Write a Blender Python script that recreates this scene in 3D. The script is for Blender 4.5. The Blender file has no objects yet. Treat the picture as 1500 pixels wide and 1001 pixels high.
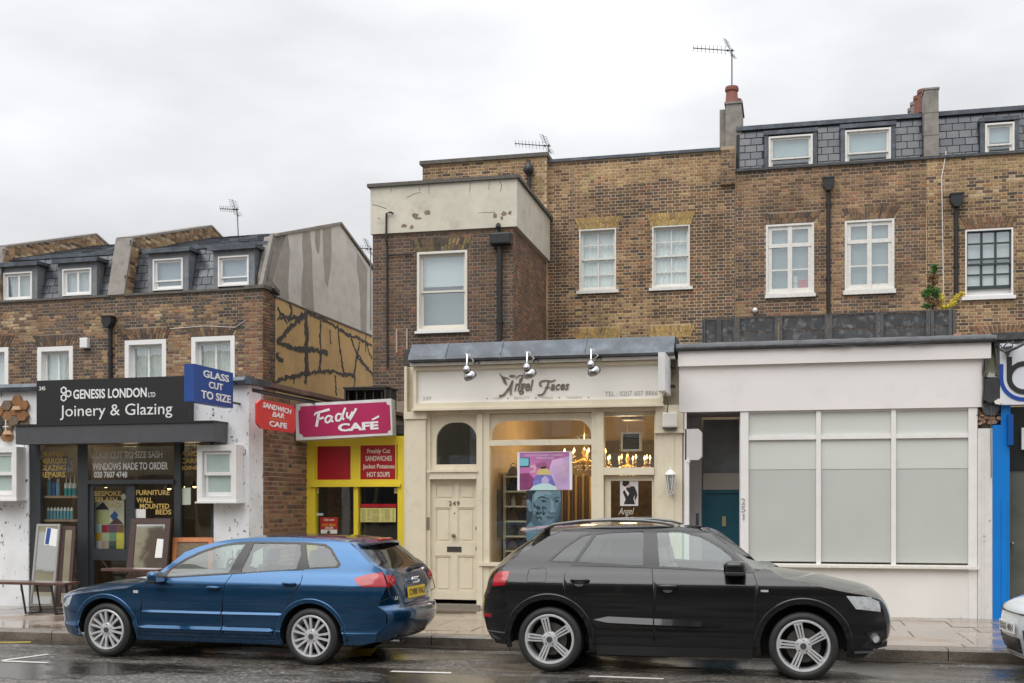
import bpy, bmesh, random
from math import sin, cos, tan, radians, pi, sqrt, atan2, hypot, floor
from mathutils import Vector, Matrix, noise
from mathutils.geometry import delaunay_2d_cdt

random.seed(11)
SC = bpy.context.scene
COL = SC.collection

# ---------------------------------------------------------------- camera, sky, sun, exposure
F = 1700.0; CX = 750.0; HY = 738.0; TH = radians(13.0); EYE = 1.78
cd = bpy.data.cameras.new('camera'); cam = bpy.data.objects.new('camera', cd); COL.objects.link(cam)
cd.sensor_width = 36.0; cd.lens = 36.0 * F / 1500.0
cd.shift_y = (HY - 500.5) / 1500.0
cd.clip_start = 0.1; cd.clip_end = 2000
cam.location = (0, 0, EYE); cam.rotation_euler = (radians(90), 0, TH)
SC.camera = cam

W = bpy.data.worlds.new('World'); SC.world = W; W.use_nodes = True
nt = W.node_tree; N = nt.nodes; L = nt.links
for n_ in list(N): N.remove(n_)
wout = N.new('ShaderNodeOutputWorld'); bg = N.new('ShaderNodeBackground'); L.new(bg.outputs[0], wout.inputs[0])
bg.inputs['Strength'].default_value = 0.10
SUN_EL, SUN_RZ = radians(52), radians(200)
sky = N.new('ShaderNodeTexSky'); sky.sky_type = 'NISHITA'; sky.sun_disc = False
sky.sun_elevation = SUN_EL; sky.sun_rotation = SUN_RZ
tc = N.new('ShaderNodeTexCoord'); sep = N.new('ShaderNodeSeparateXYZ'); L.new(tc.outputs['Generated'], sep.inputs[0])
mx = N.new('ShaderNodeMath'); mx.operation = 'MAXIMUM'; mx.inputs[1].default_value = 0; L.new(sep.outputs['Z'], mx.inputs[0])
ov = N.new('ShaderNodeMapRange'); ov.inputs['From Min'].default_value = 0; ov.inputs['From Max'].default_value = 1
ov.inputs['To Min'].default_value = 5.2; ov.inputs['To Max'].default_value = 18.5
pw = N.new('ShaderNodeMath'); pw.operation = 'POWER'; pw.inputs[1].default_value = 1.8; L.new(mx.outputs[0], pw.inputs[0]); L.new(pw.outputs[0], ov.inputs['Value'])
mp = N.new('ShaderNodeMapping'); mp.inputs['Scale'].default_value = (1.0, 1.0, 2.6); L.new(tc.outputs['Generated'], mp.inputs[0])
cn = N.new('ShaderNodeTexNoise'); cn.inputs['Scale'].default_value = 3.2; cn.inputs['Detail'].default_value = 5; cn.inputs['Roughness'].default_value = 0.5
L.new(mp.outputs[0], cn.inputs['Vector'])
cr = N.new('ShaderNodeMapRange'); cr.inputs['From Min'].default_value = 0.3; cr.inputs['From Max'].default_value = 0.7
cr.inputs['To Min'].default_value = 0.76; cr.inputs['To Max'].default_value = 1.11; L.new(cn.outputs[0], cr.inputs['Value'])
mm = N.new('ShaderNodeMath'); mm.operation = 'MULTIPLY'; L.new(ov.outputs[0], mm.inputs[0]); L.new(cr.outputs[0], mm.inputs[1])
tint = N.new('ShaderNodeMix'); tint.data_type = 'RGBA'; tint.blend_type = 'MULTIPLY'; tint.inputs[0].default_value = 1
L.new(mm.outputs[0], tint.inputs[6]); tint.inputs[7].default_value = (0.985, 0.995, 1.02, 1)
mixs = N.new('ShaderNodeMix'); mixs.data_type = 'RGBA'; mixs.inputs[0].default_value = 0.95
L.new(sky.outputs[0], mixs.inputs[6]); L.new(tint.outputs[2], mixs.inputs[7]); L.new(mixs.outputs[2], bg.inputs[0])

sd = bpy.data.lights.new('sun', 'SUN'); sd.energy = 1.0; sd.angle = radians(50); sd.color = (1, 0.975, 0.94)
sun = bpy.data.objects.new('sun', sd); COL.objects.link(sun)
sun.rotation_euler = (radians(90) - SUN_EL, 0, radians(-18))
SC.view_settings.view_transform = 'Standard'; SC.view_settings.look = 'None'
SC.view_settings.exposure = 0.54; SC.view_settings.gamma = 1.0; SC.view_settings.use_curve_mapping = False

# ---------------------------------------------------------------- measuring frames
def ray(px, py):
    u = (px - CX) / F; v = (HY - py) / F
    return (u * cos(TH) - sin(TH), u * sin(TH) + cos(TH), v)

class Frame:
    """A facade plane: s runs along it to the right, n into the building, z up."""
    def __init__(f, ox, oy, a):
        f.o = (ox, oy); f.a = radians(a); f.c = cos(f.a); f.s = sin(f.a)
        f.M = Matrix.Translation((ox, oy, 0)) @ Matrix.Rotation(f.a, 4, 'Z')
    def _l(f, px, py):
        dx, dy, dz = ray(px, py)
        return (dx * f.c + dy * f.s, -dx * f.s + dy * f.c, dz, -f.o[0] * f.c - f.o[1] * f.s, f.o[0] * f.s - f.o[1] * f.c)
    def uv(f, px, py, n=0.0):
        lx, ly, dz, ox, oy = f._l(px, py); t = (n - oy) / ly
        return (ox + lx * t, EYE + dz * t)
    def nz(f, px, py, s):
        lx, ly, dz, ox, oy = f._l(px, py); t = (s - ox) / lx
        return (oy + ly * t, EYE + dz * t)
    def rect(f, x0, y0, x1, y1, n=0.0):
        xm = (x0 + x1) / 2; ym = (y0 + y1) / 2
        return (f.uv(x0, ym, n)[0], f.uv(x1, ym, n)[0], f.uv(xm, y1, n)[1], f.uv(xm, y0, n)[1])
    def poly(f, pts, n=0.0): return [f.uv(x, y, n) for x, y in pts]
    def W(f, p): return f.M @ Vector(p)

def gp(px, py, z=0.0):
    dx, dy, dz = ray(px, py); t = (z - EYE) / dz
    return (dx * t, dy * t)

WORLD = Frame(0, 0, 0)
LT = Frame(-11.72, 25.0, -2.5)      # upper terrace on the left
L2 = Frame(-7.92, 16.4, -2.5)       # joinery shop front
MN = Frame(0, 27.5, -0.6)           # main row, upper floors
EX = Frame(0, 23.9, 0)              # brick extension
S9 = Frame(0, 17.85, -0.4)          # beauty salon front
S1 = Frame(0, 17.8, 0)              # white shop front
CF = Frame(0, 18.5, 0)              # cafe front

# ---------------------------------------------------------------- materials
MATS = {}
def newmat(name):
    m = bpy.data.materials.new(name); m.use_nodes = True; MATS[name] = m
    return m, m.node_tree, m.node_tree.nodes['Principled BSDF']

def mat(name, col=(0.5, 0.5, 0.5), rough=0.6, metal=0.0, var=None, bump=None, coat=0.0, emit=None, spec=None, stretch=None, col2=None, band=None):
    """Procedural material. var=(scale, amount, detail); bump=(scale, strength, distance); col2/band: second colour in noise patches"""
    if name in MATS: return MATS[name]
    m, t, b = newmat(name)
    b.inputs['Base Color'].default_value = (*col, 1); b.inputs['Roughness'].default_value = rough; b.inputs['Metallic'].default_value = metal
    if coat: b.inputs['Coat Weight'].default_value = coat; b.inputs['Coat Roughness'].default_value = 0.04
    if spec is not None: b.inputs['Specular IOR Level'].default_value = spec
    if emit: b.inputs['Emission Color'].default_value = (*emit[:3], 1); b.inputs['Emission Strength'].default_value = emit[3]
    g = t.nodes.new('ShaderNodeNewGeometry'); vec = g.outputs['Position']
    if stretch:
        mpn = t.nodes.new('ShaderNodeMapping'); mpn.inputs['Scale'].default_value = stretch; t.links.new(vec, mpn.inputs[0]); vec = mpn.outputs[0]
    last = None
    if col2 is not None:
        nz_ = t.nodes.new('ShaderNodeTexNoise'); nz_.inputs['Scale'].default_value = band[0]; nz_.inputs['Detail'].default_value = 6
        nz_.inputs['Roughness'].default_value = 0.65
        t.links.new(vec, nz_.inputs['Vector'])
        mr = t.nodes.new('ShaderNodeMapRange'); mr.inputs['From Min'].default_value = band[1]; mr.inputs['From Max'].default_value = band[2]
        t.links.new(nz_.outputs[0], mr.inputs['Value'])
        mi = t.nodes.new('ShaderNodeMix'); mi.data_type = 'RGBA'; mi.inputs[6].default_value = (*col, 1); mi.inputs[7].default_value = (*col2, 1)
        t.links.new(mr.outputs[0], mi.inputs[0]); last = mi.outputs[2]
    if var:
        nz2 = t.nodes.new('ShaderNodeTexNoise'); nz2.inputs['Scale'].default_value = var[0]; nz2.inputs['Detail'].default_value = var[2] if len(var) > 2 else 5
        nz2.inputs['Roughness'].default_value = 0.6
        t.links.new(vec, nz2.inputs['Vector'])
        mr2 = t.nodes.new('ShaderNodeMapRange'); mr2.inputs['From Min'].default_value = 0.25; mr2.inputs['From Max'].default_value = 0.75
        mr2.inputs['To Min'].default_value = 1 - var[1]; mr2.inputs['To Max'].default_value = 1 + var[1]
        t.links.new(nz2.outputs[0], mr2.inputs['Value'])
        mu = t.nodes.new('ShaderNodeMix'); mu.data_type = 'RGBA'; mu.blend_type = 'MULTIPLY'; mu.inputs[0].default_value = 1
        if last: t.links.new(last, mu.inputs[6])
        else: mu.inputs[6].default_value = (*col, 1)
        t.links.new(mr2.outputs[0], mu.inputs[7]); last = mu.outputs[2]
    if last: t.links.new(last, b.inputs['Base Color'])
    if bump:
        nb = t.nodes.new('ShaderNodeTexNoise'); nb.inputs['Scale'].default_value = bump[0]; nb.inputs['Detail'].default_value = 6
        t.links.new(g.outputs['Position'], nb.inputs['Vector'])
        bu = t.nodes.new('ShaderNodeBump'); bu.inputs['Strength'].default_value = bump[1]; bu.inputs['Distance'].default_value = bump[2] if len(bump) > 2 else 0.01
        t.links.new(nb.outputs[0], bu.inputs['Height']); t.links.new(bu.outputs[0], b.inputs['Normal'])
    return m

def glassmat(name, tintc=(0.93, 0.96, 0.955), refl=1.0, base=0.04, rough=0.01):
    if name in MATS: return MATS[name]
    m, t, b = newmat(name); t.nodes.remove(b)
    o = t.nodes['Material Output']
    tr = t.nodes.new('ShaderNodeBsdfTransparent'); tr.inputs[0].default_value = (*tintc, 1)
    gl = t.nodes.new('ShaderNodeBsdfGlossy'); gl.inputs['Roughness'].default_value = rough; gl.inputs[0].default_value = (0.95, 0.98, 1, 1)
    g = t.nodes.new('ShaderNodeNewGeometry')
    nn = t.nodes.new('ShaderNodeTexNoise'); nn.inputs['Scale'].default_value = 0.9; nn.inputs['Detail'].default_value = 1; t.links.new(g.outputs['Position'], nn.inputs['Vector'])
    bu = t.nodes.new('ShaderNodeBump'); bu.inputs['Strength'].default_value = 0.15; bu.inputs['Distance'].default_value = 0.02
    t.links.new(nn.outputs[0], bu.inputs['Height']); t.links.new(bu.outputs[0], gl.inputs['Normal'])
    lw = t.nodes.new('ShaderNodeLayerWeight'); lw.inputs[0].default_value = .5; fr = t.nodes.new('ShaderNodeMath'); fr.operation = 'POWER'; fr.inputs[1].default_value = 5; t.links.new(lw.outputs['Facing'], fr.inputs[0])
    ma = t.nodes.new('ShaderNodeMath'); ma.operation = 'MULTIPLY_ADD'; ma.inputs[1].default_value = refl; ma.inputs[2].default_value = base
    t.links.new(fr.outputs[0], ma.inputs[0]); ma.use_clamp = True
    mi = t.nodes.new('ShaderNodeMixShader'); t.links.new(ma.outputs[0], mi.inputs[0]); t.links.new(tr.outputs[0], mi.inputs[1]); t.links.new(gl.outputs[0], mi.inputs[2])
    t.links.new(mi.outputs[0], o.inputs[0])
    return m

def brickmat(name, single):
    m, t, b = newmat(name)
    if single:
        src = t.nodes.new('ShaderNodeObjectInfo'); sc_ = src.outputs['Color']
    else:
        src = t.nodes.new('ShaderNodeAttribute'); src.attribute_name = 'Col'; sc_ = src.outputs['Color']
    g = t.nodes.new('ShaderNodeNewGeometry')
    n1 = t.nodes.new('ShaderNodeTexNoise'); n1.inputs['Scale'].default_value = 22; n1.inputs['Detail'].default_value = 4; t.links.new(g.outputs['Position'], n1.inputs['Vector'])
    n2 = t.nodes.new('ShaderNodeTexNoise'); n2.inputs['Scale'].default_value = 1.1; n2.inputs['Detail'].default_value = 6; n2.inputs['Roughness'].default_value = 0.65
    t.links.new(g.outputs['Position'], n2.inputs['Vector'])
    r1 = t.nodes.new('ShaderNodeMapRange'); r1.inputs['From Min'].default_value = .3; r1.inputs['From Max'].default_value = .7; r1.inputs['To Min'].default_value = .7; r1.inputs['To Max'].default_value = 1.25; t.links.new(n1.outputs[0], r1.inputs['Value'])
    r2 = t.nodes.new('ShaderNodeMapRange'); r2.inputs['From Min'].default_value = .3; r2.inputs['From Max'].default_value = .7; r2.inputs['To Min'].default_value = .52; r2.inputs['To Max'].default_value = 1.16; t.links.new(n2.outputs[0], r2.inputs['Value'])
    mu = t.nodes.new('ShaderNodeMath'); mu.operation = 'MULTIPLY'; t.links.new(r1.outputs[0], mu.inputs[0]); t.links.new(r2.outputs[0], mu.inputs[1])
    mi = t.nodes.new('ShaderNodeMix'); mi.data_type = 'RGBA'; mi.blend_type = 'MULTIPLY'; mi.inputs[0].default_value = 1
    t.links.new(sc_, mi.inputs[6]); t.links.new(mu.outputs[0], mi.inputs[7]); t.links.new(mi.outputs[2], b.inputs['Base Color'])
    b.inputs['Roughness'].default_value = 0.85
    bu = t.nodes.new('ShaderNodeBump'); bu.inputs['Strength'].default_value = .5; bu.inputs['Distance'].default_value = .006; t.links.new(n1.outputs[0], bu.inputs['Height']); t.links.new(bu.outputs[0], b.inputs['Normal'])
    return m
BRICK_J = brickmat('brick_faces', False); BRICK_S = brickmat('brick_single', True)

# ---------------------------------------------------------------- mesh building
def cdt(outer, holes=(), lines=(), step=None, keep=None):
    """Fill a 2-D outline (minus holes) with triangles. Returns points, triangles."""
    vs = []; es = []
    def loop(p):
        k = len(vs); vs.extend(Vector((a, b)) for a, b in p)
        es.extend((k + i, k + (i + 1) % len(p)) for i in range(len(p)))
    loop(outer)
    for h in holes: loop(h)
    for ln in lines:
        k = len(vs); vs.extend(Vector((a, b)) for a, b in ln); es.extend((k + i, k + i + 1) for i in range(len(ln) - 1))
    if step:
        sx, sz = (step, step) if not isinstance(step, tuple) else step
        xs = [p[0] for p in outer]; zs = [p[1] for p in outer]
        x = min(xs) + sx * .53
        while x < max(xs):
            z = min(zs) + sz * .51
            while z < max(zs):
                if inside((x, z), outer): vs.append(Vector((x, z)))
                z += sz
            x += sx
    r = delaunay_2d_cdt(vs, es, [], 0, 1e-5)
    V, Fc = r[0], r[2]; out = []
    for f in Fc:
        c = ((V[f[0]][0] + V[f[1]][0] + V[f[2]][0]) / 3, (V[f[0]][1] + V[f[1]][1] + V[f[2]][1]) / 3)
        if inside(c, outer) and not any(inside(c, h) for h in holes): out.append(tuple(f))
    return [(v[0], v[1]) for v in V], out

def inside(p, poly):
    x, y = p; c = False; j = len(poly) - 1
    for i in range(len(poly)):
        xi, yi = poly[i]; xj, yj = poly[j]
        if (yi > y) != (yj > y) and x < (xj - xi) * (y - yi) / (yj - yi) + xi: c = not c
        j = i
    return c

BASE = {}
def props(o, label=None, cat=None, group=None, kind=None):
    if label: o['label'] = label
    if cat: o['category'] = cat
    if group: o['group'] = group
    if kind: o['kind'] = kind
    return o

def thing(name, label, cat, fr, base, group=None, rz=0.0):
    o = bpy.data.objects.new(name, None); COL.objects.link(o); o.empty_display_size = 0.2
    o.location = fr.W(base); o.rotation_euler = (0, 0, fr.a + rz)
    BASE[o] = Vector(base)
    return props(o, label, cat, group)

class MB:
    def __init__(s): s.v = []; s.f = []; s.c = []
    def add(s, vs, fs, col=None):
        k = len(s.v); s.v.extend(vs); s.f.extend(tuple(i + k for i in f) for f in fs)
        if col is not None: s.c.extend([col] * len(fs))
        return s
    def box(s, a0, a1, b0, b1, c0, c1, col=None, back=True):
        v = [(a0, b0, c0), (a1, b0, c0), (a1, b1, c0), (a0, b1, c0), (a0, b0, c1), (a1, b0, c1), (a1, b1, c1), (a0, b1, c1)]
        f = [(0, 3, 2, 1), (4, 5, 6, 7), (0, 1, 5, 4), (1, 2, 6, 5), (3, 0, 4, 7)]
        if back: f.append((2, 3, 7, 6))
        return s.add(v, f, col)
    def frame(s, a0, a1, c0, c1, w, n0, n1, wb=None, wt=None):
        wb = w if wb is None else wb; wt = w if wt is None else wt
        s.box(a0, a0 + w, n0, n1, c0, c1); s.box(a1 - w, a1, n0, n1, c0, c1)
        s.box(a0 + w, a1 - w, n0, n1, c0, c0 + wb); s.box(a0 + w, a1 - w, n0, n1, c1 - wt, c1)
        return s
    def plate(s, outer, holes, n0, n1, plane='sz', d=0.0):
        """extruded outline with holes; plane 'sz' extrudes along n, 'nz' along s"""
        P, T = cdt(outer, holes)
        mk = (lambda a, b, e: (a, e, b)) if plane == 'sz' else (lambda a, b, e: (e, a, b))
        s.add([mk(a, b, n0) for a, b in P], T); s.add([mk(a, b, n1) for a, b in P], [tuple(reversed(t)) for t in T])
        for lp in [outer] + list(holes):
            m = len(lp); s.add([mk(a, b, n0) for a, b in lp] + [mk(a, b, n1) for a, b in lp], [(i, (i + 1) % m, m + (i + 1) % m, m + i) for i in range(m)])
        return s
    def tube(s, pts, r, seg=8, cap=True):
        pts = [Vector(p) for p in pts]; rs = r if isinstance(r, (list, tuple)) else [r] * len(pts)
        k = len(s.v); up = Vector((0.13, 0.21, 1)).normalized()
        for i, p in enumerate(pts):
            d = (pts[min(i + 1, len(pts) - 1)] - pts[max(i - 1, 0)])
            if d.length < 1e-9: d = Vector((0, 0, 1))
            d.normalize(); a = d.cross(up)
            if a.length < 1e-3: a = d.cross(Vector((1, 0, 0)))
            a.normalize(); b = d.cross(a)
            for j in range(seg):
                t = 2 * pi * j / seg; s.v.append(tuple(p + (a * cos(t) + b * sin(t)) * rs[i]))
        for i in range(len(pts) - 1):
            for j in range(seg):
                s.f.append((k + i * seg + j, k + i * seg + (j + 1) % seg, k + (i + 1) * seg + (j + 1) % seg, k + (i + 1) * seg + j))
        if cap:
            s.f.append(tuple(k + j for j in reversed(range(seg)))); s.f.append(tuple(k + (len(pts) - 1) * seg + j for j in range(seg)))
        return s
    def lathe(s, prof, o=(0, 0, 0), axis=(0, 0, 1), seg=24):
        """prof: (radius, height along axis)"""
        ax = Vector(axis).normalized(); a = ax.cross(Vector((1, 0, 0)) if abs(ax.x) < .9 else Vector((0, 0, 1))).normalized(); b = ax.cross(a); o = Vector(o); k = len(s.v)
        for r, h in prof:
            for j in range(seg):
                t = 2 * pi * j / seg; s.v.append(tuple(o + ax * h + (a * cos(t) + b * sin(t)) * r))
        for i in range(len(prof) - 1):
            for j in range(seg): s.f.append((k + i * seg + j, k + i * seg + (j + 1) % seg, k + (i + 1) * seg + (j + 1) % seg, k + (i + 1) * seg + j))
        return s
    def ball(s, o, r, seg=12, sc=(1, 1, 1)):
        k = len(s.v); rings = seg // 2
        for i in range(rings + 1):
            p = pi * i / rings
            for j in range(seg):
                t = 2 * pi * j / seg; s.v.append((o[0] + r * sc[0] * sin(p) * cos(t), o[1] + r * sc[1] * sin(p) * sin(t), o[2] + r * sc[2] * cos(p)))
        for i in range(rings):
            for j in range(seg): s.f.append((k + i * seg + j, k + (i + 1) * seg + j, k + (i + 1) * seg + (j + 1) % seg, k + i * seg + (j + 1) % seg))
        return s
    def rbox(s, c, d, r, seg=2, rot=None):
        bm = bmesh.new(); bmesh.ops.create_cube(bm, size=1.0)
        bmesh.ops.scale(bm, vec=d, verts=bm.verts); bmesh.ops.bevel(bm, geom=bm.edges[:], offset=r, segments=seg, affect='EDGES', profile=.6)
        if rot is not None: bmesh.ops.rotate(bm, cent=(0, 0, 0), matrix=rot, verts=bm.verts)
        bm.verts.index_update(); k = len(s.v)
        s.v.extend((v.co.x + c[0], v.co.y + c[1], v.co.z + c[2]) for v in bm.verts); s.f.extend(tuple(v.index + k for v in f.verts) for f in bm.faces); bm.free()
        return s
    def mesh(s, name, m, smooth=False, off=(0, 0, 0)):
        me = bpy.data.meshes.new(name); me.from_pydata([(a - off[0], b - off[1], c - off[2]) for a, b, c in s.v], [], s.f)
        if m is not None: me.materials.append(m)
        if s.c:
            at = me.color_attributes.new('Col', 'FLOAT_COLOR', 'CORNER'); arr = []
            for f, c in zip(s.f, s.c): arr.extend((*c, 1.0) * len(f))
            at.data.foreach_set('color', arr)
        if smooth:
            me.polygons.foreach_set('use_smooth', [True] * len(me.polygons))
        me.update()
        if smooth and smooth is not True: me.set_sharp_from_angle(angle=radians(smooth))
        return me
    def build(s, name, m, parent=None, smooth=False, label=None, kind=None):
        o = bpy.data.objects.new(name, s.mesh(name, m, smooth)); COL.objects.link(o)
        if parent is not None:
            o.parent = parent
            if parent in BASE: o.location = -BASE[parent]
        return props(o, label, kind=kind)
    def single(s, name, label, cat, m, fr, base, group=None, smooth=False, kind=None):
        o = bpy.data.objects.new(name, s.mesh(name, m, smooth, base)); COL.objects.link(o)
        o.location = fr.W(base); o.rotation_euler = (0, 0, fr.a); BASE[o] = Vector((0, 0, 0))
        return props(o, label, cat, group, kind)

def part_of_single(o, mb, name, m, base, smooth=False):
    """child of a one-mesh thing: geometry given in the same frame"""
    c = bpy.data.objects.new(name, mb.mesh(name, m, smooth, base)); COL.objects.link(c); c.parent = o
    return c

def text(body, parent, m, s0, s1, z0, z1, n, name='lettering', shear=0.0, bold=0.0, depth=0.004, rot=0.0, fn=None, off=None, spacing=1.0):
    """Lettering as solid shapes, fitted to the box s0..s1, z0..z1 on the plane n (facing -n)"""
    cu = bpy.data.curves.new(name, 'FONT'); cu.body = body; cu.shear = shear; cu.offset = bold; cu.align_x = 'CENTER'; cu.resolution_u = 3; cu.space_character = spacing
    tmp = bpy.data.objects.new('tmp', cu); COL.objects.link(tmp); dg = bpy.context.evaluated_depsgraph_get(); dg.update()
    me0 = bpy.data.meshes.new_from_object(tmp.evaluated_get(dg)); bpy.data.objects.remove(tmp)
    xs = [v.co.x for v in me0.vertices]; ys = [v.co.y for v in me0.vertices]
    if not xs: return None
    x0, x1, y0, y1 = min(xs), max(xs), min(ys), max(ys); mb = MB(); vs = []
    cs, cz = (s0 + s1) / 2, (z0 + z1) / 2
    for e in (0, 1):
        for v in me0.vertices:
            a = s0 + (v.co.x - x0) / (x1 - x0) * (s1 - s0); b = z0 + (v.co.y - y0) / (y1 - y0) * (z1 - z0)
            if rot: da, db = a - cs, b - cz; a = cs + da * cos(rot) - db * sin(rot); b = cz + da * sin(rot) + db * cos(rot)
            q = n - depth if e == 0 else n
            vs.append(fn(a, b, q) if fn else (a, q, b))
    k = len(me0.vertices); fs = []
    cnt = {}
    for p in me0.polygons:
        t = tuple(p.vertices); fs.append(t)
        for i in range(len(t)):
            e = (t[i], t[(i + 1) % len(t)]); cnt[e] = 1
    for (a, b) in cnt:
        if (b, a) not in cnt: fs.append((b, a, a + k, b + k))
    mb.add(vs, fs); o = mb.build(name, m, parent)
    bpy.data.meshes.remove(me0); bpy.data.curves.remove(cu)
    return o

def flat(name, parent, fr, pts, n, m, th=0.003, px=True):
    P = fr.poly(pts, n) if px else pts
    return MB().plate(P, [], n - th, n).build(name, m, parent)

def ell(cx, cy, rx, ry, k=20, a0=0, a1=2 * pi):
    return [(cx + rx * cos(a0 + (a1 - a0) * i / k), cy + ry * sin(a0 + (a1 - a0) * i / k)) for i in range(k)]

# ---------------------------------------------------------------- bricks
def jit(c, a=.12):
    k = 1 + random.uniform(-a, a); return tuple(max(0.01, x * k * (1 + random.uniform(-.05, .05))) for x in c)
_BU = {}
def brick_mesh(L_, H_):
    key = (round(L_, 3), round(H_, 3))
    if key not in _BU:
        b = .004; d = .007; l = L_ / 2; h = H_ / 2
        m = MB(); m.add([(-l, 0, -h), (l, 0, -h), (l, 0, h), (-l, 0, h), (-l + b, -d, -h + b), (l - b, -d, -h + b), (l - b, -d, h - b), (-l + b, -d, h - b)],
                        [(4, 5, 6, 7), (0, 1, 5, 4), (1, 2, 6, 5), (2, 3, 7, 6), (3, 0, 4, 7)])
        _BU[key] = m.mesh('brick', BRICK_S)
    return _BU[key]

def brickwall(parent, fr, s0, s1, z0, z1, n, tone, holes=(), gauge=.075, side=None, nmax=300, lim=None, outline=None, mortar_gap=.0155):
    """Flemish bond. side=None: faces -n at depth n, runs along s. side=+1: faces +s at s=n, runs along n (s0..s1 are n values)."""
    hs = gauge - mortar_gap; st, hd = .2095, .097; j = mortar_gap
    items = []; r = 0; z = z0
    while z + hs <= z1 + .02:
        a = s0 - (r % 2) * (st + hd + 2 * j) / 2; k = 0
        while a < s1:
            w = st if k % 2 == 0 else hd
            b0, b1 = max(a, s0), min(a + w, s1)
            if b1 - b0 > .035:
                zc = z + hs / 2; zz1 = min(z + hs, z1)
                cuts = [(b0, b1)]
                for h in holes:
                    if h[2] < zc < h[3]:
                        nc = []
                        for c0, c1 in cuts:
                            if c1 <= h[0] or c0 >= h[1]: nc.append((c0, c1))
                            else:
                                if h[0] - c0 > .03: nc.append((c0, h[0] - .004))
                                if c1 - h[1] > .03: nc.append((h[1] + .004, c1))
                        cuts = nc
                for c0, c1 in cuts:
                    if outline is None or (inside(((c0 + c1) / 2, zc), outline)):
                        items.append((c0, c1, z, zz1, w == st))
            a += w + j; k += 1
        z += gauge; r += 1
    full = []
    rest = []
    for it in items:
        c0, c1, a0, a1, isst = it
        if isst and c1 - c0 > .2 and a1 - a0 > hs - .004:
            p = fr.W(((c0 + c1) / 2, n, a0)) if side is None else fr.W((n, (c0 + c1) / 2, a0))
            vis = lim is None or lim((c0 + c1) / 2, a0)
            full.append(((p - Vector((0, 0, EYE))).length if vis else 1e9, it))
        else: rest.append(it)
    full.sort(key=lambda t: t[0]); ones = [t[1] for t in full[:nmax] if t[0] < 1e8]; rest += [t[1] for t in full if t[1] not in ones] if len(ones) < len(full) else []
    mb = MB()
    for c0, c1, a0, a1, isst in rest:
        d = .007 + random.uniform(-.003, .003); b = .004; col = jit(tone((c0 + c1) / 2, a0))
        q = [(c0, 0, a0), (c1, 0, a0), (c1, 0, a1), (c0, 0, a1), (c0 + b, -d, a0 + b), (c1 - b, -d, a0 + b), (c1 - b, -d, a1 - b), (c0 + b, -d, a1 - b)]
        if side is None: q = [(x, n + y, zz) for x, y, zz in q]; fs = [(4, 5, 6, 7), (0, 1, 5, 4), (1, 2, 6, 5), (2, 3, 7, 6), (3, 0, 4, 7)]
        else: q = [(n - y * side, x, zz) for x, y, zz in q]; fs = [(4, 5, 6, 7), (0, 1, 5, 4), (1, 2, 6, 5), (2, 3, 7, 6), (3, 0, 4, 7)]
        mb.add(q, fs, col)
    if mb.v: mb.build('brickwork', BRICK_J, parent, kind='stuff')
    me = brick_mesh(st, hs); B = BASE.get(parent, Vector((0, 0, 0)))
    for c0, c1, a0, a1, isst in ones:
        o = bpy.data.objects.new('brick', me); COL.objects.link(o); o.parent = parent
        dd = random.uniform(-.003, .003)
        if side is None: o.location = Vector(((c0 + c1) / 2, n + dd, (a0 + a1) / 2)) - B
        else: o.location = Vector((n + dd, (c0 + c1) / 2, (a0 + a1) / 2)) - B; o.rotation_euler = (0, 0, pi / 2 * side)
        o.color = (*jit(tone((c0 + c1) / 2, a0)), 1)

def pick(ws):
    r = random.random() * sum(w for w, c in ws)
    for w, c in ws:
        r -= w
        if r <= 0: return c
    return ws[-1][1]
YEL = (.43, .30, .15); TAN = (.39, .25, .13); ORA = (.36, .185, .09); BRN = (.175, .107, .064); RED = (.245, .118, .072); DRK = (.10, .078, .064); MID = (.29, .175, .10); PAL = (.52, .39, .24); PUR = (.155, .10, .078)
def soot(x, z, rects):
    for r in rects:
        if r[0] - .12 < x < r[1] + .12 and r[2] - .5 - .2 * sin(x * 9) < z < r[2] and random.random() < .75 * (1 - (r[2] - z) / .9): return True
    return False
def nzv(x, z, s, k=0): return noise.noise(Vector((x * s, z * s, k * 7.3)))

def arch(parent, fr, px0, px1, pyb, pxt0, pxt1, pyt, n, tone, k=16, mort=None):
    """flat gauged arch of splayed bricks above a window"""
    bl, br = fr.uv(px0, pyb, n), fr.uv(px1, pyb, n); xm = (px0 + px1) / 2; zb = fr.uv(xm, pyb, n)[1]; zt = fr.uv(xm, pyt, n)[1]
    tl, tr_ = fr.uv(pxt0, pyt, n)[0], fr.uv(pxt1, pyt, n)[0]; mb = MB(); g = .11
    for i in range(k):
        a0, a1 = (i + g) / k, (i + 1 - g) / k; d = .014 + random.uniform(0, .004)
        b0, b1 = bl[0] + (br[0] - bl[0]) * a0, bl[0] + (br[0] - bl[0]) * a1; t0, t1 = tl + (tr_ - tl) * a0, tl + (tr_ - tl) * a1
        zs = zb + (zt - zb) * (.52 if i % 2 else .4)
        for u0, u1 in ((0, (zs - zb) / (zt - zb) - .02), ((zs - zb) / (zt - zb) + .02, 1)):
            q = []
            for nn in (n - d, n):
                q += [(b0 + (t0 - b0) * u0, nn, zb + (zt - zb) * u0), (b1 + (t1 - b1) * u0, nn, zb + (zt - zb) * u0), (b1 + (t1 - b1) * u1, nn, zb + (zt - zb) * u1), (b0 + (t0 - b0) * u1, nn, zb + (zt - zb) * u1)]
            mb.add(q, [(0, 1, 2, 3), (1, 5, 6, 2), (4, 0, 3, 7), (3, 2, 6, 7), (0, 4, 5, 1)], jit(tone()))
    mb.build('brick_arch', BRICK_J, parent, kind='stuff')
    return (min(bl[0], tl), max(br[0], tr_), zb, zt)
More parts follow.
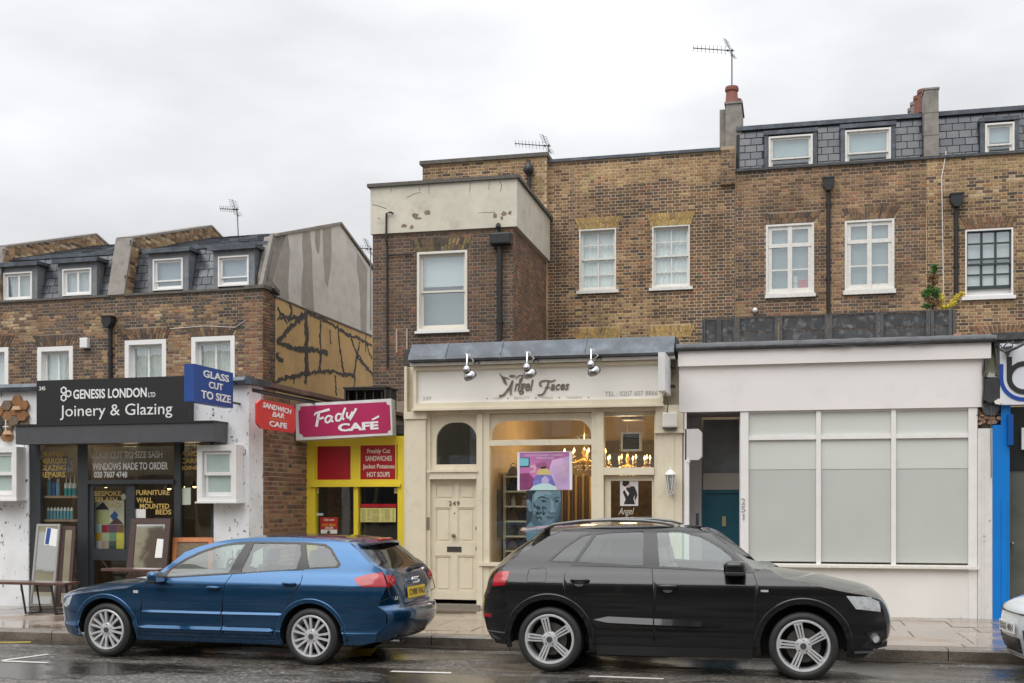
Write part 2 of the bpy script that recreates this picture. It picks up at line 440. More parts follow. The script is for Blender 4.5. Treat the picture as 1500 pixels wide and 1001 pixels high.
# ---------------------------------------------------------------- common materials
WHT = mat('white_gloss_paint', (.80, .79, .77), .35, var=(9, .05))
WHT_OLD = mat('old_white_paint', (.74, .72, .67), .5, var=(14, .12), col2=(.42, .38, .32), band=(26, .6, .74))
CRM = mat('cream_paint', (.71, .64, .49), .42, var=(3, .05), col2=(.56, .50, .38), band=(5, .55, .8))
CRM2 = mat('pale_panel_paint', (.80, .775, .72), .4, var=(2, .03))
LEAD = mat('lead_sheet', (.075, .085, .10), .36, metal=.25, var=(4, .3), bump=(12, .35, .02), col2=(.14, .16, .185), band=(3, .45, .75))
FELT = mat('roofing_felt', (.055, .057, .062), .45, var=(7, .3), bump=(9, .6, .03))
STONE = mat('coping_stone', (.115, .105, .09), .8, var=(9, .35), bump=(30, .4))
STONE2 = mat('grey_render', (.27, .245, .22), .85, var=(5, .2), bump=(40, .4), col2=(.17, .155, .14), band=(4, .5, .75))
SLATE = mat('slate', (.05, .055, .066), .30, var=(3.5, .35), bump=(18, .35), spec=.6)
SLATE_L = mat('slate_wet', (.085, .095, .11), .24, var=(3.0, .45), bump=(14, .3), spec=.7)
IRON = mat('black_iron', (.016, .017, .018), .4)
DKGRY = mat('charcoal_paint', (.045, .05, .056), .38, var=(5, .12))
BLK = mat('black_board', (.022, .022, .023), .38)
GLASS = glassmat('window_glass', refl=1.0, base=.17)
GLASS_S = glassmat('shop_glass', tintc=(.93, .95, .94), refl=1.0, base=.055)
NET = mat('net_curtain', (.88, .89, .88), .9, var=(2, .04)); BLIND = mat('blind_cloth', (.78, .82, .83), .9)
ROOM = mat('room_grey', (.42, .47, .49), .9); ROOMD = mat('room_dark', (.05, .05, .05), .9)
MORT_T = mat('mortar_tan', (.52, .39, .245), .95, var=(1.1, .38), bump=(60, .3))
MORT_B = mat('mortar_brown', (.40, .30, .205), .95, var=(1.1, .38), bump=(60, .3))
MORT_D = mat('mortar_dull', (.31, .25, .19), .95, var=(1.3, .25), bump=(60, .3))
TERRA = mat('terracotta', (.23, .085, .06), .7, var=(8, .2))
ALU = mat('aluminium', (.45, .46, .47), .35, metal=.8); CHROME = mat('chrome', (.8, .8, .8), .08, metal=1.0)

def wallmat_flecked():
    m, t, b = newmat('flecked_white_render')
    g = t.nodes.new('ShaderNodeNewGeometry'); mp_ = t.nodes.new('ShaderNodeMapping'); mp_.inputs['Scale'].default_value = (16, 16, 9); t.links.new(g.outputs['Position'], mp_.inputs[0])
    n1 = t.nodes.new('ShaderNodeTexNoise'); n1.inputs['Scale'].default_value = 1.0; n1.inputs['Detail'].default_value = 3; n1.inputs['Roughness'].default_value = .7; t.links.new(mp_.outputs[0], n1.inputs['Vector'])
    r = t.nodes.new('ShaderNodeMapRange'); r.inputs['From Min'].default_value = .625; r.inputs['From Max'].default_value = .665; t.links.new(n1.outputs[0], r.inputs['Value'])
    n2 = t.nodes.new('ShaderNodeTexNoise'); n2.inputs['Scale'].default_value = 2.3; n2.inputs['Detail'].default_value = 5; t.links.new(g.outputs['Position'], n2.inputs['Vector'])
    r2 = t.nodes.new('ShaderNodeMapRange'); r2.inputs['From Min'].default_value = .3; r2.inputs['From Max'].default_value = .7; r2.inputs['To Min'].default_value = .86; r2.inputs['To Max'].default_value = 1.06; t.links.new(n2.outputs[0], r2.inputs['Value'])
    mi = t.nodes.new('ShaderNodeMix'); mi.data_type = 'RGBA'; mi.inputs[6].default_value = (.82, .83, .84, 1); mi.inputs[7].default_value = (.07, .07, .075, 1); t.links.new(r.outputs[0], mi.inputs[0])
    mu = t.nodes.new('ShaderNodeMix'); mu.data_type = 'RGBA'; mu.blend_type = 'MULTIPLY'; mu.inputs[0].default_value = 1; t.links.new(mi.outputs[2], mu.inputs[6]); t.links.new(r2.outputs[0], mu.inputs[7])
    t.links.new(mu.outputs[2], b.inputs['Base Color']); b.inputs['Roughness'].default_value = .6
    bu = t.nodes.new('ShaderNodeBump'); bu.inputs['Strength'].default_value = .5; bu.inputs['Distance'].default_value = .01; t.links.new(n1.outputs[0], bu.inputs['Height']); t.links.new(bu.outputs[0], b.inputs['Normal'])
    return m
FLECK = wallmat_flecked()

# ---------------------------------------------------------------- ground
def wetmat(name, col, col2, r_dry, r_wet, wscale, w0, w1, grain, bumpstr, wtint=.55, stretch=(1, 1, 1), aggr=0.0):
    m, t, b = newmat(name); g = t.nodes.new('ShaderNodeNewGeometry')
    mp_ = t.nodes.new('ShaderNodeMapping'); mp_.inputs['Scale'].default_value = stretch; t.links.new(g.outputs['Position'], mp_.inputs[0])
    nw = t.nodes.new('ShaderNodeTexNoise'); nw.inputs['Scale'].default_value = wscale; nw.inputs['Detail'].default_value = 6; nw.inputs['Roughness'].default_value = .6; t.links.new(mp_.outputs[0], nw.inputs['Vector'])
    rw = t.nodes.new('ShaderNodeMapRange'); rw.inputs['From Min'].default_value = w0; rw.inputs['From Max'].default_value = w1; t.links.new(nw.outputs[0], rw.inputs['Value'])
    ng = t.nodes.new('ShaderNodeTexNoise'); ng.inputs['Scale'].default_value = grain; ng.inputs['Detail'].default_value = 3; ng.inputs['Roughness'].default_value = .8; t.links.new(g.outputs['Position'], ng.inputs['Vector'])
    rg = t.nodes.new('ShaderNodeMapRange'); rg.inputs['From Min'].default_value = .35; rg.inputs['From Max'].default_value = .72; t.links.new(ng.outputs[0], rg.inputs['Value'])
    if aggr:
        vo = t.nodes.new('ShaderNodeTexVoronoi'); vo.inputs['Scale'].default_value = aggr; t.links.new(g.outputs['Position'], vo.inputs['Vector']); vs_ = t.nodes.new('ShaderNodeSeparateColor'); t.links.new(vo.outputs['Color'], vs_.inputs[0])
        va = t.nodes.new('ShaderNodeMapRange'); va.inputs['From Min'].default_value = .62; va.inputs['From Max'].default_value = 1.0; t.links.new(vs_.outputs[0], va.inputs['Value'])
        vm = t.nodes.new('ShaderNodeMath'); vm.operation = 'MULTIPLY_ADD'; vm.inputs[1].default_value = .45; t.links.new(rg.outputs[0], vm.inputs[0]); t.links.new(va.outputs[0], vm.inputs[2]); rg = vm
    mi = t.nodes.new('ShaderNodeMix'); mi.data_type = 'RGBA'; mi.inputs[6].default_value = (*col, 1); mi.inputs[7].default_value = (*col2, 1); t.links.new(rg.outputs[0], mi.inputs[0])
    wt = t.nodes.new('ShaderNodeMapRange'); wt.inputs['To Min'].default_value = 1; wt.inputs['To Max'].default_value = wtint; t.links.new(rw.outputs[0], wt.inputs['Value'])
    mu = t.nodes.new('ShaderNodeMix'); mu.data_type = 'RGBA'; mu.blend_type = 'MULTIPLY'; mu.inputs[0].default_value = 1; t.links.new(mi.outputs[2], mu.inputs[6]); t.links.new(wt.outputs[0], mu.inputs[7])
    t.links.new(mu.outputs[2], b.inputs['Base Color'])
    rr = t.nodes.new('ShaderNodeMapRange'); rr.inputs['To Min'].default_value = r_dry; rr.inputs['To Max'].default_value = r_wet; t.links.new(rw.outputs[0], rr.inputs['Value']); t.links.new(rr.outputs[0], b.inputs['Roughness'])
    st = t.nodes.new('ShaderNodeMapRange'); st.inputs['To Min'].default_value = bumpstr; st.inputs['To Max'].default_value = bumpstr * .12; t.links.new(rw.outputs[0], st.inputs['Value'])
    bu = t.nodes.new('ShaderNodeBump'); bu.inputs['Distance'].default_value = .008; t.links.new(st.outputs[0], bu.inputs['Strength']); t.links.new(ng.outputs[0], bu.inputs['Height']); t.links.new(bu.outputs[0], b.inputs['Normal'])
    b.inputs['Specular IOR Level'].default_value = .55
    return m
ASPH = wetmat('wet_asphalt', (.022, .020, .018), (.24, .215, .185), .5, .05, .75, .42, .55, 42, 1.5, wtint=.35, stretch=(.6, 1.6, 1), aggr=38)
PAVE = [wetmat('wet_paving_%s' % k, c, c2, .34, .05, .9, w0, w1, 38, .25, wtint=.8, stretch=(.8, 1.3, 1)) for k, c, c2, w0, w1 in
        (('buff', (.235, .18, .135), (.31, .245, .185), .36, .52), ('pinkish', (.26, .195, .15), (.33, .26, .205), .38, .54), ('dull', (.195, .155, .12), (.27, .215, .165), .32, .48))]
KERB = wetmat('wet_granite', (.12, .10, .08), (.24, .20, .16), .45, .10, 1.5, .45, .6, 40, .8)

g_ = MB(); g_.box(-150, 150, -60, 150, -.4, -.06); o = g_.build('ground', mat('earth', (.09, .08, .07), .9)); props(o, kind='structure')
rd = MB(); nx = 60
rd.add([(-150, -22, 0), (150, -22, 0), (150, 14.3, 0), (-150, 14.3, 0)], [(0, 1, 2, 3)]); rd.add([(-150, -22, 0), (150, -22, 0), (150, -22, -.05), (-150, -22, -.05)], [(0, 3, 2, 1)])
road = rd.build('road', ASPH); props(road, kind='structure')

KX = [(-40, 13.15), (-8.6, 13.32), (-7.4, 13.42), (-4.6, 13.95), (60, 13.98)]
def kerb_y(x):
    for (a, b), (c, d) in zip(KX, KX[1:]):
        if a <= x <= c: return b + (d - b) * (x - a) / (c - a)
    return 13.98
pv = MB()
pv.add([(x, kerb_y(x) + .1, .095) for x in (-40, -8.6, -7.4, -4.6, 60)] + [(x, 40, .095) for x in (-40, -8.6, -7.4, -4.6, 60)], [(i, i + 1, 6 + i, 5 + i) for i in range(4)])
pave = pv.build('pavement', mat('paving_joint', (.085, .07, .055), .5)); props(pave, kind='structure')
# paving slabs laid one by one
rows = []; y = 13.2; rr_ = [.62, .75, .6, .75, .62, .75, .6, .75]
i = 0
while y < 18.9: rows.append((y, y + rr_[i % 8])); y += rr_[i % 8]; i += 1
for ri, (y0, y1) in enumerate(rows):
    x = -13.0 + (ri % 2) * .45 + random.uniform(-.1, .1)
    while x < 6.5:
        w = random.choice([.75, .9, .9, 1.05, .6]); ky = max(kerb_y(x), kerb_y(x + w)) + .30
        a = max(y0, ky)
        if y1 - a > .12:
            t = random.uniform(-.0025, .003); j = .006
            m = MB(); z = .12 + t; zz = [z + random.uniform(-.0015, .0015) for _ in range(4)]
            m.add([(x + j, a + j, .097), (x + w - j, a + j, .097), (x + w - j, y1 - j, .097), (x + j, y1 - j, .097), (x + j, a + j, zz[0]), (x + w - j, a + j, zz[1]), (x + w - j, y1 - j, zz[2]), (x + j, y1 - j, zz[3])],
                  [(4, 5, 6, 7), (0, 1, 5, 4), (1, 2, 6, 5), (2, 3, 7, 6), (3, 0, 4, 7)])
            o = m.build('paving_slab', random.choice(PAVE), pave)
        x += w
kb = MB(); kb.add([(-40, 13.2, .02), (-8.6, 13.36, .02), (-7.4, 13.46, .02), (-4.6, 13.99, .02), (60, 14.02, .02)] + [(-40, 13.4, .08), (-8.6, 13.6, .08), (-7.4, 13.7, .08), (-4.6, 14.2, .08), (60, 14.25, .08)], [(i, i + 1, 6 + i, 5 + i) for i in range(4)])
kerb = kb.build('kerb', mat('kerb_bed', (.06, .05, .04), .8)); props(kerb, kind='structure')
x = -12.0
while x < 7:
    w = random.uniform(.85, 1.15); x1 = x + w; y0, y1 = kerb_y(x + .01), kerb_y(x1 - .01); b = .018; m = MB(); g = .006
    pr = [(0, -.02), (0, .12 - b), (b, .125), (.285, .122), (.285, .02)]
    m.add([(x + g, y0 + a, c) for a, c in pr] + [(x1 - g, y1 + a, c) for a, c in pr], [(i, 5 + i, 6 + i, 1 + i) for i in range(4)] + [(4, 3, 2, 1, 0), (5, 6, 7, 8, 9)])
    m.build('kerb_stone', KERB, kerb); x = x1

LINE = mat('road_paint_white', (.62, .60, .56), .35, var=(30, .2), col2=(.2, .19, .18), band=(45, .58, .68))
YLINE = mat('road_paint_yellow', (.85, .66, .05), .3, var=(20, .15), col2=(.15, .13, .05), band=(50, .62, .72))
def ground_mark(pts, m, label=None, z=.004):
    mb = MB(); q = [gp(*p) for p in pts]; mb.add([(a, b, z) for a, b in q], [tuple(range(len(q)))]); o = mb.build('road_marking', m, road, label=label); return o
def ground_line(p, q, w, m, z=.004):
    a, b = Vector(gp(*p)), Vector(gp(*q)); d = (b - a).normalized(); n = Vector((-d.y, d.x)) * w / 2; mb = MB()
    mb.add([(*(a - n), z), (*(b - n), z), (*(b + n), z), (*(a + n), z)], [(0, 1, 2, 3)]); return mb.build('road_marking', m, road)
ground_line((573, 984), (661, 986.5), .09, LINE); ground_line((863, 991), (972, 995), .09, LINE)
ground_line((-40, 974), (71, 958.8), .075, LINE); ground_line((-6, 968.6), (70, 971.3), .075, LINE)
ground_line((-200, 944), (45, 941), .06, YLINE)
gd_ = MB(); gd_.add([(x_, kerb_y(x_) - .30 - .06 * noise.noise(Vector((x_ * 2, 3, 0))), .0025) for x_ in [-12 + .3 * i for i in range(64)]] + [(x_, kerb_y(x_) + .01, .0025) for x_ in [-12 + .3 * i for i in range(64)]], [(i, i + 1, 65 + i, 64 + i) for i in range(63)]); gd_.build('gutter_water', wetmat('gutter_grime', (.022, .019, .016), (.09, .075, .06), .35, .04, 1.6, .38, .52, 50, .7, stretch=(.5, 2, 1)), road)
ground_mark([(500, 964.5), (543, 961), (553, 950), (510, 952)], YLINE)

# ---------------------------------------------------------------- openings and windows
def win(parent, fr, R, n, cols=2, bars=(), meet=None, fw=.055, bw=.022, m=None, glass=None, sill=None, cloth='net', rev=.085, rim=.035, sillm=None, openb=0.0, cloth_z=None, cloth_m=None):
    m = m or WHT; glass = glass or GLASS; s0, s1, z0, z1 = R
    w = MB(); w.frame(s0, s1, z0, z1, rim, n - .012, n + rev); w.frame(s0 + rim, s1 - rim, z0 + rim, z1 - rim, .012, n + rev - .02, n + rev + .05)
    wo = w.build('window', m if rim else WHT, parent)
    a0, a1, b0, b1 = s0 + rim + .012, s1 - rim - .012, z0 + rim + .012, z1 - rim - .012
    sm = MB(); lv = []
    if meet:
        zm = b0 + (b1 - b0) * meet
        sm.frame(a0, a1, zm - fw * .35, b1, fw * .8, n + rev, n + rev + .04, wb=fw * .7); sm.frame(a0, a1, b0 + openb, zm + fw * .35 + openb * .5, fw * .8, n + rev + .042, n + rev + .08, wb=fw * 1.25, wt=fw * .7)
        lv = [(b0 + openb + fw * 1.25, zm - fw * .35, n + rev + .06), (zm + fw * .35, b1 - fw * .8, n + rev + .02)]
    else:
        sm.frame(a0, a1, b0, b1, fw, n + rev, n + rev + .045); lv = [(b0 + fw, b1 - fw, n + rev + .02)]
    sm.build('sash_frame', m, wo)
    gb = MB(); ed0, ed1 = a0 + fw * .8, a1 - fw * .8
    for (c0, c1, nn) in lv:
        zs = [c0] + [b0 + (b1 - b0) * f for f in bars if c0 < b0 + (b1 - b0) * f < c1] + [c1]
        for zz in zs[1:-1]: gb.box(ed0, ed1, nn - .018, nn + .018, zz - bw / 2, zz + bw / 2)
        xs = [ed0 + (ed1 - ed0) * i / cols for i in range(cols + 1)]
        for xx in xs[1:-1]: gb.box(xx - bw * .7, xx + bw * .7, nn - .0205, nn + .0205, c0, c1)
        for i in range(cols):
            for k in range(len(zs) - 1):
                MB().box(xs[i] + .002, xs[i + 1] - .002, nn - .003, nn + .003, zs[k] + .002, zs[k + 1] - .002).build('pane', glass, wo)
    if gb.v: gb.build('glazing_bar', m, wo)
    cz0 = cloth_z if cloth_z is not None else z0
    if cloth:
        cm = MB(); K = 60; nn = n + rev + .10; cmat = cloth_m or {'net': NET, 'blind': BLIND, 'room': ROOM, 'dark': ROOMD}[cloth]
        amp = .022 if cloth == 'net' else .0; ph = random.random() * 6
        vs = []
        for i in range(K + 1):
            xx = s0 + .01 + (s1 - s0 - .02) * i / K; dy = amp * (sin(i * 1.55 + ph) + .6 * sin(i * .73 + ph * 2))
            vs += [(xx, nn + dy, cz0), (xx, nn + dy * .6, z1 - .01)]
        cm.add(vs, [(2 * i, 2 * i + 2, 2 * i + 3, 2 * i + 1) for i in range(K)])
        cm.build('curtain' if cloth == 'net' else ('blind' if cloth == 'blind' else 'room'), cmat, wo, smooth=True)
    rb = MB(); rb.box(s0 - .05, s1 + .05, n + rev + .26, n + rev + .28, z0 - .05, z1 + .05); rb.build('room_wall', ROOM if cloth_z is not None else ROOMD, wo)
    if sill:
        sb = MB(); sb.box(sill[0], sill[1], n - .07, n + .06, sill[2], sill[3]); sb.build('window_sill', sillm or WHT_OLD, wo)
    return wo

def aerial(label, fr, base, h, yaw, blen, lean=0.0, boom_tilt=.12, els=9, grp=None, small=False):
    """TV aerial: mast, boom, rods, folded reflector"""
    t = thing('tv_aerial', label, 'aerial', fr, base, group=grp)
    b = Vector(base); top = b + Vector((lean, 0, h)); mast = MB().tube([b, top], .018 if not small else .014, 8); mast.build('mast', mat('mast_zinc', (.20, .20, .21), .5), t)
    d = Vector((cos(yaw) * cos(boom_tilt), sin(yaw) * cos(boom_tilt), sin(boom_tilt))); e = Vector((-sin(yaw), cos(yaw), 0)); bm_ = MB()
    p0 = top - d * .06 + Vector((0, 0, -.04)); p1 = p0 + d * blen; bm_.tube([p0, p1], .011, 6); bm_.build('boom', IRON, t)
    up = Vector((0, 0, 1)); k = e * .35 + up * .94; k.normalize(); rods = MB()
    for i in range(els):
        c = p0 + d * (blen * (.22 + .76 * i / (els - 1))); l = .10 - .003 * i; rods.tube([c - k * l, c + k * l], .0055, 5)
    rods.build('rods', IRON, t)
    rf = MB()
    for sgn in (1, -1):
        ax = (up * .8 * sgn + d * (.35 if sgn > 0 else -.45)).normalized(); o0 = p0 + d * .10; rf.tube([o0, o0 + ax * (.32 if sgn > 0 else .24)], .008, 5)
        for i in range(5 if sgn > 0 else 3):
            c = o0 + ax * (.08 + .05 * i); rf.tube([c - e * .1 - d * .07, c + e * .1 + d * .07], .005, 5)
    rf.ball(tuple(p0 + d * .16), .03, 8); rf.ball(tuple(top - Vector((0, 0, .03))), .03, 8)
    rf.build('reflector', IRON, t)
    return t

def pipe(parent, fr, px, py0, py1, n, r=.045, hopper=None, m=None, name='drainpipe'):
    s, zt = fr.uv(px, py0, n - r); _, zb = fr.uv(px, py1, n - r); mb = MB(); mb.tube([(s, n - r - .02, zb), (s, n - r - .02, zt)], r, 10)
    z = zb + .8
    while z < zt - .3: mb.tube([(s, n - r - .02, z), (s, n - r - .02, z + .09)], r * 1.3, 10); z += 1.7
    o = mb.build(name, m or IRON, parent, smooth=40)
    if hopper:
        w, h = hopper; hb = MB(); a, zt_ = s, zt; p = [(a - w / 2, zt_ + h), (a + w / 2, zt_ + h), (a + w / 2, zt_ + h * .35), (a + r, zt_ - .05), (a - r, zt_ - .05), (a - w / 2, zt_ + h * .35)]
        hb.plate(p, [], n - .02 - w * .85, n - .022); hb.box(a - w / 2 - .015, a + w / 2 + .015, n - .035 - w * .85, n - .018, zt_ + h, zt_ + h + .03); hb.build('rainwater_hopper', IRON, o)
    return o

def slates(parent, fr, P, s0, s1, n0, z0, n1, z1, rowh=.19, w=.27, holes=(), m=None, nmax=300):
    """Slate courses laid on the slope (n0,z0)->(n1,z1); holes in (s0,s1,z0,z1)"""
    L_ = hypot(n1 - n0, z1 - z0); dn, dz = (n1 - n0) / L_, (z1 - z0) / L_; on, oz = -dz, dn   # outward normal
    rws = int(L_ / rowh) + 1; cnt = 0; rest = MB()
    for r in range(rws):
        u0 = r * rowh; u1 = min(u0 + rowh * 1.0 - .010, L_); a = s0 - (r % 2) * w / 2 - random.uniform(0, .02)
        if u1 - u0 < .04: continue
        while a < s1:
            b0, b1 = max(a + .009, s0), min(a + w - .009, s1); zc = z0 + dz * (u0 + u1) / 2
            ok = b1 - b0 > .04
            for h in holes:
                if h[2] < zc < h[3] and b1 > h[0] and b0 < h[1]:
                    if b0 < h[0] - .04: b1 = h[0]
                    elif b1 > h[1] + .04: b0 = h[1]
                    else: ok = False
            if ok:
                e = .012 + random.uniform(0, .006); e1 = .002
                q = []
                for (u, t) in ((u0, e), (u1, e1)):
                    for s_ in (b0, b1):
                        q.append((s_, n0 + dn * u + on * t, z0 + dz * u + oz * t)); q.append((s_, n0 + dn * u - on * .004, z0 + dz * u - oz * .004))
                mb = MB() if cnt < nmax else rest
                mb.add(q, [(0, 2, 6, 4), (1, 3, 2, 0), (0, 4, 5, 1), (3, 7, 6, 2)])
                if cnt < nmax: mb.build('slate', random.choice(m) if isinstance(m, list) else (m or SLATE), parent)
                cnt += 1
            a += w
    if rest.v: rest.build('slating', SLATE, parent, kind='stuff')
# ---------------------------------------------------------------- upper terrace on the left
def hole_of(R, m=.0): return (R[0] - m, R[1] + m, R[2] - m, R[3] + m)
def house_left(s0, s1, label, wins, dorms, base_s, seed):
    fr = LT; ztop = 6.78
    h = thing('brick_house', label, 'house', fr, (base_s, 0, 0))
    Rs = [fr.rect(*w[:4]) for w in wins]
    b = MB(); b.plate([(s0, 0), (s1, 0), (s1, ztop), (s0, ztop)], [[(r[0], r[2]), (r[1], r[2]), (r[1], r[3]), (r[0], r[3])] for r in Rs], 0, .3)
    b.build('wall', MORT_D, h)
    def tone(x, z):
        if x > -.42 and z < 6.5: return pick([(4, RED), (3, ORA), (3, MID), (2, TAN), (1, BRN)])
        v = nzv(x, z, .9, seed) + .5 * nzv(x, z, 2.6, seed + 1)
        if z > 6.45 + .1 * v: return pick([(4, DRK), (4, BRN), (2, PUR), (1, MID)])
        if v > .16: return pick([(3, ORA), (5, TAN), (3, PAL), (1, RED), (3, BRN), (2, YEL)])
        if v < -.18: return pick([(5, DRK), (4, BRN), (3, PUR), (1, TAN)])
        return pick([(4, BRN), (3, MID), (3, TAN), (1, DRK), (2, ORA), (1, YEL)])
    holes = [hole_of(r) for r in Rs]
    for (x0, y0, x1, y1, *_r), R in zip(wins, Rs):
        if x1 - x0 > 20:
            a = arch(h, fr, x0 - 1, x1 + 1, y0 - 1, x0 - 12, x1 + 10, y0 - 17, 0, lambda: pick([(4, BRN), (3, DRK), (3, MID), (1, TAN)]), k=15)
            holes.append((R[0], R[1], R[3], a[3]))
    brickwall(h, fr, s0, s1, 4.3, ztop, 0, tone, holes, nmax=290)
    for (x0, y0, x1, y1, *o), R in zip(wins, Rs):
        win(h, fr, R, 0, cols=2, fw=.05, rim=.11, rev=.14, cloth='net' if not o else o[0], bw=.03)
    cp = MB(); cp.box(s0, s1 + (.0), -.05, .33, ztop, ztop + .05); cp.build('coping', STONE, h)
    # mansard: steep slope then shallow slope up to the ridge and down behind
    prof = [(.33, 6.83), (.62, 8.0), (4.0, 9.06), (6.5, 8.3), (6.5, 3)]
    dR = [fr.rect(*d[:4], n=.2) for d in dorms]
    rf = MB()
    for (a, b_), (c, d) in zip(prof, prof[1:]): rf.add([(s0, a, b_), (s1, a, b_), (s1, c, d), (s0, c, d)], [(0, 1, 2, 3)])
    roof = rf.build('roof', mat('slate_gap_shade', (.018, .02, .023), .8), h)  # roof base coloured near-black, painting in the shade between the slates
    slates(roof, fr, None, s0 + .12, s1 - .12, .33, 6.84, .62, 8.0, rowh=.20, w=.26, holes=[(r[0] - .15, r[1] + .15, 6.8, r[3] + .2) for r in dR], m=[SLATE, SLATE_L])
    slates(roof, fr, None, s0 + .12, s1 - .12, .64, 8.01, 4.0, 9.07, rowh=.26, w=.28, m=[SLATE_L, SLATE, SLATE_L], nmax=150)
    sk = MB().box(s0, s1, .57, .67, 7.95, 8.03).build('lead_flashing', LEAD, roof)
    for R, d in zip(dR, dorms):
        x0, x1, z0, z1 = R; L_ = .14; db = MB()
        db.box(x0 - L_, x0 - .003, .215, 1.0, 6.86, z1 + .16); db.box(x1 + .003, x1 + L_, .215, 1.0, 6.86, z1 + .16); db.box(x0 - .003, x1 + .003, .215, 1.0, z1 + .003, z1 + .16)
        dm = db.build('dormer', mat('dormer_lead', (.20, .205, .215), .5, var=(5, .25), col2=(.14, .17, .21), band=(4, .5, .7)), h)
        tp = MB(); tp.box(x0 - L_ - .09, x1 + L_ + .09, .10, 1.3, z1 + .16, z1 + .24); tp.box(x0 - L_ - .09, x1 + L_ + .09, .085, .10, z1 + .13, z1 + .225); tp.build('dormer_roof', LEAD, dm)
        w = win(h, fr, R, .2, cols=d[4], meet=None if d[4] == 2 else .28, fw=.05, rim=.035, rev=.05, cloth='blind', bw=.04, cloth_m=mat('dormer_blind' + str(d[4]), (.60, .62, .64) if d[4] == 2 else (.38, .45, .52), .9))
    return h
hA = house_left(-3.88, 0, 'brown brick house with slate mansard, two plain dormers and tall cracked gable wall', [(183, 498, 243.5, 570), (280.5, 493, 344, 568)], [(224, 379, 268, 425, 1), (319.5, 375, 364.5, 419, 1)], -1.9, 3)
hB = house_left(-9.2, -3.885, 'far left brick terraced house with slate mansard and dormers split by a white bar', [(-45, 510, 12.5, 575, 'net'), (55, 508, 107, 573)], [(5, 399, 47, 440, 2), (91.5, 393.5, 134, 433, 2)], -6, 5)

def party(parent, s, w, dz=.28, rise=0):
    o = [(-.02, 6.80), (.33, 8.06 + dz - .1), (4.05, 9.10 + dz), (6.6, 8.3 + dz), (6.6, 6.0), (.3, 6.0)]
    m = MB(); m.plate([(a, b) for a, b in o], [], s, s + w, plane='nz'); pw = m.build('party_wall', MORT_T, parent)
    col = lambda x, z: pick([(4, TAN), (3, MID), (2, BRN), (2, PAL), (1, DRK)])
    q = [(a, b - .03) for a, b in o[1:4]]
    inr = [(.34, 8.0), (4.0, 9.02 + dz), (6.5, 8.2 + dz), (6.5, 8.25), (4.05, 8.75), (.55, 7.7)]
    # brick courses on the side facing the street camera
    mb = MB(); r = 0; z = 7.0
    while z < 9.5:
        a = .0
        while a < 6.5:
            c = (a + .1, z + .03)
            if inside(c, o): d = .012; mb.add([(s + w + d, a, z), (s + w + d, a + .205, z), (s + w + d, a + .205, z + .064), (s + w + d, a, z + .064), (s + w, a, z), (s + w, a + .205, z), (s + w, a + .205, z + .064), (s + w, a, z + .064)], [(0, 1, 2, 3), (3, 2, 6, 7), (0, 3, 7, 4), (1, 5, 6, 2)], jit(col(0, 0)))
            a += .225
        z += .075
    b2 = bpy.data.objects.new('brickwork', mb.mesh('brickwork', BRICK_J)); COL.objects.link(b2); b2.parent = pw; b2['kind'] = 'stuff'
    cpm = MB()
    for (a, b), (c, d), (ex, e2) in ((o[0], o[1], (0, 0)), (o[1], o[2], (0, .0)), (o[2], o[3], (0, 0))):
        L_ = hypot(c - a, d - b); nx_, nz_ = -(d - b) / L_ * .05, (c - a) / L_ * .05
        cpm.plate([(a, b + .004), (c, d + .004), (c + nx_, d + nz_ + .004), (a + nx_, b + nz_ + .004)], [], s - .03, s + w + .03, plane='nz')
    c_ = bpy.data.objects.new('coping', cpm.mesh('coping', STONE2)); COL.objects.link(c_); c_.parent = pw
    return pw
party(hA, LT.uv(161, 428)[0], .40)
party(hB, LT.uv(-25, 440)[0], .40)

# gable end wall of the nearer house: grey render over ochre render with black crack repairs
S0 = -.296
gz = lambda x, y: LT.nz(x, y, S0)
gp_top = [(-.02, 6.86), gz(404, 343), gz(497, 328), gz(546, 394), (7.0, 3.0), (0.0, 3.0), ]
gw = MB(); gw.plate([(.302, 0), (.302, 6.84), (.302, 7.12), (.64, 8.14), (4.35, 9.27), (6.7, 8.52), (9.0, 7.6), (9.0, 0)], [], S0, S0 + .3, plane='nz'); gable = gw.build('gable_wall', STONE2, hA)
def gpoly(name, pts, m, s_off, parent=gable, px=True):
    P = [LT.nz(x, y, S0 + .3) for x, y in pts] if px else pts
    mb = MB(); mb.plate(P, [], S0 + .3, S0 + .3 + s_off, plane='nz')
    o = bpy.data.objects.new(name, mb.mesh(name, m)); COL.objects.link(o); o.parent = parent; return o
GREYR = mat('pale_grey_render', (.60, .58, .54), .85, var=(2.2, .12), bump=(25, .3), col2=(.52, .50, .46), band=(1.6, .45, .7))
DAMP = mat('damp_render', (.34, .315, .28), .8, var=(4, .15))
OCHRE = mat('ochre_render', (.56, .37, .16), .8, var=(1.6, .16), col2=(.46, .32, .16), band=(2.5, .5, .75), bump=(30, .3))
BLACKM = mat('black_mortar', (.055, .053, .052), .8, var=(9, .3))
c2 = lambda x, y: (300 + x / 3.75, 280 + y / 3.75)
gpoly('render_coat', [c2(380, 575), c2(440, 238), c2(740, 183), c2(925, 448), c2(1100, 700), c2(1100, 870), c2(915, 800)], GREYR, .012)
for pts in ([(372, 500), (440, 240), (452, 240), (465, 330), (460, 420), (455, 520), (460, 600), (395, 580)],
            [(535, 225), (575, 222), (585, 330), (590, 500), (598, 660), (528, 625), (530, 500), (540, 400), (532, 300)],
            [(603, 214), (632, 210), (630, 300), (624, 345), (612, 330), (603, 280)],
            [(645, 208), (692, 200), (694, 330), (688, 430), (672, 530), (660, 500), (650, 380), (648, 290)],
            [(835, 340), (890, 425), (888, 560), (885, 790), (855, 770), (852, 600), (842, 480), (833, 420)]):
    gpoly('damp_streak', [c2(*p) for p in pts], DAMP, .016)
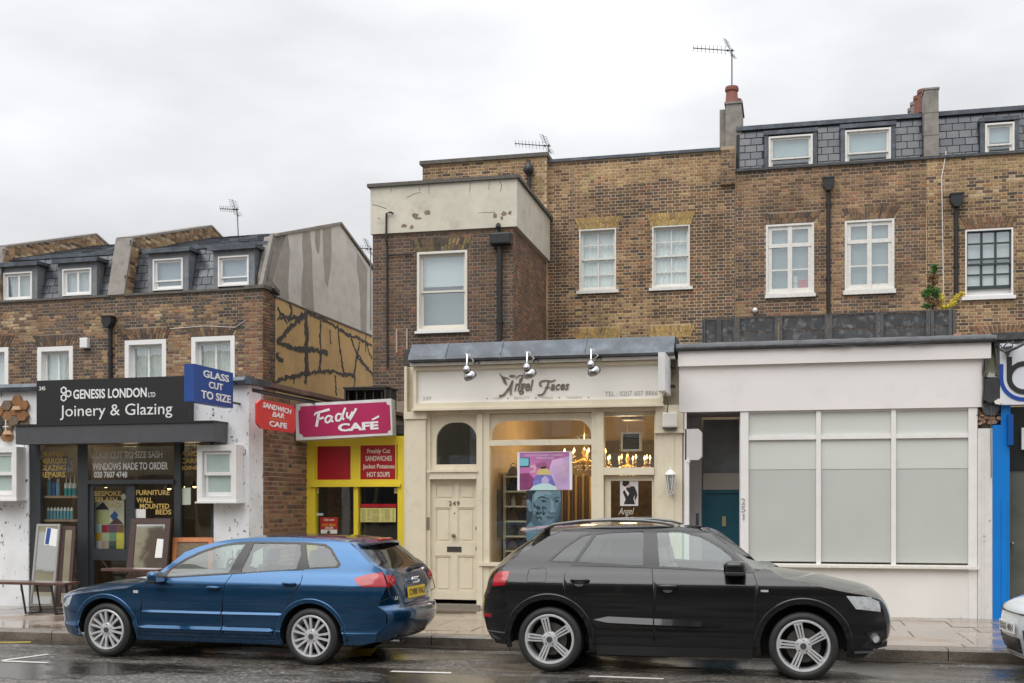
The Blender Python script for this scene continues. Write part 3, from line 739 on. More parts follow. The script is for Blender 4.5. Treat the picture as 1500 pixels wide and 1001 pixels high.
gpoly('ochre_coat', [c2(385, 585), c2(640, 688), c2(915, 800), c2(1100, 875), c2(1100, 1400), c2(385, 1400)], OCHRE, .014)
gpoly('flashing', [c2(380, 575), c2(640, 680), c2(915, 792), c2(915, 802), c2(640, 690), c2(380, 584)], STONE, .03)
cra = lambda x, y: (350 + x / 3.75, 500 + y / 3.75)
cracks = [([c2(550, 670), c2(500, 720), c2(440, 775), c2(392, 830)], 24), ([c2(552, 665), c2(556, 800), c2(550, 900), c2(556, 1010)], 30), ([c2(398, 830), c2(440, 850), c2(500, 868), c2(560, 862), c2(620, 880), c2(672, 892)], 18),
          ([c2(395, 640), c2(420, 680), c2(465, 700), c2(545, 688)], 18), ([c2(460, 620), c2(475, 660), c2(455, 715)], 16), ([c2(395, 700), c2(430, 690), c2(450, 730)], 14), ([c2(560, 665), c2(630, 700), c2(700, 735), c2(780, 790), c2(850, 812), c2(915, 850)], 14), ([c2(635, 710), c2(630, 800), c2(638, 900), c2(620, 1000)], 13),
          ([c2(728, 735), c2(735, 830), c2(748, 920), c2(760, 1000)], 11), ([c2(795, 780), c2(815, 850), c2(845, 910), c2(885, 965), c2(915, 1000)], 12), ([c2(850, 825), c2(835, 900), c2(818, 1000)], 11), ([c2(684, 768), c2(692, 840)], 10), ([c2(882, 790), c2(880, 885)], 9),
          ([cra(190, 225), cra(240, 205), cra(300, 195), cra(370, 172), cra(450, 165), cra(520, 165), cra(570, 185), cra(630, 188)], 17), ([cra(235, 15), cra(290, 35), cra(350, 58), cra(420, 50), cra(485, 70)], 14), ([cra(368, -10), cra(372, 90), cra(375, 180), cra(362, 235)], 24), ([cra(445, 60), cra(440, 150)], 13),
          ([cra(545, 0), cra(558, 80), cra(568, 168)], 11), ([cra(655, 30), cra(640, 100), cra(632, 180), cra(633, 255)], 11), ([cra(655, 98), cra(700, 150), cra(738, 188)], 13), ([cra(205, 60), cra(215, 95), cra(240, 105)], 26), ([cra(525, 188), cra(532, 300)], 11), ([cra(615, -10), cra(655, 100)], 9), ([cra(690, 0), cra(728, 100)], 9), ([cra(300, 195), cra(298, 235)], 9)]
for pl, w in cracks:
    P = [Vector(LT.nz(x, y, S0 + .3)) for x, y in pl]; left = []; right = []; wid = w / 3.75 / 62 * 1.2
    D = []
    for a, b in zip(P, P[1:]):
        k = max(2, int((b - a).length / .06)); D += [a.lerp(b, i / k) + Vector((random.uniform(-1, 1), random.uniform(-1, 1))) * .028 for i in range(k)]
    D.append(P[-1])
    for i, p in enumerate(D):
        d = (D[min(i + 1, len(D) - 1)] - D[max(i - 1, 0)]).normalized(); nn = Vector((-d.y, d.x))
        left.append(tuple(p + nn * wid * random.uniform(.15, .85))); right.append(tuple(p - nn * wid * random.uniform(.15, .85)))
    gpoly('crack_repair', left + right[::-1], BLACKM, .018 + random.uniform(0, .006), px=False)
# brick return of the corner pier on the gable face
brickwall(hA, LT, -.03, .60, 4.4, 6.78, S0 + .302, lambda x, z: pick([(4, RED), (3, ORA), (3, MID), (2, TAN), (1, BRN)]) if x < .3 else pick([(3, DRK), (3, BRN), (2, MID)]), side=1, nmax=8)
MB().box(-.03, S0 + .301, .0, .001, 0, .001)
cpx = MB(); cpx.box(-.45, S0 + .37, -.07, .35, 6.785, 6.87); cpx.plate([(.30, 6.84), (.62, 6.72), (.62, 6.84), (.34, 6.93)], [], .02, S0 + .42, plane='nz'); cpx.build('corner_coping', STONE, hA)
gc = MB()
for (a, b), (c, d) in (((.60, 8.13), (4.35, 9.28)), ((4.35, 9.28), (6.75, 8.50))):
    gc.plate([(a, b + .003), (c, d + .003), (c, d + .07), (a, b + .07)], [], -.04, S0 + .36, plane='nz')
gc.plate([(-.02, 6.87), (.1, 6.87), (.66, 8.14), (.54, 8.18)], [], -.10, S0 + .29, plane='nz'); gc.build('gable_coping', STONE2, hA)
pipe(hA, LT, 162, 478, 570, 0, r=.05, hopper=(.26, .20))
ab = MB(); r = LT.rect(122, 496, 133, 511); ab.rbox(((r[0] + r[1]) / 2, -.08, (r[2] + r[3]) / 2), (r[1] - r[0], .14, r[3] - r[2]), .02); ab.single('alarm_box', 'small white alarm box high on brown brick wall beside the black drainpipe', 'alarm box', WHT, LT, (r[0], 0, r[2]))
wr = MB(); wr.tube([(LT.uv(250, 482)[0], -.02, LT.uv(250, 482)[1]), (LT.uv(300, 478)[0], -.02, LT.uv(300, 478)[1]), (LT.uv(345, 480)[0], -.02, LT.uv(345, 480)[1]), (LT.uv(360, 470)[0], -.02, LT.uv(360, 470)[1])], .008, 5); wr.build('wire', WHT_OLD, hA)
pt = LT.uv(350, 348, 4.0); aerial('TV aerial on the slate ridge of the left terrace', LT, (pt[0], 4.0, pt[1] - .3), LT.uv(349, 305, 4)[1] - pt[1] + .3, pi - .1, .62, lean=-.06, boom_tilt=.14)
pt = EX.uv(545, 400, 5.0); aerial('small TV aerial seen past the brick extension corner, behind the grey gable', EX, (EX.uv(543, 390, 6)[0] , 6.0, 6.5), EX.uv(543, 363, 6)[1] - 6.5, pi + .2, .35, boom_tilt=.1, small=True, els=5)

# ---------------------------------------------------------------- main row
# house with paired net-curtained sashes
MB_ = MN
sL = -8.66; sA = MN.uv(1077, 300)[0]; sB = MN.uv(1357, 300)[0]; zc = 10.02; zc2 = 9.50
w1 = MN.rect(848.5, 335.5, 902.5, 425.5); w2 = MN.rect(955.5, 330.5, 1010.5, 421)
hM = thing('brick_house', 'brown brick house wall with two net-curtained sash windows under yellow brick arches', 'house', MN, (-3, 0, 0))
MB().plate([(-5.52, 0), (sA, 0), (sA, zc), (-5.52, zc)], [[(r[0], r[2]), (r[1], r[2]), (r[1], r[3]), (r[0], r[3])] for r in (w1, w2)], 0, .3).build('wall', MORT_T, hM)
def toneM(x, z):
    if soot(x, z, (w1, w2)): return pick([(3, DRK), (2, BRN)])
    v = nzv(x, z, 1.0, 9) + .4 * nzv(x, z, 3, 12)
    if z > 9.85: return pick([(4, DRK), (3, BRN), (2, MID)])
    if z > 9.3 + .25 * nzv(x, z, 1.4, 4): return pick([(5, TAN), (3, YEL), (2, MID), (2, ORA), (1, BRN)])
    if z > 8.55: return pick([(5, BRN), (3, DRK), (3, PUR), (2, MID), (1, RED)]) if v < .25 else pick([(3, BRN), (3, MID), (2, TAN)])
    if x > -2.2 or x < -4.9: return pick([(6, BRN), (3, PUR), (2, RED), (2, DRK), (1, MID)])
    if z < 6.8: return pick([(4, MID), (3, YEL), (3, BRN), (2, TAN), (1, DRK), (1, ORA)])
    return pick([(4, BRN), (2, RED), (3, MID), (2, ORA), (2, DRK), (2, TAN)])
holes = [hole_of(w1), hole_of(w2)]
yt = lambda: pick([(5, (.56, .38, .14)), (3, (.48, .31, .12)), (1, TAN)])
for a in ((855, 902, 335, 841, 912.5, 318.5), (959, 1010, 330.5, 947, 1019, 311.5), (849, 902, 497.5, 841, 914, 480.5), (958, 1010, 495, 947, 1018, 477)):
    e = arch(hM, MN, a[0] - 6, a[1] + 2, a[2], a[3], a[4], a[5], 0, yt, k=17); holes.append((e[0] + .1, e[1] - .1, e[2], e[3]))
brickwall(hM, MN, -5.50, sA, 5.2, zc, 0, toneM, holes, lim=lambda x, z: z < 9.2)
for r, px in ((w1, (844, 906, 425, 429.5)), (w2, (950.5, 1014.5, 420.5, 424.8))):
    q = MN.rect(px[0], px[2], px[1], px[3], -.07)
    win(hM, MN, r, 0, cols=2, bars=(.25, .76), meet=.52, fw=.05, bw=.022, m=WHT_OLD, sill=q, rim=.03, rev=.1, glass=glassmat('old_glass', refl=.8, base=.09))
MB().box(-5.53, sA - .28, -.06, .34, zc, zc + .07).build('coping', LEAD, hM)
# pier and chimney at the boundary
chm = MB(); q = MN.rect(1056, 212, 1077, 245, -.05)
chm.box(q[0], sA - .003, -.10, .45, 9.2, MN.uv(1070, 214, -.1)[1]); chm.build('end_pier', MORT_B, hM)
brickwall(hM, MN, q[0], sA - .004, 9.2, MN.uv(1070, 216, -.1)[1], -.101, lambda x, z: pick([(3, BRN), (2, MID), (2, TAN), (1, DRK)]), nmax=0)
st = MB(); n_ = .55
a0, zt = MN.uv(1063, 153, n_); a1 = MN.uv(1086, 153, n_)[0]
st.box(a0, a1, n_, n_ + 1.1, 9.4, zt); st.box(a0 - .03, a1 + .03, n_ - .03, n_ + 1.12, zt, zt + .05); st.box(a0 - .04, a1 + .02, n_ - .03, n_ + 1.0, 9.9, 10.22)
b0, zb = MN.uv(1054.5, 163, 1.0); st.box(b0, a0 - .003, .9, 1.5, 9.4, zb)
sk = st.build('chimney', STONE2, hM)
zp = MN.uv(1072, 128, n_ + .25)[1]
pc = MB(); pxc = MN.uv(1072, 140, n_ + .25)[0]; pc.lathe([(.17, zt + .05), (.155, zt + .1), (.135, zp - .14), (.13, zp - .12), (.16, zp - .1), (.165, zp - .04), (.15, zp - .03), (.15, zp), (.11, zp), (.10, zp - .3)], (pxc, n_ + .25, 0)); pc.build('chimney_pot', TERRA, sk, smooth=35)
pc = MB(); pc.lathe([(.13, zt + .05), (.12, zt + .3), (.13, zt + .36), (.09, zt + .36), (.08, zt + .1)], (pxc + .08, n_ + .8, 0)); pc.build('chimney_pot', TERRA, sk, smooth=35)
aerial('long TV aerial on a tall mast above the red chimney pot', MN, (pxc, n_ + .28, zt), MN.uv(1073, 72, n_ + .28)[1] - zt, pi - .0, 1.0, boom_tilt=.16, els=9)

# taller stair block behind the extension
hT = thing('brick_stair_tower', 'small brick block rising behind the rendered extension with black soil pipe', 'building', MN, (-7, -.15, 0))
n_ = -.15; tz = MN.uv(708, 236, n_)[1]; tl = MN.uv(619, 250, n_)[0]; tr_ = MN.uv(800.5, 250, n_)[0]
MB().box(tl, tr_, n_, n_ + 3, 0, tz).build('wall', MORT_T, hT)
brickwall(hT, MN, tl, tr_, 8.1, tz, n_, lambda x, z: pick([(5, MID), (4, BRN), (2, TAN), (2, YEL), (1, DRK)]) if x < -5.75 else pick([(3, TAN), (2, PAL), (2, YEL), (1, MID)]), nmax=200)
MB().box(tl - .06, tr_ + .04, n_ - .07, n_ + 3, tz, tz + .09).build('coping', STONE, hT)
pipe(hT, MN, 775, 258, 305, n_, r=.05)
vb = MB(); c = MN.uv(774.5, 248, n_ - .1); vb.lathe([(.06, -.14), (.11, -.08), (.12, 0), (.09, .08), (.05, .14), (.05, .2)], (c[0], n_ - .12, c[1])); vb.build('vent_cowl', IRON, hT, smooth=40)
p = MN.uv(800, 222, 0); aerial('TV aerial pointing left above the small brick block', MN, (p[0], .3, 10.0), MN.uv(800, 212, .3)[1] - 10.0, pi - .1, .95, boom_tilt=.17, els=9)

# house 251 with casement windows
w3 = MN.rect(1122, 328, 1192.5, 430.5); w4 = MN.rect(1237.5, 322, 1310, 424.5); w5 = MN.rect(1414, 335.5, 1484, 433.5)
def right_house(s0, s1, label, ws, tone, base, dorms, mort, archspec, mtone, seed):
    h = thing('brick_house', label, 'house', MN, (base, 0, 0)); Rs = [w[0] for w in ws]
    MB().plate([(s0, 0), (s1, 0), (s1, zc2), (s0, zc2)], [[(r[0], r[2]), (r[1], r[2]), (r[1], r[3]), (r[0], r[3])] for r in Rs], 0, .3).build('wall', mort, h)
    hl = [hole_of(r) for r in Rs]
    for a in archspec:
        e = arch(h, MN, *a, 0, mtone, k=18); hl.append((e[0] + .1, e[1] - .1, e[2], e[3]))
    brickwall(h, MN, s0, s1, 5.3, zc2, 0, tone, hl, lim=lambda x, z: z > 5.9 and x < 5.3)
    MB().box(s0, s1, -.06, .34, zc2, zc2 + .06).build('coping', FELT, h)
    rf = MB(); pr = [(.3, zc2 + .02), (.58, 10.66), (6, 10.9), (6, 3)]
    for (a, b_), (c, d) in zip(pr, pr[1:]): rf.add([(s0, a, b_), (s1, a, b_), (s1, c, d), (s0, c, d)], [(0, 1, 2, 3)])
    roof = rf.build('roof', mat('slate_gap_shade', (.018, .02, .023), .8), h)  # same darkened base, its colour stands for shade in the slate gaps
    dR = [MN.rect(*d, n=.25) for d in dorms]
    slates(roof, MN, None, s0 + .08, s1 - .05, .3, zc2 + .03, .58, 10.66, rowh=.185, w=.27, holes=[(r[0] - .12, r[1] + .12, 9, r[3] + .14) for r in dR], m=[SLATE, SLATE, mat('slate_blue', (.055, .064, .082), .35, var=(5, .2))])
    MB().box(s0, s1, .50, .75, 10.62, 10.72).build('lead_flashing', LEAD, roof)
    for R in dR:
        x0, x1, z0, z1 = R; db = MB(); zz0 = zc2 + .06; db.box(x0 - .10, x0 - .003, .262, .7, zz0, z1 + .05); db.box(x1 + .003, x1 + .10, .262, .7, zz0, z1 + .05); db.box(x0 - .12, x1 + .12, .235, .8, z1 + .05, z1 + .14)
        dm = db.build('dormer', LEAD, h)
        win(h, MN, (x0, x1, zz0, z1), .25, cols=1, meet=.32, fw=.05, rim=.04, rev=.04, cloth='blind', cloth_m=mat('dormer_blind_pale', (.50, .60, .62), .9), m=WHT_OLD)
    return h
def tone1(x, z):
    if soot(x, z, (w3, w4)): return pick([(3, DRK), (2, BRN)])
    v = nzv(x, z, 1.0, 21) + .4 * nzv(x, z, 3, 22)
    if z > 9.3: return pick([(3, BRN), (3, DRK), (2, MID)])
    if z > 8.6: return pick([(5, MID), (1, ORA), (4, BRN), (2, TAN)])
    if z < 6.8 and v > -.05: return pick([(4, TAN), (3, MID), (2, ORA), (2, BRN)])
    if v > .2: return pick([(4, MID), (3, TAN), (2, BRN)])
    return pick([(6, BRN), (3, MID), (2, PUR), (2, DRK), (1, RED)])
h1 = right_house(sA + .002, sB - .002, 'brown brick house with two white casement windows and a black downpipe between them', [(w3,), (w4,)], tone1, .8,
                 [(1126, 198.5, 1190.5, 243), (1238, 189, 1305, 237)], MORT_B, [(1124, 1191, 327.5, 1119, 1204, 312), (1239, 1309, 321.5, 1233, 1319, 303.5)], lambda: pick([(3, BRN), (3, MID), (2, DRK)]), 1)
def tone3(x, z):
    if z > 9.0: return pick([(4, TAN), (3, YEL), (3, MID), (1, DRK)])
    if z > 8.45: return pick([(4, TAN), (3, PAL), (2, ORA), (2, PUR), (1, DRK)])
    return pick([(4, MID), (4, BRN), (2, TAN), (1, DRK), (1, YEL)])
h3 = right_house(sB + .002, 9.5, 'yellow brick house with a dark green twelve-pane sash window at the right edge', [(w5,)], tone3, 6,
                 [(1443, 180, 1486, 221.5)], MORT_T, [(1416, 1482, 335, 1406, 1491, 318), (1428, 1530, 489, 1418, 1545, 476)], lambda: pick([(4, BRN), (3, MID), (2, RED), (1, ORA)]), 2)
for r, px, h_ in ((w3, (1120.5, 1195, 430.5, 435.5), .66), (w4, (1235.5, 1312.5, 424.5, 430.5), .67)):
    q = MN.rect(px[0], px[2], px[1], px[3], -.07); s0, s1, z0, z1 = r
    wo = win(h1, MN, r, 0, cols=2, bars=(.335, .69), fw=.075, bw=.035, m=WHT_OLD, sill=q, rim=.045, rev=.03, cloth='room')
    tb = MB(); zz = z0 + (z1 - z0) * .695; tb.box(s0 + .06, s1 - .06, .012, .06, zz - .045, zz + .045); tb.box((s0 + s1) / 2 - .05, (s0 + s1) / 2 + .05, .010, .062, z0 + .06, z1 - .06); tb.build('transom', WHT_OLD, wo)
    cu = MB(); K = 12; xx0 = s0 + (s1 - s0) * .68
    vs = []
    for i in range(K + 1): vs += [(xx0 + .22 * i / K, .15 + .015 * sin(i * 1.7), z0 + .1), (xx0 + .16 * i / K, .15 + .015 * sin(i * 1.7), z1 - .08)]
    cu.add(vs, [(2 * i, 2 * i + 2, 2 * i + 3, 2 * i + 1) for i in range(K)]); cu.build('curtain', NET, wo, smooth=True)
b = MB(); q = MN.rect(1170, 410, 1184, 425.5, .13); b.rbox(((q[0] + q[1]) / 2, .12, (q[2] + q[3]) / 2), (q[1] - q[0], .04, q[3] - q[2]), .01); b.single('box', 'pink box standing inside the left casement window on the sill', 'box', mat('pink_card', (.62, .16, .17), .6), MN, (q[0], .12, q[2]))
for yy0, yy1 in ((405, 415), (416, 425)):
    b = MB(); q = MN.rect(1162, yy0, 1168, yy1, .13); b.rbox(((q[0] + q[1]) / 2, .12, (q[2] + q[3]) / 2), (q[1] - q[0], .04, q[3] - q[2]), .006)
    b.single('box', 'small white %s carton beside the pink box in the window' % ('upper' if yy0 == 405 else 'lower'), 'box', WHT, MN, (q[0], .12, q[2]))
q = MN.rect(1409, 433.5, 1488.5, 438.5, -.07)
DGRN = mat('dark_green_paint', (.035, .05, .048), .4)
s0, s1, z0, z1 = w5
wo = win(h3, MN, w5, 0, cols=3, bars=(.33, .565, .80), meet=.485, fw=.06, bw=.035, m=DGRN, sill=q, rim=.0, rev=.08, cloth='blind', sillm=WHT, openb=.16, cloth_m=mat('white_blind', (.80, .80, .80), .9))
MB().frame(s0 - .003, s1 + .003, z0, z1 + .003, .035, -.012, .075).build('window_surround', WHT, wo)
pipe(h1, MN, 1213.5, 278, 462, 0, r=.045, hopper=(.24, .22)); pipe(h3, MN, 1400.5, 302, 445, 0, r=.048, hopper=(.26, .22))
for (sx, zz) in ((1213.5, 268), (1400.5, 290)):
    c = MN.uv(sx, zz, 0); MB().box(c[0] - .08, c[0] + .08, -.2, .0, c[1], c[1] + .06).build('outlet', IRON, h1 if sx < 1300 else h3)
cab = MB(); pts = [(1386, 222), (1379, 262), (1380.5, 330), (1382, 440)]; cab.tube([(MN.uv(x, y)[0], -.03, MN.uv(x, y)[1]) for x, y in pts], .011, 6); cab.build('cable', WHT_OLD, h3)
for px, y0, y1, p_ in ((1077, 240, 470, hM), (839, 245, 420, hM), (1357, 300, 440, h3)):
    a = MN.uv(px, y0); b = MN.uv(px, y1); MB().tube([(a[0], -.016, a[1]), (b[0], -.016, b[1])], .010, 5).build('wall_joint', MORT_D if p_ is not h3 else MORT_T, p_)
# rendered chimney stack with pots on the party wall
st = MB(); n_ = .12; a0, zt = MN.uv(1354, 132, n_); a1 = MN.uv(1375, 132, n_)[0]
st.box(a0, a1, n_, n_ + .5, 9.45, zt); st.box(a0 + .06, a1 - .02, n_ + .5, 3.4, 9.45, 10.95); st.box(a0 - .02, a1 + .02, n_ - .02, n_ + .5, zt, zt + .04)
for zz in (MN.uv(1364, 165, n_)[1], MN.uv(1364, 198, n_)[1]): st.box(a0 - .008, a1 + .008, n_ - .008, n_ + .2, zz, zz + .015)
sk = st.build('chimney', STONE2, h3)
for i, (nn, px) in enumerate(((.8, 1349), (1.5, 1343), (2.3, 1338), (3.0, 1334))):
    c = MN.uv(px + 5, 150, nn); zt2 = MN.uv(px, 133 + 9 * i, nn)[1]; pc = MB(); pc.lathe([(.15, 10.8), (.14, zt2 - .1), (.16, zt2 - .08), (.16, zt2), (.11, zt2), (.1, zt2 - .3)], (c[0], nn, 0)); pc.build('chimney_pot', TERRA if i < 2 else STONE2, sk, smooth=35)
c = MN.uv(1106, 455, -.04); lb = MB(); lb.ball((c[0], -.08, c[1]), .06, 12); lb.tube([(c[0], 0, c[1] - .02), (c[0], -.06, c[1])], .03); lb.single('wall_light', 'small white bulkhead lamp on brick wall above the dark roof fence', 'lamp', WHT, MN, (c[0], 0, c[1]), smooth=True)

# ---------------------------------------------------------------- extension
hE = thing('brick_extension', 'dark brown brick extension with cream rendered parapet band and one large sash window', 'building', EX, (-7, 0, 0))
e0 = EX.uv(546, 400)[0]; e1 = EX.uv(752, 400)[0]; zb0 = 7.62; zt = 8.63; w = EX.rect(611, 368, 684.5, 484)
MB().plate([(e0, 0), (e1, 0), (e1, zb0), (e0, zb0)], [[(w[0], w[2]), (w[1], w[2]), (w[1], w[3]), (w[0], w[3])]], 0, .3).build('wall', mat('mortar_ext', (.27, .205, .15), .95, var=(1.3, .25)), hE)
MB().box(e1 - .3, e1, .302, 3.6, 0, zb0).build('side_wall', mat('mortar_side', (.36, .26, .18), .95, var=(1.3, .25)), hE)
toneE = lambda x, z: pick([(5, (.125, .078, .06)), (5, BRN), (4, DRK), (1, RED)])
e = arch(hE, EX, 609, 684, 367.5, 600, 692, 350, 0, lambda: pick([(3, (.20, .15, .07)), (2, BRN), (2, DRK), (1, (.26, .19, .09))]), k=16)
brickwall(hE, EX, e0, e1, 4.0, zb0, 0, toneE, [hole_of(w), (e[0] + .1, e[1] - .1, e[2], e[3])])
brickwall(hE, EX, .01, 3.55, 4.0, zb0 - .02, e1 + .001, lambda x, z: pick([(4, RED), (4, BRN), (3, PUR), (2, MID)]), side=1, nmax=120)
REN = mat('cream_render', (.60, .56, .46), .7, var=(2.2, .14), bump=(20, .3), col2=(.47, .43, .34), band=(2.4, .55, .72))
MB().box(e0 - .03, e1 + .09, -.06, 3.55, zb0 + .003, zt).build('render_band', REN, hE)
MB().box(e0 - .09, e1 + .15, -.12, 3.62, zt + .002, zt + .075).build('coping', STONE, hE)
PEEL = mat('exposed_brick_patch', (.24, .18, .125), .9, var=(25, .5))
for cx_, cy_, rx, ry in ((608, 316, 8, 5), (626, 312, 7, 5), (612, 320, 7, 3), (592, 331, 7, 3.5), (603, 333, 4, 4), (725, 316, 4, 5), (738, 313, 6, 4.5), (747, 312, 4, 4), (555, 320, 1.5, 2), (735, 320, 3, 4)):
    c = EX.uv(cx_, cy_, -.06); k = 11; P = [(c[0] + cos(2 * pi * i / k) * rx / 72 * random.uniform(.5, 1), c[1] + sin(2 * pi * i / k) * ry / 72 * random.uniform(.5, 1)) for i in range(k)]
    MB().plate(P, [], -.0635, -.0603).build('render_loss', PEEL, hE)
def crack(parent, fr, pts, n, w, m, name='crack'):
    P = [Vector(fr.uv(x, y, n)) for x, y in pts]; l = []; r = []
    for i, p in enumerate(P):
        d = (P[min(i + 1, len(P) - 1)] - P[max(i - 1, 0)]).normalized(); q = Vector((-d.y, d.x)) * w * random.uniform(.3, .7); l.append(tuple(p + q)); r.append(tuple(p - q))
    return MB().plate(l + r[::-1], [], n - .0015, n - .0002).build(name, m, parent)
CRK = mat('crack_line', (.16, .14, .11), .9)
for pts in ([(628, 284), (628, 276), (629, 270)], [(596, 290), (607, 284), (616, 282)], [(688, 282), (689, 268)], [(716, 278), (717, 265)], [(732, 266), (735, 272), (733, 281)], [(700, 312), (725, 311)], [(545, 300), (555, 302), (566, 306)], [(615, 280), (614, 274)], [(572, 282), (574, 275)]):
    crack(hE, EX, pts, -.0605, .012, CRK)
q = EX.rect(607, 484, 686.5, 487.5, -.08)
win(hE, EX, w, 0, cols=1, meet=.50, fw=.055, rim=.05, rev=.09, cloth='blind', sill=q, sillm=WHT, m=mat('cream_window_paint', (.72, .68, .60), .4), cloth_z=w[2] + (w[3] - w[2]) * .57)
pipe(hE, EX, 732, 352, 530, 0, r=.055)
hb = MB(); q = EX.rect(717.5, 341, 748, 358, -.2); hb.rbox(((q[0] + q[1]) / 2, -.13, (q[2] + q[3]) / 2), (q[1] - q[0], .24, q[3] - q[2]), .03); c = EX.uv(731, 340, -.12)
hb.tube([(c[0], -.12, q[3] - .05), (c[0] - .02, -.14, q[3] + .12), (c[0] - .04, .02, q[3] + .24)], .055, 10); hb.build('rainwater_hopper', IRON, hE)
tp = MB(); P = lambda x, y, n=-.045: (EX.uv(x, y, n)[0], n, EX.uv(x, y, n)[1])
tp.tube([P(576, 313, -.12), P(572, 311, -.12), P(566, 313, -.10), P(565.5, 350, -.09), P(567, 360), P(567.5, 540)], .022, 8); tp.tube([P(567, 374), P(604, 373)], .016, 6); tp.build('vent_pipe', IRON, hE)
for x0, y0, y1 in ((581.5, 482, 517), (596.5, 482, 512)):
    q = EX.rect(x0 - 1.2, y0, x0 + 1.2, y1); MB().box(q[0], q[1], -.03, -.018, q[2], q[3]).build('timber_batten', mat('bare_batten', (.42, .30, .24), .8), hE)
MB().box(EX.uv(594, 510)[0], EX.uv(607, 510)[0], -.1, 0, EX.uv(600, 542)[1], EX.uv(600, 513)[1]).build('rotten_board', mat('rotten_wood', (.07, .06, .055), .9, var=(14, .5)), hE)
# ---------------------------------------------------------------- shop helpers
def T(body, parent, m, fr, x0, y0, x1, y1, n, **k):
    a = fr.uv(x0, (y0 + y1) / 2, n)[0]; b = fr.uv(x1, (y0 + y1) / 2, n)[0]; z0 = fr.uv((x0 + x1) / 2, y1, n)[1]; z1 = fr.uv((x0 + x1) / 2, y0, n)[1]
    return text(body, parent, m, a, b, z0, z1, n, **k)
def rb(fr, parent, name, m, x0, y0, x1, y1, n0, n1, label=None, ref=None):
    """box whose front face at n0 covers the measured rectangle"""
    s0, s1, z0, z1 = fr.rect(x0, y0, x1, y1, n0 if ref is None else ref); return MB().box(s0, s1, n0, n1, z0, z1).build(name, m, parent, label=label)
def room(parent, s0, s1, n0, n1, z0, z1, wm, fm, cm=None, name='interior'):
    m = MB(); m.box(s0, s1, n1, n1 + .05, z0, z1); m.box(s0 - .05, s0, n0, n1, z0, z1); m.box(s1, s1 + .05, n0, n1, z0, z1); o = m.build(name + '_wall', wm, parent)
    MB().box(s0, s1, n0, n1, z0 - .05, z0).build(name + '_floor', fm, parent); MB().box(s0, s1, n0, n1, z1, z1 + .05).build(name + '_ceiling', cm or wm, parent); return o
def lamp(parent_loc, e, col, r=.05, name='bulb_light'):
    d = bpy.data.lights.new(name, 'POINT'); d.energy = e; d.color = col; d.shadow_soft_size = r; o = bpy.data.objects.new(name, d); COL.objects.link(o); o.location = parent_loc; return o
BULB = mat('warm_bulb', (1, .7, .35), .5, emit=(1, .55, .20, 5)); TXTW = mat('white_vinyl', (.80, .80, .78), .5); GOLD = mat('gold_vinyl', (.62, .43, .13), .4)
WOODP = mat('shelf_wood', (.35, .24, .15), .6, var=(9, .2)); WALNUT = mat('dark_stained_wood', (.075, .045, .038), .35, var=(10, .25), stretch=(1, 1, 6))

# ---------------------------------------------------------------- joinery shop
b0 = L2.uv(-60, 700)[0]
shop = thing('joinery_shop', 'single-storey joinery shop with flecked white walls, charcoal frames and grey canopy box', 'shop', L2, (-2.5, 0, .1))
zt = 3.60; oL = L2.uv(42, 700)[0]; oR = L2.uv(313, 700)[0]; ztop = L2.uv(177, 640)[1]
MB().plate([(b0, 0), (0, 0), (0, zt), (b0, zt)], [[(oL, .1), (oR, .1), (oR, ztop), (oL, ztop)]], 0, .3).build('front_wall', FLECK, shop)
MB().box(-.3, 0, .302, .46, 0, zt).build('corner_wall', FLECK, shop)
MB().box(-.3, -.012, .462, 8.2, 0, 3.55).build('side_wall', mat('mortar_pale', (.34, .26, .19), .95, var=(2, .25)), shop)
brickwall(shop, L2, .47, 2.6, .12, 3.52, -.011, lambda x, z: pick([(6, RED), (4, MID), (4, BRN), (3, ORA), (2, TAN), (1, DRK)]), side=1, nmax=300)
rf = MB(); rf.box(b0, 0, .1, 8.4, 3.5, 3.56); rf.build('flat_roof', FELT, shop)
le = MB(); prof = [(-.10, 3.60), (-.12, 3.66), (-.06, 3.72), (.2, 3.745), (.2, 3.60)]
le.plate(prof, [], b0, -.02, plane='nz'); le.plate([(-.02, 3.60), (.10, 3.60), (.10, 3.66), (.02, 3.72), (-.12, 3.74)], [], -.12, .5, plane='nz') if False else None
le.box(-.02, .10, -.10, .50, 3.605, 3.70); le.build('lead_edge', LEAD, shop, smooth=20)
sc_ = MB(); sc_.add([(-.1, .5, 3.61), (.12, .5, 3.61), (.12, 8.2, 3.56), (-.1, 8.2, 3.56), (-.1, .5, 3.68), (.12, .5, 3.68), (.12, 8.2, 3.63), (-.1, 8.2, 3.63)], [(0, 3, 2, 1), (4, 5, 6, 7), (0, 1, 5, 4), (1, 2, 6, 5), (2, 3, 7, 6)])
sc_.build('side_coping', mat('rusty_coping', (.13, .075, .055), .6, var=(6, .3)), shop)
# canopy box
q = L2.rect(23, 622, 313, 649, -.42); cb = MB(); cb.box(q[0], q[1], -.42, -.005, q[2], q[3]); cb.build('canopy_box', mat('canopy_grey', (.082, .085, .090), .38, var=(6, .1)), shop)
MB().box(q[0] - .01, q[1] + .01, -.44, -.004, q[3] + .002, q[3] + .03).build('canopy_flashing', BLK, shop)
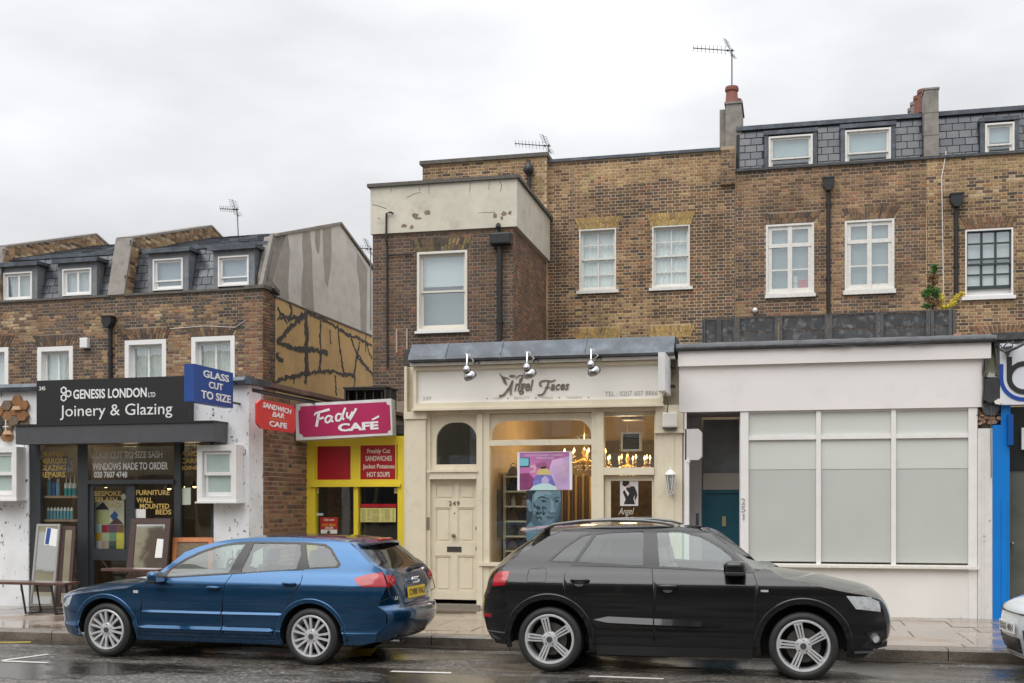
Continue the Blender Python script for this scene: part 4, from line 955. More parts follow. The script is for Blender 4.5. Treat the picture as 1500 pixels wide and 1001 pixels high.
# frames
fm = MB(); n0 = .03
def post(x0, x1, y0=700, d=.10, fr=L2, nn=n0, z0=.1, z1=None): a = fr.uv(x0, y0, nn)[0]; b = fr.uv(x1, y0, nn)[0]; fm.box(a, b, nn, nn + d, z0, z1 or ztop)
post(42, 59); post(113.5, 128.5, nn=.02); post(255, 264.5); post(309, 316, nn=.032)
za = L2.uv(190, 703)[1]; zb_ = L2.uv(190, 709)[1]
a, b = L2.uv(128.5, 700)[0], L2.uv(255, 700)[0]; fm.box(a + .003, b - .003, -.01, .14, zb_, za); fm.box(L2.uv(59, 700)[0], L2.uv(309, 700)[0], .05, .12, ztop - .09, ztop - .002)
post(187, 197, nn=.045, z1=zb_ - .002); fm.box(L2.uv(59, 800)[0], L2.uv(113.5, 800)[0], .05, .12, .1, L2.uv(86, 873)[1]); fm.box(L2.uv(197, 800)[0], L2.uv(309, 800)[0], .055, .125, .1, .35)
fm.build('shop_frame', DKGRY, shop)
dr = MB(); a, b = L2.uv(128.8, 760, .06)[0], L2.uv(187, 760, .06)[0]; gl = L2.rect(137, 714, 184.5, 804.5, .06)
dr.plate([(a, .12), (b, .12), (b, zb_ - .01), (a, zb_ - .01)], [[(gl[0], gl[2]), (gl[1], gl[2]), (gl[1], gl[3]), (gl[0], gl[3])], [(gl[0], .25), (gl[1], .25), (gl[1], gl[2] - .18), (gl[0], gl[2] - .18)]], .06, .11)
door = dr.build('shop_door', DKGRY, shop)
MB().box(gl[0] - .02, gl[1] + .02, .081, .087, gl[2] - .02, gl[3] + .02).build('pane', GLASS_S, door); MB().box(gl[0] - .02, gl[1] + .02, .081, .087, .23, gl[2] - .16).build('pane', GLASS_S, door)
for x0, y0, x1, y1 in ((59, 655, 113.5, 873), (128.5, 654, 255, 703), (197, 709, 255, 870), (264.5, 652, 309, 868)):
    s0, s1, z0, z1 = L2.rect(x0, y0, x1, y1, .08); MB().box(s0, s1, .085, .093, z0, z1).build('window_pane', GLASS_S, shop)
INTW = mat('shop_wall_taupe', (.13, .11, .085), .8, var=(1.5, .2)); INTF = mat('shop_floor', (.12, .09, .07), .6)
room(shop, oL + .02, oR - .02, .32, 3.6, .08, 2.95, INTW, INTF)
bk = MB(); bk.box(L2.uv(262, 700)[0], oR - .03, 1.2, 1.25, .1, 2.9); bk.build('inner_brick_wall', mat('inner_brick', (.12, .075, .05), .8, var=(12, .3)), shop)
brickwall(shop, L2, L2.uv(262, 700)[0] + .02, oR - .04, .4, 2.8, 1.19, lambda x, z: pick([(3, BRN), (2, MID), (2, DRK)]), nmax=0)
for i, px in enumerate((155, 248, 268, 285)):
    c = L2.uv(px, (712, 715, 712, 712)[i], 1.0); k = thing('pendant_lamp', 'small warm lamp hanging in the joinery shop, %s' % ('behind the door top', 'beside the FURNITURE lettering', 'left of the pair by the right pane', 'right of the pair by the right pane')[i], 'lamp', L2, (c[0], 1.0, c[1]), group='pendant lamps in the joinery shop')
    MB().ball((c[0], 1.0, c[1]), .035, 10).build('bulb', BULB, k, smooth=True); MB().lathe([(.02, .10), (.06, .03), (.09, -.01), (.085, -.01)], (c[0], 1.0, c[1])).build('lamp_shade', BLK, k)
for sx in (-3.2, -2.0, -.9): w_ = L2.W((sx, 1.7, 2.7)); lamp(w_, 7, (1, .74, .45), .15)
# signs
sg = thing('fascia_sign', 'black fascia sign reading Genesis London Ltd Joinery and Glazing', 'sign', L2, (-2.4, -.08, 3.0))
q = L2.rect(53.5, 557, 277, 620.5, -.14); sbx = MB(); sbx.box(q[0], q[1], -.14, -.003, q[2], q[3] + .03); sbx.build('sign_board', BLK, sg)
n_ = -.142
T('GENESIS LONDON', sg, TXTW, L2, 107.5, 569.5, 215, 583.5, n_, bold=.022); T('LTD', sg, TXTW, L2, 217.5, 575, 227.5, 582, n_, bold=.008)
T('Joinery & Glazing', sg, TXTW, L2, 88, 592, 252.5, 614, n_); T('245', sg, TXTW, L2, 57.5, 566.5, 66.5, 572, n_, bold=.012)
for hx, hy in ((93.5, 572), (100.5, 577), (93.5, 583)):
    c = L2.uv(hx, hy, n_); ro = .062; o6 = [(c[0] + ro * cos(pi / 6 + pi * i / 3), c[1] + ro * sin(pi / 6 + pi * i / 3)) for i in range(6)]; i6 = [(c[0] + ro * .62 * cos(pi / 6 + pi * i / 3), c[1] + ro * .62 * sin(pi / 6 + pi * i / 3)) for i in range(6)]
    j6 = [(c[0] + ro * .38 * cos(pi / 6 + pi * i / 3), c[1] + ro * .38 * sin(pi / 6 + pi * i / 3)) for i in range(6)]
    MB().plate(o6, [i6], n_ - .006, n_).build('logo_hexagon', TXTW, sg)
# window vinyls (children of the shop)
for t, x0, y0, x1, y1 in (('FRAMES', 60.5, 661.5, 93.5, 669), ('MIRRORS', 60, 671.5, 98, 679.5), ('GLAZING', 60, 681.5, 96.5, 689.5), ('REPAIRS', 60, 691.5, 95.5, 699.5)): T(t, shop, GOLD, L2, x0, y0, x1, y1, .083, bold=.02, depth=.002)
T('GLASS CUT TO SIZE SASH', shop, mat('white_vinyl_worn', (.70, .69, .66), .5), L2, 134, 661.5, 238, 671.5, .083, bold=.02, depth=.002); T('WINDOWS MADE TO ORDER', shop, TXTW, L2, 135.5, 677.5, 246, 688.5, .083, bold=.022, depth=.002); T('020 7607 4748', shop, TXTW, L2, 138, 691, 186.5, 700, .083, bold=.022, depth=.002)
for t, x0, y0, x1, y1 in (('FURNITURE', 199.5, 718, 248.5, 725.5), ('WALL', 200, 729, 223.5, 736.5), ('MOUNTED', 205, 738, 248, 745.5), ('BEDS', 228, 746.5, 251, 754), ('WARD', 264.8, 661, 290, 668.5), ('CARP', 265, 671.5, 290, 679), ('JOINE', 265.5, 682.5, 290, 690)): T(t, shop, GOLD, L2, x0, y0, x1, y1, .083, bold=.02, depth=.002)
GD = mat('gold_vinyl_dull', (.25, .18, .06), .5)
for t, x0, y0, x1, y1 in (('BESPOKE', 138.5, 719.5, 177, 727), ('SPLASH', 139, 728.5, 172, 735.5), ('BACK', 158, 737, 180.5, 744)): T(t, door, GD, L2, x0, y0, x1, y1, .078, bold=.02, depth=.002)
pa = lambda name, label, pts, m, n: props(flat(name, None, L2, pts, n, m), label)
def panel_thing(name, label, cat, fr, px, n, m, th=.004, group=None):
    P = fr.poly(px, n); base = (P[0][0], n, min(p[1] for p in P)); return MB().plate(P, [], n - th, n).single(name, label, cat, m, fr, base, group)
sp = thing('display_board', 'glass splashback sample board with coloured squares behind the shop door', 'sample board', L2, (gl[0], .2, gl[2]))
flat('board', sp, L2, [(138, 733), (182, 733), (182, 804), (138, 804)], .2, mat('board_cream', (.62, .60, .46), .5))
cols = {'c': (.40, .62, .62), 'r': (.36, .04, .06), 'p': (.12, .05, .12), 'b': (.20, .09, .06), 'o': (.72, .42, .05), 'g': (.52, .55, .36), 'G': (.17, .33, .2), 'y': (.72, .62, .06), 'w': (.66, .66, .66), 't': (.50, .38, .31), 'k': (.05, .09, .08), 'Y': (.68, .55, .08)}
for j, row in enumerate(('crpb', 'ogGy', 'wtkY')):
    for i, ch in enumerate(row):
        x0 = 138.3 + i * 10.8; y0 = 769 + j * 11.8; flat('colour_square', sp, L2, [(x0, y0), (x0 + 10.5, y0), (x0 + 10.5, y0 + 11.4), (x0, y0 + 11.4)], .196, mat('square_' + ch, cols[ch], .4))
flat('colour_shape', sp, L2, [(139, 747), (151, 735.5), (160, 747)], .196, BLK); flat('colour_shape', sp, L2, [(139, 748), (160, 748), (160, 768), (139, 768)], .196, mat('sample_lime', (.48, .48, .22), .5))
flat('colour_shape', sp, L2, [(161, 756), (168, 749), (173.5, 755), (166, 763)], .194, mat('sample_blue', (.03, .09, .30), .4)); flat('colour_shape', sp, L2, [(160, 768), (171, 758), (181, 768)], .195, mat('sample_brown', (.11, .05, .05), .4))
c = L2.uv(181, 728, .18); MB().plate(ell(c[0], c[1], .045, .05), [], .175, .18).single('door_sticker', 'round cream sticker on the shop door glass', 'sticker', mat('sticker_cream', (.7, .66, .5), .5), L2, (c[0], .18, c[1]))
pn = panel_thing('notice', 'small white notice on the glass below the MOUNTED lettering', 'notice', L2, [(197, 746), (213.5, 746), (213.5, 759), (197, 759)], .082, TXTW)
T('WE ARE OPEN', pn, mat('faint_print', (.45, .42, .44), .6), L2, 199, 754, 211, 756, .078, depth=.001) if False else None
panel_thing('notice', 'pale green notice sheet beside the right display window', 'notice', L2, [(264, 715.5), (279.5, 714.5), (279.5, 739.5), (264, 740)], .082, mat('notice_green', (.55, .62, .50), .6))
dk = mat('dark_sign_plastic', (.05, .05, .055), .5)
panel_thing('star_sign', 'dark jagged star shaped sign hanging inside the left shop pane', 'sign', L2, [(92, 669), (100, 668), (99, 673), (108, 671.5), (102, 678), (107, 687), (99, 684), (98, 690.5), (88, 690)], .35, dk)
# shelves with tubes and bottles
for k, (yb, ttl) in enumerate(((726.5, 'upper'), (761, 'lower'))):
    s0, s1, z0, z1 = L2.rect(58.5, yb, 113, yb + 3.3, .12); MB().box(s0, s1, .12, .5, z0, z1).single('shelf', '%s wooden shelf in the left shop pane' % ttl, 'shelf', WOODP, L2, (s0, .12, z0), 'shelves in the shop window')
    zs = z1 + .002
    if k == 0:
        for i, (px, yt, kind) in enumerate(((72, 699, 0), (79, 703, 1), (85, 702, 2), (97, 698, 3), (103, 697.5, 3), (109, 698, 3))):
            s_, z_ = L2.uv(px, yt, .25); h = z_ - zs; r = .030
            nm = ('blue canister with white cap, leftmost on the upper shelf', 'blue aerosol can second on the upper shelf', 'short blue bottle third on the upper shelf', None)[kind] or ('teal sealant tube with long white nozzle, %s of three' % ('left', 'middle', 'right')[i - 3])
            t = thing('bottle', nm, 'bottle', L2, (s_, .25, zs), 'bottles on the upper shelf')
            if kind == 3:
                MB().lathe([(0, 0), (r, 0), (r, h * .38), ], (s_, .25, zs), seg=14).build('label_band', mat('teal_label', (.05, .33, .36), .4), t, smooth=35); MB().lathe([(r, h * .38), (r, h * .62), (r * .3, h * .68), (r * .25, h * .8), (r * .12, h), (0, h)], (s_, .25, zs), seg=14).build('nozzle', WHT, t, smooth=35)
            else:
                MB().lathe([(0, 0), (r, 0), (r, h * .75), (r * .6, h * .84)], (s_, .25, zs), seg=14).build('body', mat('canister_blue%d' % kind, ((.12, .33, .45), (.05, .14, .36), (.20, .42, .55))[kind], .4), t, smooth=35); MB().lathe([(r * .62, h * .84), (r * .62, h), (0, h)], (s_, .25, zs), seg=14).build('cap', WHT if kind != 1 else DKGRY, t, smooth=35)
    else:
        for i in range(8):
            px = 70.8 + i * 4.9; s_, z_ = L2.uv(px, 743, .25); h = z_ - zs; t = thing('bottle', 'slim blue and white bottle, %s from the left on the lower shelf' % ('first', 'second', 'third', 'fourth', 'fifth', 'sixth', 'seventh', 'eighth')[i], 'bottle', L2, (s_, .25, zs), 'row of eight blue bottles on the lower shelf')
            MB().lathe([(0, 0), (.024, 0), (.024, h * .7)], (s_, .25, zs), seg=12).build('body', mat('bottle_blue', (.16, .38, .46), .4), t, smooth=35); MB().lathe([(.024, h * .7), (.022, h * .86), (.010, h * .9), (.010, h), (0, h)], (s_, .25, zs), seg=12).build('cap', WHT, t, smooth=35)
# two display sash windows hung on the wall
MG = mat('pale_green_glass', (.44, .54, .50), .08, var=(2, .12), spec=.8)
def display_window(x0, y0, x1, y1, label, side):
    s0, s1, z0, z1 = L2.rect(x0, y0, x1, y1, -.22); t = thing('display_window', label, 'window', L2, (s0, -.1, z0))
    m = MB(); m.frame(s0, s1, z0, z1, .085, -.22, -.004, wb=.07, wt=.09); m.box(s0 - .02, s1 + .03, -.25, -.004, z0 - .025, z0 - .002); m.build('outer_frame', WHT, t)
    a, b, c, d = s0 + .09, s1 - .09, z0 + .075, z1 - .095; zm = (c + d) / 2
    m = MB(); m.frame(a, b, zm - .02, d, .05, -.17, -.13); m.frame(a, b, c, zm + .02, .05, -.128, -.09, wb=.07); sf = m.build('sash_frame', WHT, t)
    MB().box(a + .05, b - .05, -.152, -.148, zm + .03, d - .05).build('pane', MG, sf); MB().box(a + .05, b - .05, -.112, -.108, c + .07, zm - .03).build('pane', MG, sf)
    MB().box(s0 + .01, s1 - .01, -.085, -.006, z0 + .01, z1 - .01).build('back_board', WHT, t)
display_window(288.5, 652, 346, 735, 'white sample sash window fixed to the flecked wall right of the shop', 1); display_window(-34, 655, 24, 732, 'white sample sash window cut by the left photo edge', 0)
# blue projecting box sign
SIGNB = mat('sign_blue', (.025, .075, .28), .35, var=(3, .1))
bs = thing('projecting_sign', 'blue projecting box sign reading glass cut to size', 'sign', WORLD, (-7.95, 15.6, 2.9))
X0 = -8.00; (ya, zta) = WORLD.nz(284, 532.5, X0); (yb, ztb) = WORLD.nz(341.5, 547, X0); zba = WORLD.nz(284, 588, X0)[1]
zt_, zb2 = (zta + ztb) / 2, zba
MB().box(X0 - .15, X0, ya, yb, zb2, zt_).build('sign_box', SIGNB, bs)
for t, f0, f1, g0, g1 in (('GLASS', .22, .88, .70, .90), ('CUT', .36, .72, .43, .62), ('TO SIZE', .17, .93, .12, .34)):
    text(t, bs, TXTW, ya + (yb - ya) * f0, ya + (yb - ya) * f1, zb2 + (zt_ - zb2) * g0, zb2 + (zt_ - zb2) * g1, 0, bold=.025, fn=lambda a, b, q: (X0 + .002 - q, a, b))
br = MB()
for zz in (zt_ - .14, zb2 + .08): br.box(X0 - .09, X0 - .06, yb, 16.45, zz, zz + .03)
br.build('bracket', IRON, bs)
# red hanging sign
RS = mat('sign_red', (.62, .035, .03), .4, var=(3, .1)); rs = thing('hanging_sign', 'red hanging sign reading sandwich bar cafe with clipped corners', 'sign', WORLD, (-7.5, 16.6, 2.9)); X1 = -7.50
(ya, za) = WORLD.nz(376.5, 582, X1); (yb, zb3) = WORLD.nz(433, 632.5, X1); zt_ = za - .02; c_ = .07
zlo = WORLD.nz(376.5, 623, X1)[1] - .04
MB().plate([(ya + c_ * 2, zlo), (yb - c_, zlo), (yb, zlo + c_), (yb, zt_ - c_), (yb - c_, zt_), (ya + c_ * 2, zt_), (ya, zt_ - c_), (ya, zlo + c_)], [], X1 - .03, X1, plane='nz').build('sign_board', RS, rs)
H = zt_ - zlo; Wd = yb - ya; fn = lambda a, b, q: (X1 + .002 - q, a, b)
text('SANDWICH', rs, TXTW, ya + .13 * Wd, ya + .88 * Wd, zlo + .70 * H, zlo + .89 * H, 0, bold=.02, shear=.25, fn=fn, rot=-.03); text('BAR', rs, TXTW, ya + .37 * Wd, ya + .68 * Wd, zlo + .47 * H, zlo + .65 * H, 0, bold=.02, shear=.25, fn=fn); text('CAFE', rs, TXTW, ya + .30 * Wd, ya + .76 * Wd, zlo + .12 * H, zlo + .32 * H, 0, bold=.025, fn=fn)
MB().box(X1, X1 + .004, ya + .3 * Wd, ya + .77 * Wd, zlo + .385 * H, zlo + .405 * H).build('underline', mat('line_orange', (.7, .3, .02), .4), rs)
br = MB(); br.tube([(X1 - .015, ya + .1, zt_ + .10), (X1 - .015, 18.4, zt_ + .12)], .018, 6); br.tube([(X1 - .015, ya + .2, zt_), (X1 - .015, ya + .2, zt_ + .1)], .006, 5); br.tube([(X1 - .015, yb - .2, zt_), (X1 - .015, yb - .2, zt_ + .1)], .006, 5); br.build('bracket', IRON, rs)
# hexagon timber feature
hx = thing('hexagon_wall_art', 'wooden hexagon shelf cluster on the white wall at the left edge', 'wall decoration', L2, (L2.uv(10, 600)[0], 0, 3.0))
for i, (x, y, c) in enumerate(((24, 587, 0), (34, 594, 0), (10.5, 594, 1), (34, 609.5, 0), (-2, 602, 0), (11, 610, 0), (23.5, 602, 0), (22, 617, 1), (34, 622, 1), (0, 617, 2), (-2, 632, 2), (10.5, 640, 0), (10.5, 626, 1))):
    s_, z_ = L2.uv(x, y, -.05); r = .098; o6 = [(s_ + r * cos(pi * k / 3), z_ + r * .92 * sin(pi * k / 3)) for k in range(6)]
    MB().plate(o6, [], -.05 - .012 * (i % 4), -.004).build('hexagon', (mat('oak_hex', (.27, .13, .05), .6, var=(12, .3)), mat('grey_oak_hex', (.17, .12, .08), .7, var=(12, .3)), mat('dark_hex', (.045, .04, .035), .6))[c], hx)
for x, y in ((24, 598), (11, 634)):
    P = L2.poly([(x - 6, y + 2.5), (x - 4, y - 3), (x + 4, y - 3), (x + 6, y + 2.5)], -.12); MB().plate(P, [], -.14, -.1).build('shelf', mat('light_ply', (.62, .40, .24), .6), hx)
P = L2.uv(8.5, 623, -.1); cr_ = MB().box(P[0] - .006, P[0] + .006, -.11, -.09, P[1] - .09, P[1] + .09).box(P[0] - .06, P[0] + .06, -.109, -.091, P[1] - .03, P[1] - .018).build('cross', WHT, hx)
# leaning mirrors
MIRR = mat('mirror_silver', (.82, .83, .80), .03, metal=1.0)
def mirror(label, pts, lean, n_low, fw, fm_, m=None, name='mirror', backn=None):
    """px corners: bl, br, tr, tl; leans back by `lean` metres at the top"""
    Z = [L2.uv(x, y, n_low if i < 2 else n_low + lean) for i, (x, y) in enumerate(pts)]; N_ = [n_low, n_low, n_low + lean, n_low + lean]
    P = [Vector((z[0], n, z[1])) for z, n in zip(Z, N_)]; zb = .122; P[0].z = max(P[0].z, zb); P[1].z = max(P[1].z, zb)
    base = (P[0].x, n_low, P[0].z); t = thing(name, label, 'mirror' if name == 'mirror' else 'picture frame', L2, base)
    nrm = (P[1] - P[0]).cross(P[3] - P[0]).normalized(); nrm = -nrm if nrm.y > 0 else nrm; w_ = (P[1] - P[0]).length; h_ = (P[3] - P[0]).length
    def pt(u, v, d): a = P[0].lerp(P[1], u).lerp(P[3].lerp(P[2], u), v); return tuple(a + nrm * d)
    fu, fv = fw / w_, fw / h_; fr_ = MB()
    for (u0, u1, v0, v1) in ((0, fu, 0, 1), (1 - fu, 1, 0, 1), (fu, 1 - fu, 0, fv), (fu, 1 - fu, 1 - fv, 1)):
        q = [pt(u0, v0, .02), pt(u1, v0, .02), pt(u1, v1, .02), pt(u0, v1, .02), pt(u0, v0, -.02), pt(u1, v0, -.02), pt(u1, v1, -.02), pt(u0, v1, -.02)]
        fr_.add(q, [(0, 1, 2, 3), (7, 6, 5, 4), (0, 4, 5, 1), (1, 5, 6, 2), (2, 6, 7, 3), (3, 7, 4, 0)])
    fr_.build('frame', fm_, t); MB().add([pt(fu, fv, .005), pt(1 - fu, fv, .005), pt(1 - fu, 1 - fv, .005), pt(fu, 1 - fv, .005), pt(fu, fv, -.015), pt(1 - fu, fv, -.015), pt(1 - fu, 1 - fv, -.015), pt(fu, 1 - fv, -.015)], [(0, 1, 2, 3), (7, 6, 5, 4)]).build('mirror_glass', m or MIRR, t)
    return t, pt
SILV = mat('silver_frame', (.45, .44, .42), .35, metal=.5)
t, pt = mirror('tall silver-edged mirror leaning outside the shop, leftmost, with a white paper stuck on', [(44, 888), (79, 888), (89, 768), (55, 768)], .20, -.55, .035, SILV)
nt_ = MB().add([pt(.38, .75, .012), pt(.98, .72, .012), pt(1.0, .93, .012), pt(.42, .96, .012)], [(0, 1, 2, 3)]).build('paper_notice', TXTW, t)
MB().add([pt(.42, .755, .014), pt(.58, .748, .014), pt(.63, .945, .014), pt(.46, .953, .014)], [(0, 1, 2, 3)]).build('notice_print', SIGNB, t)
mirror('narrow dark wood framed mirror leaning beside the silver mirror', [(83, 889), (104, 889), (112, 771), (91, 771)], .20, -.50, .06, WALNUT)
t, pt = mirror('dark wood framed mirror leaning against the shop door right pane', [(185.5, 850), (243, 850), (251, 760), (193, 760)], .17, -.40, .09, WALNUT)
MB().add([pt(.68, .36, .012), pt(.96, .36, .012), pt(.93, .66, .012), pt(.70, .67, .012)], [(0, 1, 2, 3)]).build('paper_notice', TXTW, t)
t, pt = mirror('orange wooden picture frame leaning against the right shop pane', [(251, 870), (311, 870), (312, 788), (254.5, 788)], .2, -.30, .07, mat('orange_pine', (.52, .19, .07), .45, var=(6, .12)), m=mat('cork_board', (.19, .14, .09), .8, var=(40, .5)), name='picture_frame')
# benches
def bench(label, x0, x1, y, yl, n0, depth, legs, xleg=False):
    s0, zt_ = L2.uv(x0, y, n0); s1 = L2.uv(x1, y, n0)[0]; t = thing('bench', label, 'bench', L2, (s0, n0, .12))
    m = MB(); k = 3
    for i in range(k): m.rbox(((s0 + s1) / 2, n0 + depth * (i + .5) / k, zt_ - .02), (s1 - s0, depth / k - .012, .04), .006)
    m.build('seat', mat('bench_wood', (.11, .06, .048), .28, var=(8, .3)), t)
    for lx in legs:
        a = L2.uv(lx, y, n0)[0]; l = MB()
        if xleg: l.tube([(a - .28, n0 + .03, zt_ + .28), (a + .30, n0 + depth - .03, .13)], .013, 6); l.tube([(a + .30, n0 + .03, zt_ - .05), (a - .30, n0 + depth - .03, .13)], .013, 6)
        else:
            l.tube([(a + .03, n0 + .04, zt_ - .04), (a + .11, n0 + .04, .135), (a + .11, n0 + depth - .04, .135), (a + .03, n0 + depth - .04, zt_ - .04)], .018, 6)
        l.build('leg', IRON, t)
bench('low reddish wood bench with black metal legs at the far left', -70, 93, 851, 0, -1.25, .42, (-50, 26, 70)); bench('folding slatted table with thin crossed legs in front of the shop door', 147, 229, 833, 0, -.85, .35, (160,), True)

# ---------------------------------------------------------------- cafe
YELP = mat('yellow_gloss', (.86, .68, .05), .3, var=(3, .06)); REDP = mat('red_panel', (.40, .012, .022), .3, var=(2, .12))
cf = thing('cafe_kiosk', 'narrow yellow fronted cafe squeezed between the joinery shop and salon', 'cafe', CF, (-7, 0, .1))
c0, c1 = CF.uv(450, 700)[0], CF.uv(594, 700)[0]
MB().box(c0 - .05, c1, 0, 4.5, 2.95, 3.1).build('flat_roof', FELT, cf)
m = MB(); xs = lambda x, y=700: CF.uv(x, y)[0]; zz = lambda y, x=522: CF.uv(x, y)[1]
zT = zz(640); m.box(c0, xs(463.5), -.06, .08, .1, zT); m.box(xs(584), c1, -.06, .08, .1, zT); m.box(xs(463.5), xs(584), -.04, .08, zz(652), zT); m.box(xs(463.5), xs(584), -.055, .08, zz(713), zz(703)); m.box(xs(515), xs(528), -.03, .08, zz(703), zz(652)); m.box(xs(519.5), xs(526), -.05, .08, .1, zz(713))
m.box(xs(463.5), xs(519.5), -.02, .08, .1, .5); m.box(xs(526), xs(584), -.02, .08, .1, .5); m.box(xs(458), xs(589), -.10, -.062, zz(713.5), zz(709.5))
m.build('timber_front', YELP, cf)
for x0, y0, x1, y1, i in ((465, 654, 514.5, 703, 0), (528.5, 652.5, 580, 702.5, 1)):
    s0, s1, z0, z1 = CF.rect(x0, y0, x1, y1, -.02); pn = MB().box(s0, s1, -.022, .02, z0, z1).build('red_panel', REDP, cf)
    MB().frame(s0 - .02, s1 + .02, z0 - .02, z1 + .02, .02, -.05, .0).build('panel_bead', YELP, cf)
TC = mat('cream_lettering', (.80, .74, .62), .5)
for t, x0, y0, x1, y1 in (('Freshly Cut', 538, 657.5, 571.5, 666), ('SANDWICHES', 535.5, 668, 574, 675.5), ('Jacket Potatoes', 531.5, 680, 578, 688.5), ('HOT SOUPS', 537.5, 691.5, 571, 699)): T(t, cf, TC, CF, x0, y0, x1, y1, -.023, bold=.018, depth=.002)
for x0, x1 in ((463.5, 519.5), (526, 584)): s0, s1 = xs(x0), xs(x1); MB().box(s0, s1, .03, .036, .5, zz(713)).build('window_pane', GLASS_S, cf)
room(cf, c0 + .05, c1 - .05, .085, 3.5, .08, 2.92, mat('cafe_wall', (.13, .12, .11), .8), INTF)
m = MB(); a = xs(464); m.box(c0 + .06, xs(493), 1.0, 1.05, .1, 2.3); m.build('inner_brick_wall', mat('inner_brick_b', (.20, .13, .085), .8, var=(14, .35)), cf)
m = MB(); m.box(xs(493), xs(495.5), .9, .95, .1, 2.35); m.build('door_edge', WHT, cf)
for px in (508, 513.5): MB().box(xs(px - 1.2), xs(px + 1.2), .7, .74, .6, 2.2).build('door_bar', mat('mahogany', (.10, .035, .02), .4), cf)
MB().box(c0 + .06, c1 - .1, 1.5, 2.0, .1, 1.0).build('counter', mat('counter_steel', (.25, .27, .27), .3, metal=.6), cf)
mb_ = panel_thing('menu_board', 'yellow menu sheet with a red header in the right cafe pane', 'menu', CF, [(528, 744.5), (580, 744.5), (580, 765), (528, 765)], .024, mat('menu_yellow', (.66, .62, .22), .5))
BB = (BASE[mb_])
def addto(o, fr, base, mbb, name, m): c = bpy.data.objects.new(name, mbb.mesh(name, m, False, base)); COL.objects.link(c); c.parent = o; return c
P = CF.poly([(528, 744.5)], .024)[0]; bs_ = (P[0], .024, CF.uv(528, 765, .024)[1]); bs_ = (P[0], .024, min(p[1] for p in CF.poly([(528, 744.5), (580, 744.5), (580, 765), (528, 765)], .024)))
hd = MB().plate(CF.poly([(528, 738.5), (581, 738.5), (581, 743.6), (528, 743.6)], .022), [], .018, .0195); addto(mb_, CF, bs_, hd, 'menu_header', REDP)
gl_ = MB(); INK = mat('menu_ink', (.22, .21, .08), .6)
for k in range(14):
    y = 746.3 + k * 1.3
    for x0, x1 in ((529.5, 536), (538, 543), (545.5, 556), (559, 561), (563.5, 572), (575, 578)):
        if random.random() < .85: P4 = CF.poly([(x0, y), (x1 - random.uniform(0, 2), y), (x1, y + .5), (x0, y + .5)], .0195); gl_.add([(a, .0185, b) for a, b in P4], [(0, 1, 2, 3)])
for x in (544.3, 562): P4 = CF.poly([(x, 745), (x + .4, 745), (x + .4, 764.5), (x, 764.5)], .0195); gl_.add([(a, .0185, b) for a, b in P4], [(0, 1, 2, 3)])
addto(mb_, CF, bs_, gl_, 'menu_text', INK)
lc = thing('price_sign', 'red and white price poster low in the left cafe pane', 'poster', CF, (xs(470), .02, .9))
flat('poster_top', lc, CF, [(469.5, 758), (495, 758), (495, 775.5), (469.5, 775.5)], .024, mat('poster_red', (.45, .03, .02), .4)); flat('poster_base', lc, CF, [(470, 776), (494, 776), (494, 792), (470, 792)], .024, TXTW)
T('Daily Lunch', lc, TXTW, CF, 475, 760, 489.5, 764, .019, bold=.02, depth=.001); T('ANY MEAL', lc, mat('line_yellow', (.75, .5, .03), .5), CF, 471.5, 767.5, 492.5, 770.5, .019, bold=.02, depth=.001); T('£3.50', lc, TXTW, CF, 476, 771.5, 488, 775, .019, bold=.03, depth=.001)
c = CF.uv(481.5, 780.5, .02); flat('poster_print', lc, CF, [(c[0] + .03 * cos(i * .5) * 1.0, c[1] + .04 * sin(i * .5)) for i in range(12)], .0195, mat('poster_photo', (.12, .08, .03), .5), px=False)
for x0, x1, lb in ((461.5, 467, 'left'), (577.5, 584, 'right')):
    o = panel_thing('sticker', 'small pale yellow sticker in the top %s corner of the cafe glazing' % lb, 'sticker', CF, [(x0, 715), (x1, 715), (x1, 723), (x0, 723)], .024, mat('sticker_yellow', (.68, .62, .30), .5))
panel_thing('sticker', 'thin pale blue sticker above the price poster', 'sticker', CF, [(463, 752), (473.5, 752), (473.5, 755.5), (463, 755.5)], .024, mat('sticker_blue', (.48, .6, .6), .5))
# magenta box sign, slightly rolled
fs = Frame(-7.22, 18.02, 7); fsg = thing('fascia_sign', 'tilted white box sign with magenta panel reading Fady Cafe', 'sign', fs, (0, 0, 2.9))
P = [fs.uv(433, 592), fs.uv(433.5, 645.5), fs.uv(575, 637.5), fs.uv(573, 584)]
MAG = mat('sign_magenta', (.42, .02, .10), .35, var=(1.5, .12))
MB().plate(P, [], 0, .32).build('sign_box', mat('sign_box_white', (.66, .65, .64), .45, var=(5, .12), col2=(.35, .33, .31), band=(12, .62, .75)), fsg)
q = [(438, 596.5), (568, 588.5), (571, 591), (572.5, 594), (579 - 4, 632), (571, 633.5), (569, 636), (442, 641), (440, 637.5), (437.5, 636), (436.5, 603), (438, 600)]
q = [(440, 595.5), (566, 589), (566.5, 592.5), (571, 594), (572.5, 630), (568.5, 631), (568, 634.5), (444.5, 640.5), (443, 637), (438.5, 635), (437, 603), (440, 600)]
flat('magenta_panel', fsg, fs, q, -.001, MAG)
